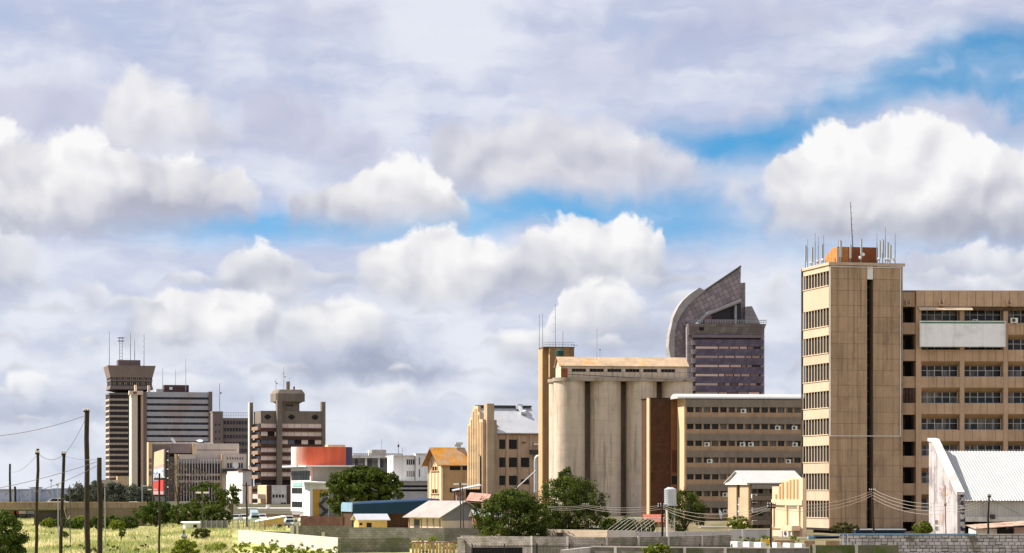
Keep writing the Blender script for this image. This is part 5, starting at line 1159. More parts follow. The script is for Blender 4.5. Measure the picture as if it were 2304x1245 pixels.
Gs.box('end_slot', M_dark, -.05, -.001, gsd*.42, gsd*.58, 0, ze_-.3); Gs.part('downpipe', MB().tube([(-.2, gsd*.47, 0), (-.2, gsd*.47, gsz(1120))], .1, 6), M_white)
for py in (1135, 1150): Gs.box('landing', M_offwhite, -.2, -.01, gsd*.43, gsd*.57, gsz(py+2), gsz(py))
Gs.part('gable', MB().prism([(-.2, ze_), (gsd+.2, ze_), (gsd/2, zr_-.05)], -.5, -.25, 'x'), M_offwhite); Gs.box('tie_beam', M_white, -.6, -.2, -.3, gsd+.3, ze_-.25, ze_)
sl_ = (zr_-ze_)/(gsd/2)
Gs.part('roof', MB().prism([(-.5, ze_-.5*sl_+.05), (-.5, ze_-.5*sl_+.15), (gsd/2, zr_+.1), (gsd+.5, ze_-.5*sl_+.15), (gsd+.5, ze_-.5*sl_+.05), (gsd/2, zr_)], -.7, gw, 'x'), M_whitemetal)
rb = MB()
for i in range(36):
    xx = -.6+(gw+.6)*i/36; rb.prism([(-.5, ze_-.5*sl_+.15), (-.5, ze_-.5*sl_+.19), (gsd/2, zr_+.14), (gsd/2, zr_+.1)], xx, xx+.05, 'x')
Gs.part('roof_ribs', rb, M_whitemetal)
for r_, py in enumerate((1101, 1127, 1153, 1182)):
    for i in range(5): Gs.pc('window', M_glass, gsx(1693+13*i), gsx(1693+13*i+10), -.05, .05, gsz(py+9), gsz(py))
    Gs.pc('sunshade', M_greyband if r_ % 2 else M_concgrey, .05, gw, -.45, -.052, gsz(py-1), gsz(py-11))
for px, py in ((1695, 1121), ): aircon(Gs, gsx(px), -.05, gsz(py), .7, .5)
for py in (1130, 1152, 1171): Gs.box('white_ledge', M_white, gsx(1690), gsx(1700), -.6, -.46, gsz(py+1), gsz(py))

# ------------------------------------------------------------------ small buildings of the yard
def gable_shed(name, label, px, Y, rot, pl, pr, eave, ridge, wallm, roofm, cat='shed', depth=None, over=.3, z0=0):
    b = Bld(name, label, cat, px, Y, rot)
    d = depth or b.y(pl); w = b.x(pr)
    ze, zr = b.h(eave), b.h(ridge, y=d/2); s_ = (zr-ze)/(d/2)
    b.box('wall', wallm, 0, w, 0, d, 0, ze); b.part('gable', MB().prism([(0, ze), (d, ze), (d/2, zr-.06)], -.002, .15, 'x'), wallm)
    b.part('roof', MB().prism([(-over, ze-over*s_), (-over, ze-over*s_+.08), (d/2, zr+.08), (d+over, ze-over*s_+.08), (d+over, ze-over*s_), (d/2, zr)], -over, w+over, 'x'), roofm)
    return b, d, w
# blue warehouse
Bw = Bld('blue_warehouse', 'long dark blue warehouse with rounded eave behind the yellow hut', 'building', 794, 330, 16)
bwz = lambda p: Bw.h(p)
bl = Bw.x(990); bdp = Bw.y(770)
Bw.part('cladding', MB().add([(0, 0, bwz(1161)), (bl, 0, Bw.h(1152, x=bl)), (bl, 0, Bw.h(1125, x=bl)), (0, 0, bwz(1135)), (0, .5, bwz(1132)), (bl, .5, Bw.h(1122.5, x=bl)), (0, 6, bwz(1131)), (bl, 6, Bw.h(1121.5, x=bl))], [(0,1,2,3), (3,2,5,4), (4,5,7,6)]), M_blue)
Bw.part('pale_end', MB().prism([(0, bwz(1152)), (0, bwz(1135)), (.5, bwz(1131.5)), (bdp*.9, bwz(1131)), (bdp, bwz(1136)), (bdp, bwz(1152))], -.15, -.005, 'x'), M_bluelight)
Bw.box('roof_edge', M_gal, 0, bl, .55, .8, bwz(1131.8), bwz(1131)); Bw.box('dark_bay', M_dark, .1, bl*.2, .3, 6, 0, bwz(1151)); Bw.box('back_wall', M_brownbrick, .05, bl, .4, 7, 0, bwz(1152))
for i in range(2): Bw.box('post', M_metaldark, -.1, .05, .2+i*(bdp-.5), .4+i*(bdp-.5), 0, bwz(1152))
b_, d_, w_ = gable_shed('yellow_hut', 'small ochre hut with pale steel roof in front of the blue warehouse', 807, 285, 14, 796, 871, 1169, 1158, M_yellow, M_gal)
b_.box('window', M_glassdark, b_.x(809), b_.x(815), -.05, .03, b_.h(1182), b_.h(1177)); b_.box('door', M_dark, b_.x(825), b_.x(836), -.05, .03, 0, b_.h(1177))
As = Bld('asbestos_shed', 'long pale walled shed with broad grey sheet roof beside the floodlight poles', 'shed', 994, 300, 36)
asd = As.y(921); asw = As.x(1092); aze = As.h(1160); azr = As.h(1129, x=asw*.5); asl = (azr-aze)/(asw*.5)
M_asw = mat('pale_plaster', (.62, .5, .4), .9, .12, .8, .25)
As.box('wall', M_asw, 0, asw, .0, asd, 0, aze)
As.part('gable', MB().prism([(0, aze), (asw, aze), (asw*.5, azr-.05)], .0, .2), mat('blue_grey_gable', (.2, .2, .215), .8, .1))
As.box('gable_band', mat('blue_grey_gable', (.2, .2, .215)), .0, asw, -.03, -.002, As.h(1172), aze)
As.part('roof', MB().prism([(-.6, aze-.6*asl), (-.6, aze-.6*asl+.1), (asw*.5, azr+.1), (asw+.6, aze-.6*asl+.1), (asw+.6, aze-.6*asl), (asw*.5, azr)], -.5, asd+.5), mat('grey_sheet_roof', (.3, .27, .255), .75, .14, .5, .2))
for i in range(6): As.pc('rust_post', M_rustred, -.05, -.003, asd*(.04+.19*i), asd*(.04+.19*i)+.2, 0, As.h(1166))
As.box('gate', M_metaldark, -.06, -.01, asd*.68, asd*.84, 0, As.h(1170)); As.box('fascia', M_offwhite, -.12, -.06, .0, asd, As.h(1166), As.h(1163))
b_, d_, w_ = gable_shed('lean_to', 'open lean-to with tilted steel roof next to the dark bushy tree', 1072, 290, 14, 1062, 1125, 1160, 1148, mat('dull_red_brick', (.16, .08, .055), .9, .2, 1), M_gal)
single('rusty_roof', MB().add([at(1048, 1126, 410), at(1098, 1130, 400), at(1105, 1112, 420), at(1058, 1108, 430)], [(0, 1, 2, 3)]).add([p+Vector((0, .2, -.25)) for p in (at(1048, 1126, 410), at(1098, 1130, 400), at(1105, 1112, 420), at(1058, 1108, 430))], [(3, 2, 1, 0)]), M_rustred, 'patchy rust red sheet roof between the shed and the mill', 'roof')
Ms = Bld('mill_canopy', 'flat slanting steel canopy at the foot of the mill', 'canopy', 1020, 505, 6)
Ms.part('roof', MB().add([(0, 0, Ms.h(1104)), (Ms.x(1083), 0, Ms.h(1092)), (Ms.x(1083), 4, Ms.h(1089)), (0, 4, Ms.h(1102))], [(0, 1, 2, 3)]).add([(0, 0, Ms.h(1106)), (Ms.x(1083), 0, Ms.h(1094)), (Ms.x(1083), 4, Ms.h(1091)), (0, 4, Ms.h(1104))], [(3, 2, 1, 0), (0, 1, -3, -4)]), M_gal)
Ms.box('wall', M_dark, Ms.x(1052), Ms.x(1084), .8, 4, 0, Ms.h(1101)); Ms.box('post', M_metaldark, .2, .4, 1, 1.2, 0, Ms.h(1104)); Ms.box('box', M_rustred, Ms.x(1029), Ms.x(1046), 1, 3, 0, Ms.h(1107))
# yellow guard house with mono-pitch roof
Yg = Bld('ochre_guard_house', 'ochre guard house with sloping white roof among the parked cars', 'shed', 593.5, 330, 10)
yd = Yg.y(586)
Yg.part('wall', MB().prism([(0, 0), (0, Yg.h(1172)), (Yg.x(639), Yg.h(1163.5)), (Yg.x(639), 0)], 0, yd), M_yellow); Yg.part('lit_side', MB().box(-.06, -.002, 0, yd, 0, Yg.h(1173)), M_peach)
Yg.part('roof', MB().prism([(-.9, Yg.h(1174.5)), (-.9, Yg.h(1173)), (Yg.x(645), Yg.h(1161)), (Yg.x(645), Yg.h(1162.5))], -.4, yd+.3), M_white)
Yg.box('window', M_white, Yg.x(614.5), Yg.x(623), -.03, .03, Yg.h(1192), Yg.h(1180)); Yg.box('door', M_dark, Yg.x(626.5), Yg.x(634), -.03, .03, 0, Yg.h(1180.5))
for p in (619, 624.5): Yg.box('mullion', M_metaldark, Yg.x(p), Yg.x(p+.8), -.06, -.031, Yg.h(1192), Yg.h(1180))
b_, d_, w_ = gable_shed('white_kiosk', 'tiny white kiosk with dark window by the spreading trees', 417, 320, 10, 412, 454, 1178, 1175, M_white, M_white)
b_.box('window', M_dark, b_.x(435), b_.x(443), -.04, .03, b_.h(1188), b_.h(1181))
b_, d_, w_ = gable_shed('red_roof_house', 'small house with red tiled roof behind the hoop frame', 1455, 340, 10, 1448, 1500, 1172, 1159, M_creamfront, mat('red_tile', (.45, .14, .09), .85, .15, 2))
for nm, px, Y, pr, py, lb in (('blue_roofed_store', 1578, 330, 1647, 1186, 'low store with blue fascia left of the yellow green bush'), ('dark_blue_awning', 1322, 320, 1370, 1186, 'dark blue awning left of the hoop frame'), ('blue_container', 1837, 262, 1888, 1207, 'blue cargo container below the tall tower'), ('blue_fence', 1925, 270, 2036, 1191, 'blue sheet fence at the foot of the tall tower')):
    b = Bld(nm, lb, 'container' if 'container' in nm else 'shed', px, Y, 2); x1 = b.x(pr)
    b.box('wall', M_blue, 0, x1, 0, 2.5, 0, b.h(py+2)); b.box('roof', M_gal if nm != 'blue_container' else M_blue, -.1, x1+.1, -.15, 2.6, b.h(py+2)+.002, b.h(py))
    for i in range(12): b.pc('rib', M_blue, x1*(i+.5)/12-.03, x1*(i+.5)/12+.03, -.05, -.001, 0, b.h(py+2.5))
b = Bld('pale_blue_tank_box', 'pale blue steel box at the foot of the tall tower', 'box', 1819, 256, 4); b.box('body', M_bluelight, 0, b.x(1831), 0, .8, 0, b.h(1207)); b.box('lid', M_gal, -.03, b.x(1831)+.03, -.03, .83, b.h(1207)+.001, b.h(1206))

# ------------------------------------------------------------------ boundary walls
def wall(name, label, pts, top, m, thick=.2, cap=None, piers=(), pm=None, z0=0):
    """a wall along (px, Y) points; top is a height in metres"""
    e = bpy.data.objects.new(name, None); COL.objects.link(e); p0 = at(pts[0][0], HY, pts[0][1]); e.location = (p0.x, p0.y, 0); tag(e, label, 'wall')
    for (pa, Ya), (pb, Yb) in zip(pts, pts[1:]):
        a = at(pa, HY, Ya); b = at(pb, HY, Yb); d = b-a; L = math.hypot(d.x, d.y); ang = math.atan2(d.y, d.x)
        o = MB().box(0, L, 0, thick, z0, top).build('wall_panel', m, e, loc=(a.x-p0.x, a.y-p0.y, 0)); o.rotation_euler = (0, 0, ang)
        if cap: MB().box(0, L, -.04, thick+.04, top+.002, top+.07).build('coping', cap, e, loc=(a.x-p0.x, a.y-p0.y, 0)).rotation_euler = (0, 0, ang)
        for px in piers:
            if not min(pa, pb) <= px <= max(pa, pb): continue
            k = (px-CXP)/F; t = (a.x-k*a.y)/(k*d.y-d.x); t = max(.02, min(.98, t))
            MB().box(-.09, .09, -.06, 0-.002, z0, top+.05).build('pier', pm or M_wallcream, e, loc=(a.x-p0.x+d.x*t, a.y-p0.y+d.y*t, 0)).rotation_euler = (0, 0, ang)
    return e
zat = lambda py, Y: H+(HY-py)/F*Y
# concrete block wall at the right: every block a piece
RW = Bld('concrete_block_wall', 'grey concrete block wall along the bottom right', 'wall', 1890, 176, 0)
rz1 = zat(1203, 176); L = RW.x(2420)
RW.box('mortar', M_mortar, 0, L, .03, .2, -.2, rz1-.04)
rb_ = random.Random(2); bh = .222
for r_ in range(9):
    zt_ = rz1-.06-r_*bh
    x = -(r_ % 2)*.22+rb_.uniform(-.05, .05)
    while x < L:
        w = .4+rb_.choice((0, 0, .02, -.2 if rb_.random() < .12 else 0))
        x0, x1 = max(x, .0), min(x+w, L)
        if x1-x0 > .08:
            dp = rb_.choice((0, .006, .012)); hh = bh-.03 if rb_.random() < .88 else bh-.08
            RW.pc('block', M_blockgrey, x0+.015, x1-.015, dp, .1, zt_-hh, zt_, bev=.015)
        x += w+.015
RW.box('coping', M_bluelight, RW.x(1890), RW.x(2200), -.03, .24, rz1-.03, rz1+.06); RW.box('coping', M_wallcream, RW.x(2200)+.002, L, -.03, .24, rz1-.03, rz1+.03)
for px in (1897, 1907): RW.box('edge_post', M_white, RW.x(px)-.03, RW.x(px)+.03, -.05, -.002, 0, rz1)
# brick wall with piers and iron fence in the middle
wall('grey_brick_wall', 'grey brick wall with white piers behind the iron railings', [(1036, 192), (1200, 188), (1360, 186), (1500, 189), (1648, 196)], zat(1208, 188), M_wallbrick, .22, None, (1198, 1277, 1364, 1436, 1503, 1579, 1645), M_wallcream)
single('white_gate_pier', MB().box(-.18, .12, -.1, .3, 0, zat(1212, 192)).box(-.22, .16, -.14, .34, zat(1212, 192), zat(1212, 192)+.08), M_wallcream, 'white pier at the left end of the grey brick wall', 'pier', loc=(at(1035, 0, 191.5).x, 191.5, 0))
fe = Bld('iron_railings', 'black iron railings in front of the grey brick wall', 'fence', 1062, 176, 0)
fl = fe.x(1647); ft = fe.h(1226)
fe.box('rail', M_metaldark, 0, fl, 0, .04, ft-.12, ft-.07); fe.box('rail', M_metaldark, 0, fl, 0, .04, .2, .25)
pk = MB().box(-.012, .012, -.012, .012, .0, ft).mesh('picket', M_metaldark); pst = MB().box(-.04, .04, -.04, .04, 0, ft+.08).mesh('post', M_metaldark)
for i in range(180): put('picket', pk, fe.e, (fl*(i+.5)/180, -.02, 0))
for i in range(9): put('post', pst, fe.e, (fl*i/8, .05, 0))
fe.box('dark_gate', M_dark, 0, fe.x(1176), .1, .15, 0, fe.h(1232))
wall('front_plaster_wall', 'grey plastered wall with white piers along the bottom centre and right', [(1330, 168), (1500, 166), (1735, 164), (1830, 164)], zat(1234, 165), M_plaster, .2, mat('pale_coping', (.5, .45, .38), .9, .2), (1385, 1541, 1632, 1729, 1831), M_wallcream)
wall('mossy_plaster_wall', 'mossy grey wall piece in front of the concrete block wall', [(1822, 163), (2022, 163)], zat(1227, 163), mat('mossy_plaster', (.15, .145, .085), .95, .3, 1, .3, fine=.15, col2=(.1, .13, .035), c2scale=.8), .2, None, (1832, 1927), M_wallcream)
wall('limewashed_return_wall', 'short bright limewashed wall running to the front plaster wall', [(1267, 160), (1332, 168.5)], zat(1238, 160), M_wallcream, .2)
# white wall running away on the left, dark continuation and yard walls
wall('white_field_wall', 'long sunlit white wall between the field and the yard', [(536, 244), (760, 205)], 1.16, M_fieldwall, .2, None)
wall('dark_yard_wall', 'dark grey block wall right of the sunlit white wall', [(761, 205), (922, 207)], 1.14, M_wallgrey, .2)
wall('upper_grey_wall', 'grey block wall above the sunlit white wall', [(661, 240), (785, 240)], zat(1183, 240), M_wallgrey, .2, None, (669,), M_wallcream)
single('white_post', MB().box(-.12, .12, -.1, .1, 0, zat(1198, 232)).box(-.15, .15, -.13, .13, zat(1198, 232), zat(1198, 232)+.06), M_wallcream, 'single white post in front of the upper grey wall', 'post', loc=(at(727, 0, 228).x, 228, 0))
single('white_post', MB().box(-.14, .14, -.1, .1, 0, zat(1185, 238)).box(-.17, .17, -.13, .13, zat(1185, 238), zat(1185, 238)+.06), M_wallcream, 'tall white post at the left end of the upper grey wall', 'post', loc=(at(657, 0, 236).x, 236, 0))
wall('long_dark_wall', 'long dark grey wall below the asbestos shed', [(784, 252), (1000, 247), (1090, 246)], zat(1188, 248), M_wallgrey, .2)
wall('low_dark_wall', 'low dark wall strip behind the sunlit white wall', [(545, 262), (657, 258)], zat(1196, 260), mat('dark_low_wall', (.07, .06, .05), .95, .2), .2)
wall('brown_yard_wall', 'brown brick wall below the orange drum building', [(676, 300), (772, 296)], zat(1162, 298), M_brownbrick, .25)
wall('far_brown_wall', 'long brown wall behind the parked cars', [(500, 470), (672, 450)], zat(1157, 460), M_brownbrick, .25)
wall('cream_brick_wall', 'cream brick wall behind the grey brick wall, right of the dark tree', [(1188, 225), (1366, 219)], zat(1192, 222), brickmat('cream_brick', (.62, .5, .38), (.52, .42, .32), (.34, .27, .2), .3, .12, .014, var=.12), .22)
wall('sunlit_white_wall', 'bright white block wall below the hoop frame', [(1356, 221), (1430, 221)], zat(1194, 221), mat('bright_limewash', (.62, .58, .52), .85, .1, .8, .2), .22)
wall('pale_long_wall', 'pale low wall right of the bright white block wall', [(1430, 224), (1652, 230)], zat(1196, 227), M_lav, .2, None, (1476, 1545, 1607), M_wallcream)
wall('precast_panel_wall', 'pale precast panel wall left of the peach deco building', [(1640, 236), (1738, 236)], zat(1193, 236), M_lav, .15, M_offwhite, (1670, ), M_white)
wall('rough_low_wall', 'rough low tan wall in front of the peach deco building', [(1740, 232), (1788, 232)], zat(1216, 232), M_tanbrick, .3)
wall('small_tan_wall', 'small tan wall beside the blue cargo container', [(1857, 214), (1890, 214)], zat(1217, 214), M_tanbrick, .3)
wall('brick_stub_wall', 'small brick stub wall in front of the tall tower plinth', [(1809, 225), (1834, 225)], zat(1217, 225), M_tanbrick, .3)
# kerb blocks
for i, (px, w) in enumerate(((1647, 24), (1675, 21), (1701, 22), (1738, 19), (1768, 18), (1795, 17))):
    b = Bld('white_barrier_block', '%s white concrete barrier block from the brick wall end' % ('first second third fourth fifth sixth'.split()[i]), 'barrier', px+w*.5, 190, 28, 'white barrier blocks')
    s_ = 190/F
    b.part('body', MB().box(0, w*s_*.62, 0, .9, 0, zat(1219+i*.8, 190)), mat('white_barrier_paint', (.7, .7, .66), .8, .1, 1, .2)); b.part('base', MB().box(-.06, w*s_*.62+.06, -.06, .96, 0, .25), M_offwhite)
single('yellow_barrier', MB().box(0, 24*.033, 0, .12, 0, .35).box(.05, .12, -.05, .17, 0, .45).box(.6, .67, -.05, .17, 0, .45), mat('yellow_paint', (.75, .5, .05), .7, .1), 'yellow barrier beam behind the white barrier blocks', 'barrier', loc=(at(1712, 0, 200).x, 200, zat(1222, 200)-.1))
single('orange_barrier', MB().box(0, 20*.033, 0, .12, 0, .25).box(.05, .12, -.05, .17, -.1, .35), mat('rust_orange_paint', (.55, .2, .04), .8, .2), 'orange barrier beam beside the yellow one', 'barrier', loc=(at(1741, 0, 200).x, 200, zat(1224, 200)-.1))
# rusty gate
Ga = Bld('rusty_gate', 'rusty sheet gate with round gap between the dark yard wall and the brick wall', 'gate', 926, 200, 0)
gl = Ga.x(1033); gt = Ga.h(1219)
for i in range(14): Ga.pc('slat', M_yellow if i % 3 else M_rust, gl*i/14+.02, gl*(i+1)/14-.04, 0, .04, 0, gt-.05)
Ga.box('rail', M_rustred, 0, gl, -.04, .0-.002, gt-.1, gt); Ga.part('round_gap', MB().cyl(0, 0, .28, 0, .03, 16), M_dark).location = (Ga.x(956), -.03, Ga.h(1241)); Ga.e.children[-1].rotation_euler = (R(90), 0, 0)
# barrels and boxes
single('dark_crate', MB().box(0, .55, 0, .4, 0, .35).box(-.03, .58, -.03, .43, .35, .4).box(.1, .16, -.02, 0, 0, .35).box(.4, .46, -.02, 0, 0, .35), mat('dark_crate', (.06, .05, .04), .9), 'dark box on top of the grey brick wall by the cream wall', 'box', loc=(at(1252, 0, 215).x, 215, zat(1210, 215)))
# ------------------------------------------------------------------ hoop frame of a tunnel house
Hf = Bld('hoop_frame', 'bare white hoops of a tunnel house behind the bright white wall', 'frame', 1364, 250, 0)
hb = Hf.h(1195); hw = 62*.0417
for i in range(9):
    p = MB(); x0 = Hf.x(1364+i*10.5)
    hh_ = Hf.h(1166)-hb; pts = [(x0+a*2.0, b, hb+c*hh_) for a, b, c in ((0, 0, 0), (.45, .7, .55), (.66, 1.1, .8), (.84, 1.5, .94), (1.05, 1.9, 1), (1.24, 2.3, .94), (1.4, 2.8, .7), (1.52, 3.2, .2))]
    p.tube(pts, .022, 5); p.tube([(pts[0][0], pts[0][1], 0), pts[0]], .022, 5); p.tube([(pts[-1][0], pts[-1][1], 0), pts[-1]], .022, 5)
    Hf.part('hoop', p, M_offwhite)
Hf.part('ridge_pipe', MB().tube([(Hf.x(1364)+2.1, 1.9, Hf.h(1166)), (Hf.x(1364+84)+2.1, 1.9, Hf.h(1166))], .03, 5), M_offwhite)
# ------------------------------------------------------------------ water tank on its stand
Wt = Bld('water_tank', 'silver ribbed water tank on a thin steel stand in front of the brown block', 'tank', 1509, 255, 0)
r_ = 13.5*.0425; z0, z1 = Wt.h(1136), Wt.h(1101)
Wt.part('drum', MB().cyl(0, r_, r_, z0, z1, 24).cyl(0, r_, r_, z1+.001, Wt.h(1096.5), 24, r_*.4), M_gal, True)
for i in range(8): Wt.part('ring', MB().cyl(0, r_, r_+.025, z0+(z1-z0)*(i+.5)/8-.03, z0+(z1-z0)*(i+.5)/8+.03, 24), M_gal, True)
Wt.box('platform', M_gal, -r_-.15, r_+.1, -.1, 2*r_+.1, z0-.1, z0-.002)
for dx_, dy_ in ((-r_*.7, .1), (r_*.7, .1), (-r_*.7, 2*r_-.1), (r_*.7, 2*r_-.1)): Wt.part('leg', MB().tube([(dx_, dy_, 0), (dx_, dy_, z0-.1)], .05, 5), M_metalgrey if dx_ > 0 else M_rustred)
Wt.part('brace', MB().tube([(-r_*.7, .05, .4), (r_*.7, .05, z0-.4)], .03, 4), M_metalgrey)

# ------------------------------------------------------------------ poles, lamps and wires
def pole(px0, py0, px1, py1, Y, w, label, name='telegraph_pole', m=None, arms=(), cat='pole', group=None):
    """leaning pole from its foot on the ground to (px1, py1); w is its thickness in photo pixels"""
    gp = H*F/Y+HY
    e = bpy.data.objects.new(name, None); COL.objects.link(e)
    fx_ = px0+(px0-px1)*(gp-py0)/(py0-py1) if py0 < gp and abs(px0-px1) < 12 else px0
    b = at(fx_, gp, Y); t = at(px1, py1, Y); e.location = (b.x, b.y, 0); tag(e, label, cat, group)
    v = t-Vector((b.x, b.y, 0)); rr = w*1.12*Y/F/2; rk = random.Random(int(px0*7))
    pts = [v*(i/6)+Vector((rk.uniform(-.4, .4)*rr if 0 < i < 6 else 0, 0, 0)) for i in range(7)]
    MB().tube(pts, rr*1.1, 8, rr*.9).build('shaft', m or M_wood, e, True)
    for py, half in arms:
        zz = zat(py, Y); MB().box(v.x-half, v.x+half, -.05-rr, -rr, zz-.05, zz+.05).build('cross_arm', m or M_wood, e)
        for s_ in (-1, -.4, .4, 1): MB().cyl(v.x+half*.9*s_, -.05-rr, .035, zz+.05, zz+.17, 6).build('insulator', M_offwhite, e)
    return e
GP = 'timber poles on the grass field'
pole(24, 1180, 22.5, 1044, 366, 4.6, 'thin leftmost timber pole on the grass field', group=GP)
pole(36, 1185, 33.5, 1095, 350, 5, 'short timber pole second from the left', group=GP)
pole(82, 1245, 85, 1010, 150, 6.4, 'tall timber pole third from the left', arms=((1021, .12),), group=GP)
p_ = pole(137, 1245, 144, 1021, 150, 7, 'leaning timber pole with a coil of cable, fourth from the left', arms=((1023, .12),), group=GP)
MB().tube([(.0+.19+.12*math.cos(t*.63), -.1, zat(1175, 150)+.27*math.sin(t*.63)) for t in range(11)], .035, 6).build('cable_coil', M_metaldark, p_).location = (0.02, 0, 0)
pole(197, 1245, 196, 921, 140, 10.5, 'tallest thick timber pole on the grass field', arms=((926, .16),), group=GP)
pole(226, 1245, 223.5, 1030, 122, 10.5, 'thick cut off timber pole right of the tallest one', group=GP)
pole(358.5, 1245, 359, 1065, 150, 4.2, 'slim timber pole in front of the billboard', arms=((1078, .3),), group=GP)
pole(131, 1212, 130, 1090, 262, 2, 'thin grey lamp post left of the leaning pole', 'lamp_post', M_metalgrey, ((1092, .15),))
pole(158, 1225, 157, 1091, 236, 2, 'thin dark post between the leaning and the tallest pole', 'lamp_post', M_metaldark)
pole(237, 1245, 236, 1098, 205, 2, 'thin grey post right of the thick cut off pole', 'lamp_post', M_metalgrey)
pole(556, 1190, 554, 1086, 330, 3.6, 'timber pole with cross arm beside the parked cars', arms=((1092, .5),))
pole(1490, 1207, 1490, 1133, 212, 4.4, 'dark timber pole in front of the brown stair tower', arms=((1137, .35), (1142, .35)))
pole(1503, 1225, 1500.5, 1148, 195, 4, 'white steel post right of the dark timber pole', 'steel_post', M_white)
pole(1320, 1209, 1318, 1134, 222, 2.2, 'thin dark pole in front of the dark bushy tree', arms=((1137, .25),))
pole(1734.5, 1228, 1736, 1131, 188, 4.2, 'dark timber pole left of the peach deco building', arms=((1136, .3), (1142, .3)))
pole(1965, 1190, 1963, 1101, 240, 4, 'dark pole in front of the tower slot', arms=((1104, .3),))
pole(2128, 1200, 2126.5, 1092, 176.8, 2.6, 'thin rusty pole in front of the barn gable', m=M_rustred, arms=((1137, .08),))
pole(2222.5, 1202, 2225.5, 1112, 176.8, 4.2, 'dark timber pole in front of the barn doors', arms=((1118, .12),))
for k, (px, py) in enumerate(((456, 1103), (360, 1098), (555, 1088))):
    pass
for px, base, Y, lb in ((455.5, 1190, 310, 'lamp post with white lamp in front of the spreading trees'), (1035.5, 1187, 296, 'left floodlight pole beside the asbestos shed'), (343.5, 1165, 420, 'lamp post left of the billboard'), (320, 1150, 500, 'faint lamp post among the distant trees')):
    top = {455.5: 1105, 1035.5: 1086, 343.5: 1098, 320: 1090}[px]
    e = pole(px+.5, base, px, top, Y, 2.6, lb, 'lamp_post', M_metaldark if px != 320 else M_metalgrey)
    zz = zat(top+4, Y)
    for s_ in ((-1, 1) if px != 320 else (1,)):
        MB().box(s_*.25-.3, s_*.25+.3, -.35, -.05, zz-.08, zz+.12).build('lamp_head', M_white, e).location = ((at(px, 0, Y).x-e.location.x)+s_*.2, 0, 0)
pole(1043, 1187, 1040, 1095, 297, 2.4, 'right slanting pole beside the asbestos shed', 'lamp_post', M_metaldark)

WN = [0]
def wire(label, a, b, sag, m=None, r=.02, n=14):
    """a: (px, py, Y) to b, with a sag in metres"""
    p, q = at(*a), at(*b)
    pts = [p.lerp(q, i/n)-Vector((0, 0, sag*4*(i/n)*(1-i/n))) for i in range(n+1)]
    return tag(MB().tube([v-p for v in pts], r, 5).build('wire', m or M_wire, None, loc=p), label, 'wire')
wire('wire sagging from the tallest pole to the left edge', (-60, 985, 140), (193, 935, 140), .25, r=.014)
wire('wire from the tallest pole down to the leaning pole', (196, 935, 140), (146, 1022, 150), .15, r=.012)
wire('wire between the third and the leaning pole', (87, 1022, 150), (142, 1024, 150), .3, r=.012)
wire('wire from the third pole down to the left', (22, 1060, 366), (84, 1024, 150), .5, r=.012)
wire('wire rising from the left edge to the cut off pole', (-40, 1105, 122), (222, 1038, 122), .12, r=.012)
wire('lower wire rising to the cut off pole', (60, 1112, 122), (222, 1046, 122), .12, r=.012)
wire('wire from the leaning pole to the cut off pole', (146, 1026, 150), (222, 1034, 122), .1, r=.012)
wire('pale cable hanging from the leaning pole', (141, 1122, 149.5), (157, 1160, 236), .7, M_wirepale, .02)
GW = 'bare wires of the yard line'
for k, (yl, yr, d) in enumerate(((1137, 1135, .22), (1140, 1139, .27), (1144, 1143, .32))):
    nth = ('top', 'middle', 'bottom')[k]
    wire(nth+' pale wire between the thin pole and the dark pole by the stair tower', (1319, yl, 221.5), (1489, yr+2, 211.8), d, M_wirepale, .012)
    wire(nth+' pale wire left of the thin pole across the dark tree', (1232, yl+2, 226), (1319, yl, 221.5), d*.4, M_wirepale, .012)
    wire(nth+' pale wire from the stair tower pole towards the peach building', (1491, yr+2, 211.8), (1735, 1136+k*4, 187.8), d*3.2, M_wirepale, .012)
    wire(nth+' pale wire in front of the tower base', (1737, 1136+k*4, 187.8), (1963, 1105+k*5, 240), d*2.2, mat('tan_wire', (.42, .33, .24), .6, 0), .016)
for k in range(4):
    nth = ('highest', 'second', 'third', 'lowest')[k]
    wire(nth+' pale wire sagging from the tower slot to the barn', (1964, 1101+k*7, 239.8), (2126, 1131+k*8.5, 210), .5, M_wirepale, .017)
    if k < 3: wire(nth+' faint wire across the barn front', (2127, 1136+k*7, 190), (2225, 1116+k*6, 176.5), .3, M_wirepale, .012)
wire('pale wire running right from the barn pole', (2225, 1125, 176.5), (2420, 1142, 176), .1, M_wirepale, .012); wire('dark stay wire from the barn pole to the right', (2226, 1120, 176.5), (2300, 1160, 176), .05, M_wire, .016)

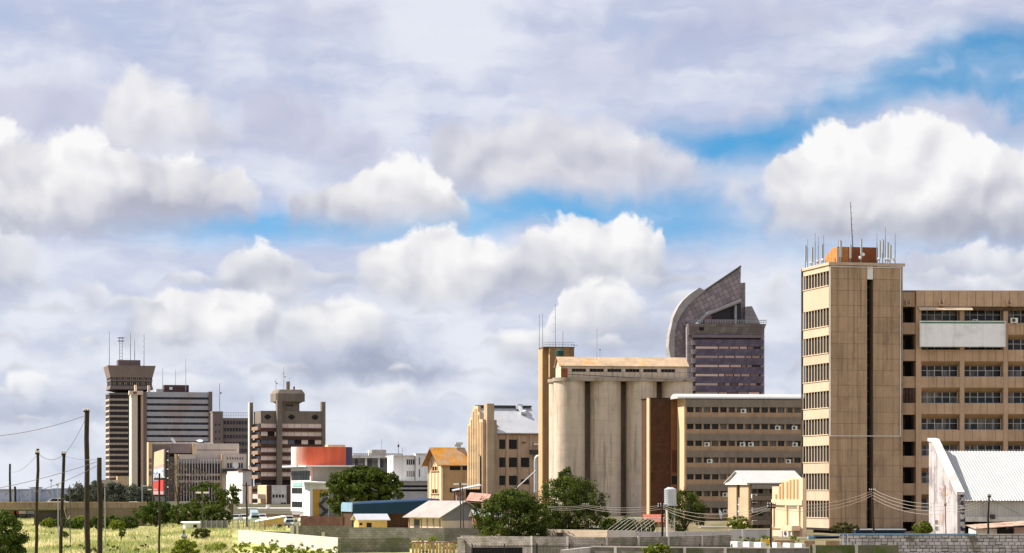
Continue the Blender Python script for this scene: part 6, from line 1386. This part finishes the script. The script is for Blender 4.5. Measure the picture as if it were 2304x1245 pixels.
# ------------------------------------------------------------------ trees and shrubs
L_dark = leafmat('dark_leaves', (.016, .03, .008), (.13, .165, .036), .3)
L_mid = leafmat('mid_green_leaves', (.025, .045, .012), (.11, .15, .035), .28)
L_yel = leafmat('yellow_green_leaves', (.07, .1, .012), (.26, .3, .045), .32)
L_far = leafmat('hazy_far_leaves', (.075, .085, .062), (.15, .165, .115), .25)  # greyer, paler green: distance haze put into the leaf colour
L_dry = leafmat('dry_bush_leaves', (.05, .055, .02), (.13, .13, .05), .2)
def leaves(center, rad, n_clump, n_leaf, size, rnd, flat=.0, clump=.28, hollow=.35, lean=0):
    """leaf quads in clumps spread through an ellipsoid crown: uneven outline, gaps between the clumps"""
    mb = MB(); c = Vector(center)
    for k in range(n_clump):
        zc = rnd.uniform(-1, 1); a0 = rnd.uniform(0, 6.283); rr0 = (1-abs(zc)**(2.2 if zc > 0 else 5))**.5*(hollow+(1-hollow)*rnd.random()**.5)*rnd.uniform(.8, 1.14)
        p = Vector((rr0*math.cos(a0), rr0*math.sin(a0), zc))
        cc = c+Vector((p.x*rad[0]+lean*p.z, p.y*rad[1], p.z*rad[2]))
        cr = clump*min(rad[0], rad[2])*rnd.uniform(.6, 1.35)
        for j in range(n_leaf):
            d = Vector((rnd.gauss(0, 1), rnd.gauss(0, 1), rnd.gauss(0, .75+.1*flat))); d = d.normalized()*cr*rnd.random()**.4
            q = cc+d
            nrm = (d.normalized()*.7+Vector((rnd.uniform(-1, 1), rnd.uniform(-1, 1), rnd.uniform(-.3, 1)))*.6).normalized()
            u = nrm.orthogonal().normalized(); w = nrm.cross(u); a = rnd.uniform(0, 6.28)
            u, w = u*math.cos(a)+w*math.sin(a), w*math.cos(a)-u*math.sin(a)
            s = size*rnd.uniform(.6, 1.3)
            mb.add([q-u*s, q-w*s*.5, q+u*s, q+w*s*.5], [(0, 1, 2, 3)])
    return mb
def tree(label, px, base, Y, pt, wpx, m, seed, name='leafy_tree', trunk=.22, crown_low=.3, clumps=70, nl=55, size=None, flat=0, group=None, cat='tree', hollow=.35, clump=.28, lean=0, depth=.9):
    """crown spans wpx pixels round px and reaches row pt; the trunk stands on the ground at distance Y"""
    rnd = random.Random(seed); s = Y/F; p = at(px, HY, Y)
    top = zat(pt, Y); zb = max(zat(base, Y), 0); h = top-zb; lo = zb+h*crown_low
    e = bpy.data.objects.new(name, None); COL.objects.link(e); e.location = (p.x, p.y, 0); tag(e, label, cat, group)
    rx = wpx*s/2; rz = (top-lo)/2; c = (0, 0, lo+rz)
    size = size or max(.11, s*2.6)
    leaves(c, (rx*.9, rx*depth*.85, rz*.92), int(clumps*1.25), nl, size, rnd, flat, clump, hollow, lean).build('crown', m, e)
    if trunk:
        tb = MB().tube([(0, 0, -.1), (rnd.uniform(-.1, .1), 0, lo*.6), (rnd.uniform(-.2, .2), 0, lo+rz*.6)], trunk, 8, trunk*.5)
        for i in range(6):
            a = rnd.uniform(0, 6.28); tb.tube([(0, 0, lo*(.5+.1*i) if lo > .5 else .2), (math.cos(a)*rx*.4, math.sin(a)*rx*.4, lo+rz*.7), (math.cos(a)*rx*.7, math.sin(a)*rx*.7, lo+rz*1.2)], trunk*.45, 5, trunk*.1)
        tb.build('trunk', M_bark, e)
    return e
tree('large round dark tree beside the orange drum building', 818, 1180, 370, 1048, 188, L_dark, 1, 'round_tree', .4, .1, 260, 60, clump=.18, size=.26, hollow=.15)
tree('dark bushy tree in front of the silos, the nearer and wider one', 1150, 1213, 222, 1102, 186, L_dark, 2, 'bushy_tree', .2, -.15, 260, 60, clump=.2, hollow=.1)
tree('taller dark tree behind the bushy one at the foot of the silos', 1280, 1190, 300, 1072, 188, L_dark, 3, 'dark_tree', .3, -.1, 250, 60, clump=.2, hollow=.1)
tree('slim pointed tree top rising above the dark tree by the silos', 1273, 1180, 310, 1050, 34, L_mid, 4, 'slim_tree', .15, .4, 36, 40, clump=.45, size=.14)
tree('dark tree behind the silver water tank', 1540, 1192, 300, 1105, 96, L_dark, 5, 'dark_tree', .25, -.05, 90, 55, clump=.26)
tree('yellow green round bush in front of the gabled stair block', 1662, 1193, 250, 1162, 58, L_yel, 6, 'round_bush', .1, .05, 50, 50, clump=.3, cat='bush', size=.1)
tree('pale green shrub at the foot of the tall tower', 1900, 1202, 262, 1175, 64, L_dry, 7, 'pale_shrub', .08, .05, 46, 50, cat='bush', size=.09)
tree('bright green shrub beside the barn gable', 2078, 1202, 200, 1174, 46, L_yel, 8, 'bright_shrub', .08, .05, 40, 45, cat='bush', size=.1)
tree('yellow green weed bush at the bottom right of centre', 1478, 1256, 160, 1224, 66, L_yel, 9, 'weed_bush', .05, .0, 60, 50, cat='bush', size=.07)
tree('dark leafy tree in the lower left corner', 8, 1262, 165, 1152, 112, L_mid, 10, 'corner_tree', .25, .02, 170, 60, clump=.22, size=.09)
tree('round bright green bush at the bottom left', 417, 1256, 185, 1214, 66, L_yel, 11, 'round_bush', .08, .0, 70, 55, cat='bush', size=.08)
tree('round dry bush on the grass field', 452, 1213, 252, 1189, 46, L_dry, 12, 'dry_bush', .06, .0, 50, 50, cat='bush', size=.09)
tree('small dark sapling with a tuft on the grass field', 274, 1215, 254, 1188, 17, L_mid, 13, 'sapling', .06, .35, 14, 30, cat='bush', size=.09, clump=.45)
tree('small dark tuft behind the leaning pole', 147, 1212, 255, 1196, 16, L_mid, 14, 'dark_tuft', .05, .1, 12, 30, cat='bush', size=.09, clump=.45)
# spreading trees of the middle left
tree('left end of the low spreading trees by the kiosk', 352, 1178, 340, 1130, 106, L_mid, 15, 'spreading_tree', .25, .0, 110, 50, clump=.3)
tree('middle of the low spreading trees by the kiosk', 430, 1180, 338, 1132, 120, L_dark, 16, 'spreading_tree', .25, .0, 120, 50, clump=.3)
tree('right end of the low spreading trees by the kiosk', 482, 1182, 336, 1140, 84, L_dark, 17, 'spreading_tree', .25, .0, 90, 50, clump=.3)
tree('ragged dark tree above the spreading trees', 470, 1180, 400, 1084, 104, L_dark, 18, 'ragged_tree', .3, .2, 46, 46, clump=.22, hollow=.2, size=.22)
tree('leaning ragged tree in front of the plain white block', 522, 1180, 405, 1092, 44, L_dark, 19, 'ragged_tree', .2, .3, 20, 40, clump=.3, hollow=.1, size=.2)
tree('bare thin tree behind the billboard', 400, 1175, 620, 1040, 86, leafmat('sparse_twigs', (.09, .07, .05), (.16, .13, .09), .1), 20, 'bare_tree', .3, .25, 40, 26, clump=.3, size=.16, hollow=.1)
tree('second bare thin tree in front of the finned facade', 448, 1175, 640, 1052, 80, leafmat('sparse_twigs', (.09, .07, .05), (.16, .13, .09)), 21, 'bare_tree', .3, .25, 34, 24, clump=.3, size=.16, hollow=.1)
FT = (('hazy tree at the left end of the distant tree line', 175, 1090, 60), ('hazy tree left of the flared tower foot', 214, 1084, 66), ('hazy tree below the flared tower', 258, 1086, 64), ('hazy tree right of the flared tower foot', 300, 1090, 60), ('hazy tree next to the billboard foot', 336, 1096, 50), ('low hazy tree filling the distant tree line', 240, 1100, 90), ('low hazy tree by the bridge end', 190, 1104, 70), ('low hazy tree right in the distant tree line', 310, 1108, 70))
for i, (lb, px, pt, w) in enumerate(FT): tree(lb, px, 1140, 640+i*9, pt, w, L_far, 30+i, 'distant_tree', .3, .0, 60, 36, clump=.32, group='distant tree line', size=.3)
# bank of bushes under the bridge
for i_, (px_, pt_, w_) in enumerate(((1372, 1168, 50), (1412, 1164, 56), (1456, 1170, 50))):
    tree(('left', 'middle', 'right')[i_]+' dark shrub behind the hoop frame', px_, 1198, 262, pt_, w_, L_dark, 80+i_, 'dark_shrub', .06, .0, 60, 45, cat='bush', size=.11)
HB = ((112, 1168, 40, L_yel), (142, 1166, 52, L_mid), (182, 1163, 56, L_yel), (218, 1162, 50, L_mid), (252, 1162, 56, L_mid), (288, 1163, 50, L_mid), (172, 1172, 40, L_mid), (262, 1172, 44, L_yel))
for i, (px, pt, w, m_) in enumerate(HB):
    tree('%s bush of the green bank below the bridge' % ('leftmost yellowish', 'second', 'third yellowish', 'fourth', 'fifth', 'rightmost', 'low dark front', 'low yellowish front')[i], px, 1190, 322-i*2, pt, w, m_, 50+i, 'bank_bush', 0.05, .0, 60, 44, clump=.36, cat='bush', group='bushes on the bank below the bridge', size=.13)
# weeds at the foot of the white wall and other low growth, one mass each
def weeds(name, label_, pts, m, seed, hmin=.25, hmax=.7, n=26, size=.07):
    rnd = random.Random(seed); mb = MB()
    for px, py, w in pts:
        Y = gy(py); s = Y/F
        for k in range(max(2, int(w/9))):
            qx = px+rnd.uniform(-w/2, w/2); Yq = Y*rnd.uniform(.985, 1.015); p = at(qx, HY, Yq); hh = rnd.uniform(hmin, hmax)
            mb2 = leaves((p.x, p.y, hh*.5), (.32, .3, hh*.5), 6, n, size, rnd, clump=.5, hollow=.1); mb.add(mb2.v, mb2.f)
    return tag(mb.build(name, m), label_, None, None, 'stuff')
weeds('weeds', 'yellow green weeds at the foot of the sunlit white wall', [(500, 1240, 60), (560, 1243, 60), (600, 1240, 40), (640, 1246, 60), (690, 1248, 60), (620, 1232, 40), (545, 1231, 40), (480, 1246, 60), (730, 1250, 60), (660, 1240, 40), (590, 1248, 60), (500, 1248, 60)], L_yel, 61, n=22)
weeds('weeds', 'green weeds below the concrete block wall', [(2110, 1265, 90), (2180, 1266, 80), (2060, 1268, 60), (2250, 1270, 80), (1920, 1275, 60)], L_yel, 62, .5, .85, size=.06)
weeds('weeds', 'yellow green weeds behind the rusty gate', [(940, 1235, 40), (980, 1235, 50), (1020, 1236, 40), (900, 1236, 40), (870, 1238, 40)], L_yel, 63, .4, 1.0, size=.09)
weeds('weeds', 'weeds behind the white barrier blocks', [(1680, 1226, 40), (1710, 1226, 40), (1720, 1226, 30), (1790, 1228, 24)], L_yel, 64, .4, .9, size=.08)
weeds('shrub_patches', 'low dark shrubs scattered on the grass field', [(330, 1236, 18), (120, 1206, 22), (300, 1215, 14), (230, 1236, 20), (150, 1240, 20), (250, 1244, 30), (300, 1244, 30), (180, 1240, 20), (330, 1215, 20), (380, 1190, 30), (200, 1246, 30)], L_dry, 65, .2, .5, size=.07)
def grass():
    rnd = random.Random(9); mb = MB()
    for i in range(26000):
        py = 1166+84*rnd.random()**1.3; Y = gy(py); px = rnd.uniform(-60, 640)
        if px > 520 and py > 1200: continue
        if math.sin(px*.013+py*.21)+math.sin(px*.031-py*.33)+rnd.uniform(-.6, .6) > 1.25: continue
        p = at(px, HY, Y); h = rnd.uniform(.15, .5)*(1.3 if rnd.random() < .1 else 1)
        for k in range(3):
            a = rnd.uniform(0, 3.14); d = Vector((math.cos(a), math.sin(a), 0))*.05; t = Vector((rnd.uniform(-.2, .2), rnd.uniform(-.2, .2), h)); o = p+Vector((rnd.uniform(-.25, .25), rnd.uniform(-.25, .25), 0)); o.z = -.05
            mb.add([o-d, o+d, o+t], [(0, 1, 2)])
    m = leafmat('dry_grass', (.27, .3, .06), (.66, .6, .24), .4)
    nt = m.node_tree; q = G(nt); geo = q.n('ShaderNodeNewGeometry'); pv = q.vm('MULTIPLY', geo.outputs['Position'], (1, .35, 0)); rn = geo.outputs['Random Per Island']
    c = q.mix(q.smooth(q.noise(pv, .13, 4, .6), .38, .62), (.29, .32, .11, 1), (.68, .61, .37, 1))
    c = q.mix(q.smooth(q.noise(pv, .37, 3, .6), .54, .66, 0, .75), c, (.2, .27, .05, 1))
    c = q.mix(1, c, q.smooth(rn, 0, 1, .6, 1.4, 'LINEAR'), 'MULTIPLY')
    for n in nt.nodes:
        if n.type in ('BSDF_DIFFUSE', 'BSDF_TRANSLUCENT'): nt.links.new(c, n.inputs[0])
    tag(mb.build('grass', m), 'tall yellow green grass on the open field', None, None, 'stuff')
grass()

# ------------------------------------------------------------------ bridge and its traffic
Br = Bld('road_bridge', 'low brown concrete road bridge at the far left', 'bridge', -60, 345, 3)
brx = lambda p: Br.x(p)
brz = lambda p: Br.h(p)
M_br = mat('brown_bridge_concrete', (.25, .18, .145), .9, .2, .5, .25)
L1 = brx(330)
Br.box('parapet', M_br, 0, L1, 0, .3, brz(1143), brz(1131)); Br.box('parapet_cap', M_tanlit, -.05, L1, -.06, .36, brz(1131)+.002, brz(1130))
Br.box('deck', M_concgrey, 0, L1, .3, 9, brz(1147), brz(1142)); Br.box('girder', mat('shaded_girder', (.1, .085, .075), .9, .2), 0, L1, .5, 8.5, brz(1150), brz(1147)-.002)
for p in (75, 128): Br.box('abutment', mat('dark_abutment', (.06, .052, .048), .9, .25, .6), brx(p), brx(p+(56 if p == 75 else 20)), .8, 8, 0, brz(1150)-.002)
Br.box('approach_wall', mat('dark_brown_bank', (.16, .12, .095), .95, .25, .5), brx(150), L1, .02, .3, 0, brz(1143)-.002)
for i in range(12): Br.pc('pilaster', M_br, L1*i/12, L1*i/12+.35, -.1, -.061 if i < 6 else -.42+.3, brz(1143), brz(1131)-.05)
M_tyre = mat('tyre_rubber', (.015, .015, .015), .9, 0)
def car(label, px, Y, z, rot, paint, kind='car', group=None):
    """body with arched sides, cabin with glass, four wheels, lamps; nose at local -y"""
    p = at(px, HY, Y); e = bpy.data.objects.new('parked_car' if group else 'car', None); COL.objects.link(e); e.location = (p.x, p.y, z); e.rotation_euler = (0, 0, R(rot)); tag(e, label, 'car' if kind == 'car' else 'truck', group); e.scale = (.55,)*3 if kind == 'truck' else (.74,)*3 if group else (.8,)*3
    if kind == 'car':
        side = [(-2.05, .35), (-2.1, .6), (-1.95, .78), (-1.0, .92), (1.75, .95), (2.05, .85), (2.1, .4), (1.65, .32), (-1.6, .32)]
        roof = [(-1.05, .9), (-.35, 1.42), (.2, 1.5), (1.1, 1.46), (1.85, .93)]
    else:
        side = [(-1.2, .5), (-1.25, 1.2), (-1.15, 1.9), (.9, 1.95), (.95, .5)]; roof = [(-1.15, 1.88), (-.7, 2.7), (.2, 3.3), (.8, 3.35), (.85, 1.9)]
    m = mat('car_paint_'+paint[0], paint[1], .3, 0, spec=.5)
    w = .86 if kind == 'car' else 1.15
    MB().prism([(a, b) for a, b in side], -w, w, 'x').build('body', m, e)
    MB().prism(roof, -w*.82, w*.82, 'x').build('cabin', m, e)
    if kind == 'car':
        MB().add([(-w*.74, -1.02, .98), (w*.74, -1.02, .98), (w*.7, -.42, 1.4), (-w*.7, -.42, 1.4)], [(0, 1, 2, 3)]).build('windscreen', M_glassdark, e).location = (0, -.03, .02)
        for s_ in (-1, 1): MB().add([(s_*w*.83, -.75, .97), (s_*w*.83, 1.5, .97), (s_*w*.83, 1.0, 1.4), (s_*w*.83, -.3, 1.38)], [(0, 1, 2, 3) if s_ > 0 else (3, 2, 1, 0)]).build('side_window', M_glassdark, e)
        MB().add([(-w*.7, 1.22, 1.4), (w*.7, 1.22, 1.4), (w*.74, 1.8, 1.0), (-w*.74, 1.8, 1.0)], [(0, 1, 2, 3)]).build('rear_window', M_glassdark, e).location = (0, .03, .02)
        for s_ in (-1, 1): MB().box(s_*w*.7-.16, s_*w*.7+.16, -2.13, -2.02, .6, .74).build('headlight', M_white, e)
        ax = (-1.3, 1.3)
    else:
        MB().box(-.95, .95, -1.28, -1.2, 1.25, 1.85).build('windscreen', M_glassdark, e); MB().prism([(-.9, 2.6), (.5, 3.3), (.6, 2.6)], -.9, .9, 'x').build('wind_deflector', m, e); ax = (-.7, .7)
    for y_ in ax:
        for s_ in (-1, 1):
            r_ = .32 if kind == 'car' else .48
            wl = MB().cyl(0, 0, r_, -.1, .1, 16).build('wheel', M_tyre, e); wl.location = (s_*(w-.08), y_, r_); wl.rotation_euler = (0, R(90), 0)
            MB().cyl(0, 0, r_*.55, -.105, .105, 12).build('rim', M_gal, wl)
    return e
WHT = ('white', (.7, .7, .7)); SIL = ('silver', (.45, .46, .48)); BLU = ('pale_blue', (.36, .46, .52)); DRK = ('dark', (.04, .04, .05)); RED = ('red', (.35, .04, .03))
PG = 'cars parked behind the mesh fence'
for px, Y, rot, pt, lb in ((514, 395, 12, WHT, 'leftmost white car parked behind the mesh fence'), (532, 392, -8, SIL, 'silver car second from the left behind the mesh fence'), (549, 396, 10, WHT, 'white car left of the pale blue truck'), (590, 398, 5, WHT, 'white car between the truck and the ochre guard house'), (650, 372, 14, WHT, 'white car right of the ochre guard house'), (655, 335, -12, SIL, 'silver car at the right end near the tall white post'), (684, 380, 10, WHT, 'white car in the gateway of the brown yard wall')):
    car(lb, px, Y, 0, rot, pt, 'car', PG)
car('pale blue truck cab with wind deflector among the parked cars', 572, 385, 0, 20, BLU, 'truck')
dz_ = Br.h(1142)
car('white car driving on the bridge near the leaning pole', 133, 350, dz_, 92, WHT); car('white car on the road right of the bridge', 306, 352, zat(1149, 352), 95, WHT)
single('roadside_bank', MB().prism([(at(150, 0, 352).x, 0), (at(150, 0, 352).x, zat(1144, 352)), (at(420, 0, 352).x, zat(1156, 352)), (at(480, 0, 352).x, 0)], 362, 371), mat('dark_brown_bank', (.16, .12, .095), .95, .25, .5), 'brown road embankment right of the bridge', 'embankment')
# freight wagons under the bridge
for i, (p0, p1, c_, lb) in enumerate(((-20, 22, (.55, .53, .5), 'white freight wagon under the bridge at the left edge'), (24, 40, (.3, .05, .05), 'dark red freight wagon under the bridge'), (42, 58, (.45, .33, .32), 'pinkish freight wagon under the bridge'), (59, 75, (.2, .22, .25), 'grey freight wagon beside the bridge abutment'))):
    b = Bld('freight_wagon', lb, 'wagon', p0, 420, 0, 'freight wagons under the bridge'); m_ = mat('wagon_%d' % i, c_, .8, .2, .5, .3); x1 = b.x(p1)
    b.box('body', m_, 0, x1, 0, 2.6, .9, b.h(1147))
    for k in range(5): b.pc('rib', m_, x1*(k+.5)/5-.06, x1*(k+.5)/5+.06, -.08, -.001, .95, b.h(1148))
    b.box('underframe', M_metaldark, .1, x1-.1, .3, 2.3, .45, .9)
    for k in (.2, .8): b.part('wheel', MB().tube([(x1*k, .2, .42), (x1*k, .4, .42)], .42, 12), M_metaldark)
# mesh fence along the parking
Mf = Bld('mesh_fence', 'low wire mesh fence with concrete posts in front of the parked cars', 'fence', 452, 318, -4)
ml = Mf.x(596)
po = MB().box(-.06, .06, -.06, .06, 0, 1.15).mesh('post', M_concgrey)
for i in range(13): put('post', po, Mf.e, (ml*i/12, 0, 0))
for k in range(9): Mf.part('strand', MB().tube([(0, 0, .12+.12*k), (ml, 0, .12+.12*k)], .012, 3), M_metalgrey)
Mf.box('sheet', mat('dull_fence_sheet', (.2, .2, .2), .9, .3, 1.2, .3), 0, ml*.42, .08, .1, .15, 1.05)
# far roofs and masts on the horizon
rf_ = random.Random(4)
for i, (px, w, h_) in enumerate(((-60, 98, -6), (38, 30, -4), (66, 22, 1), (88, 30, -5), (118, 32, -2), (150, 60, -4), (880, 90, 10), (700, 90, 8))):
    Y = 960+i*6 if i < 6 else 2600; b = Bld('far_building', 'pale blue grey building on the horizon, number %d from the left' % (i+1), 'building', px, Y, 4, 'far buildings on the horizon')
    b.e['label'] = ('faint long roof on the horizon at the left edge', 'faint roof on the horizon left of the third pole', 'faint higher block on the horizon beside the third pole', 'faint low roof on the horizon between third and leaning pole', 'faint block on the horizon left of the leaning pole', 'faint roof on the horizon behind the leaning pole', 'faint far block hidden behind the white apartment block', 'faint far block behind the orange drum building')[i]
    x1 = b.x(px+w); b.box('wall', mat('far_hazy_grey', (.52, .56, .65), .9, .1), 0, x1, 0, 12, 0, b.h(HY-h_)); b.box('roof', mat('far_hazy_grey_roof', (.42, .45, .53), .9, .1), -.2, x1+.2, -.5, 12.5, b.h(HY-h_)+.01, b.h(HY-h_-1))  # distance haze is put into the pale blue grey of these blocks
for i, (px, pt) in enumerate(((13, 1108), (49, 1112), (61, 1110), (71, 1100), (80, 1102), (115, 1078), (110, 1104))):
    single('far_mast', MB().tube([(0, 0, 0), (0, 0, zat(pt, 900))], .16, 5, .08).cyl(0, 0, .4, zat(pt, 900)-.8, zat(pt, 900)-.2, 6), M_metalgrey, ('far lamp mast nearest the left edge above the bridge', 'far lamp mast right of the second timber pole', 'second far lamp mast right of the second timber pole', 'dark far mast left of the third timber pole', 'dark far mast touching the third timber pole', 'tallest faint mast above the bridge', 'short faint mast beside the tallest faint one')[i], 'mast', 'far masts above the bridge', loc=(at(px, 0, 900).x, 900, 0))

# ------------------------------------------------------------------ billboard
Bi = Bld('billboard', 'tall narrow billboard in pink, cream, blue and red on dark posts', 'billboard', 345, 520, -50)
bi = lambda p, y=0: Bi.x(p, y)
def print_mat():
    m = mat('billboard_print', (.7, .5, .4), .6, 0); nt = m.node_tree; q = G(nt); b = next(n for n in nt.nodes if n.type == 'BSDF_PRINCIPLED')
    x, y, z = q.xyz(q.n('ShaderNodeTexCoord').outputs['Object']); z0, z1 = Bi.h(1104), Bi.h(1011)
    v = q.math('DIVIDE', q.math('SUBTRACT', z, z0), z1-z0); u = q.math('DIVIDE', x, bi(371)); v = q.math('MULTIPLY_ADD', u, -.06, v)
    pos = q.n('ShaderNodeNewGeometry').outputs['Position']; n_ = q.noise(pos, 1.4, 3, .6)
    c = q.mix(q.math('GREATER_THAN', v, .22), (.62, .07, .06, 1), q.mix(q.smooth(n_, .45, .55), (.72, .72, .74, 1), (.2, .26, .42, 1)))
    c = q.mix(q.math('GREATER_THAN', v, .44), c, (.7, .68, .66, 1)); c = q.mix(q.math('GREATER_THAN', q.math('MULTIPLY_ADD', n_, .1, v), .55), c, (.72, .4, .36, 1))
    c = q.mix(q.math('GREATER_THAN', v, .58), c, q.mix(q.smooth(n_, .42, .6), (.74, .56, .32, 1), (.72, .5, .36, 1))); c = q.mix(q.math('GREATER_THAN', v, .93), c, (.6, .3, .33, 1))
    nt.links.new(c, b.inputs['Base Color']); return m
Bi.part('face', MB().add([(bi(345), -.1, Bi.h(1104)), (bi(368), -.1, Bi.h(1104)), (bi(369.5), -.1, Bi.h(1011)), (bi(348), -.1, Bi.h(1018)), (bi(345), .15, Bi.h(1104)), (bi(368), .15, Bi.h(1104)), (bi(369.5), .15, Bi.h(1011)), (bi(348), .15, Bi.h(1018))], [(0,1,2,3), (7,6,5,4), (0,3,7,4), (3,2,6,7), (1,5,6,2), (0,4,5,1)]), print_mat())
Bi.box('lower_panel', mat('pale_pink_panel', (.55, .33, .34), .7, .1), bi(345.5), bi(368), -.05, .15, Bi.h(1113), Bi.h(1104)-.002); Bi.box('base', M_metaldark, bi(346), bi(369), .16, .6, 0, Bi.h(1113))
for p in (371.5, 376): Bi.box('post', M_metaldark, bi(p), bi(p)+.12, .3, .45, 0, Bi.h(1008))
for i in range(9): Bi.box('brace', M_metaldark if i % 2 else M_offwhite, bi(371.5), bi(376), .33, .4, Bi.h(1016+i*10)-.08, Bi.h(1016+i*10)+.08)
# ------------------------------------------------------------------ person sitting in the grass
def person():
    Y = 246; p = at(413.5, HY, Y)
    e = bpy.data.objects.new('person', None); COL.objects.link(e); e.location = (p.x, p.y, 0); e.rotation_euler = (0, 0, R(20)); tag(e, 'person in pale blue top sitting in the tall grass', 'person')
    def skin(name, V_, E_, rad, m):
        me = bpy.data.meshes.new(name); me.from_pydata(V_, E_, []); o = put(name, me, e); me.materials.append(m)
        o.modifiers.new('skin', 'SKIN'); sv = me.skin_vertices[0].data
        for i, r_ in enumerate(rad): sv[i].radius = (r_, r_*.85)
        sv[0].use_root = True; s_ = o.modifiers.new('sub', 'SUBSURF'); s_.levels = 1; s_.render_levels = 2; return o
    V_ = [(0, 0, .2), (0, .03, .45), (0, .02, .68), (0, 0, .8), (0, -.02, .98), (.17, 0, .7), (.24, -.08, .45), (.12, -.28, .38), (-.17, 0, .7), (-.24, -.08, .45), (-.1, -.28, .38), (.12, -.25, .22), (.14, -.45, .5), (.12, -.55, .1), (-.12, -.25, .22), (-.14, -.45, .5), (-.12, -.55, .1)]
    E_ = [(0, 1), (1, 2), (2, 3), (3, 4), (2, 5), (5, 6), (6, 7), (2, 8), (8, 9), (9, 10), (0, 11), (11, 12), (12, 13), (0, 14), (14, 15), (15, 16)]
    skin('body', V_, E_, [.17, .15, .15, .06, .11, .07, .05, .04, .07, .05, .04, .09, .075, .05, .09, .075, .05], mat('dark_skin', (.07, .04, .03), .6, .05))
    skin('shirt', [(0, 0, .3), (0, .03, .48), (0, .02, .7), (.17, 0, .71), (.22, -.05, .52), (-.17, 0, .71), (-.22, -.05, .52)], [(0, 1), (1, 2), (2, 3), (3, 4), (2, 5), (5, 6)], [.18, .17, .165, .085, .07, .085, .07], mat('pale_blue_cloth', (.4, .5, .55), .9, .1))
    MB().cyl(0, .0, .12, .98, 1.1, 14, .07).build('hair', mat('black_hair', (.01, .008, .007), .8, 0), e)
person()
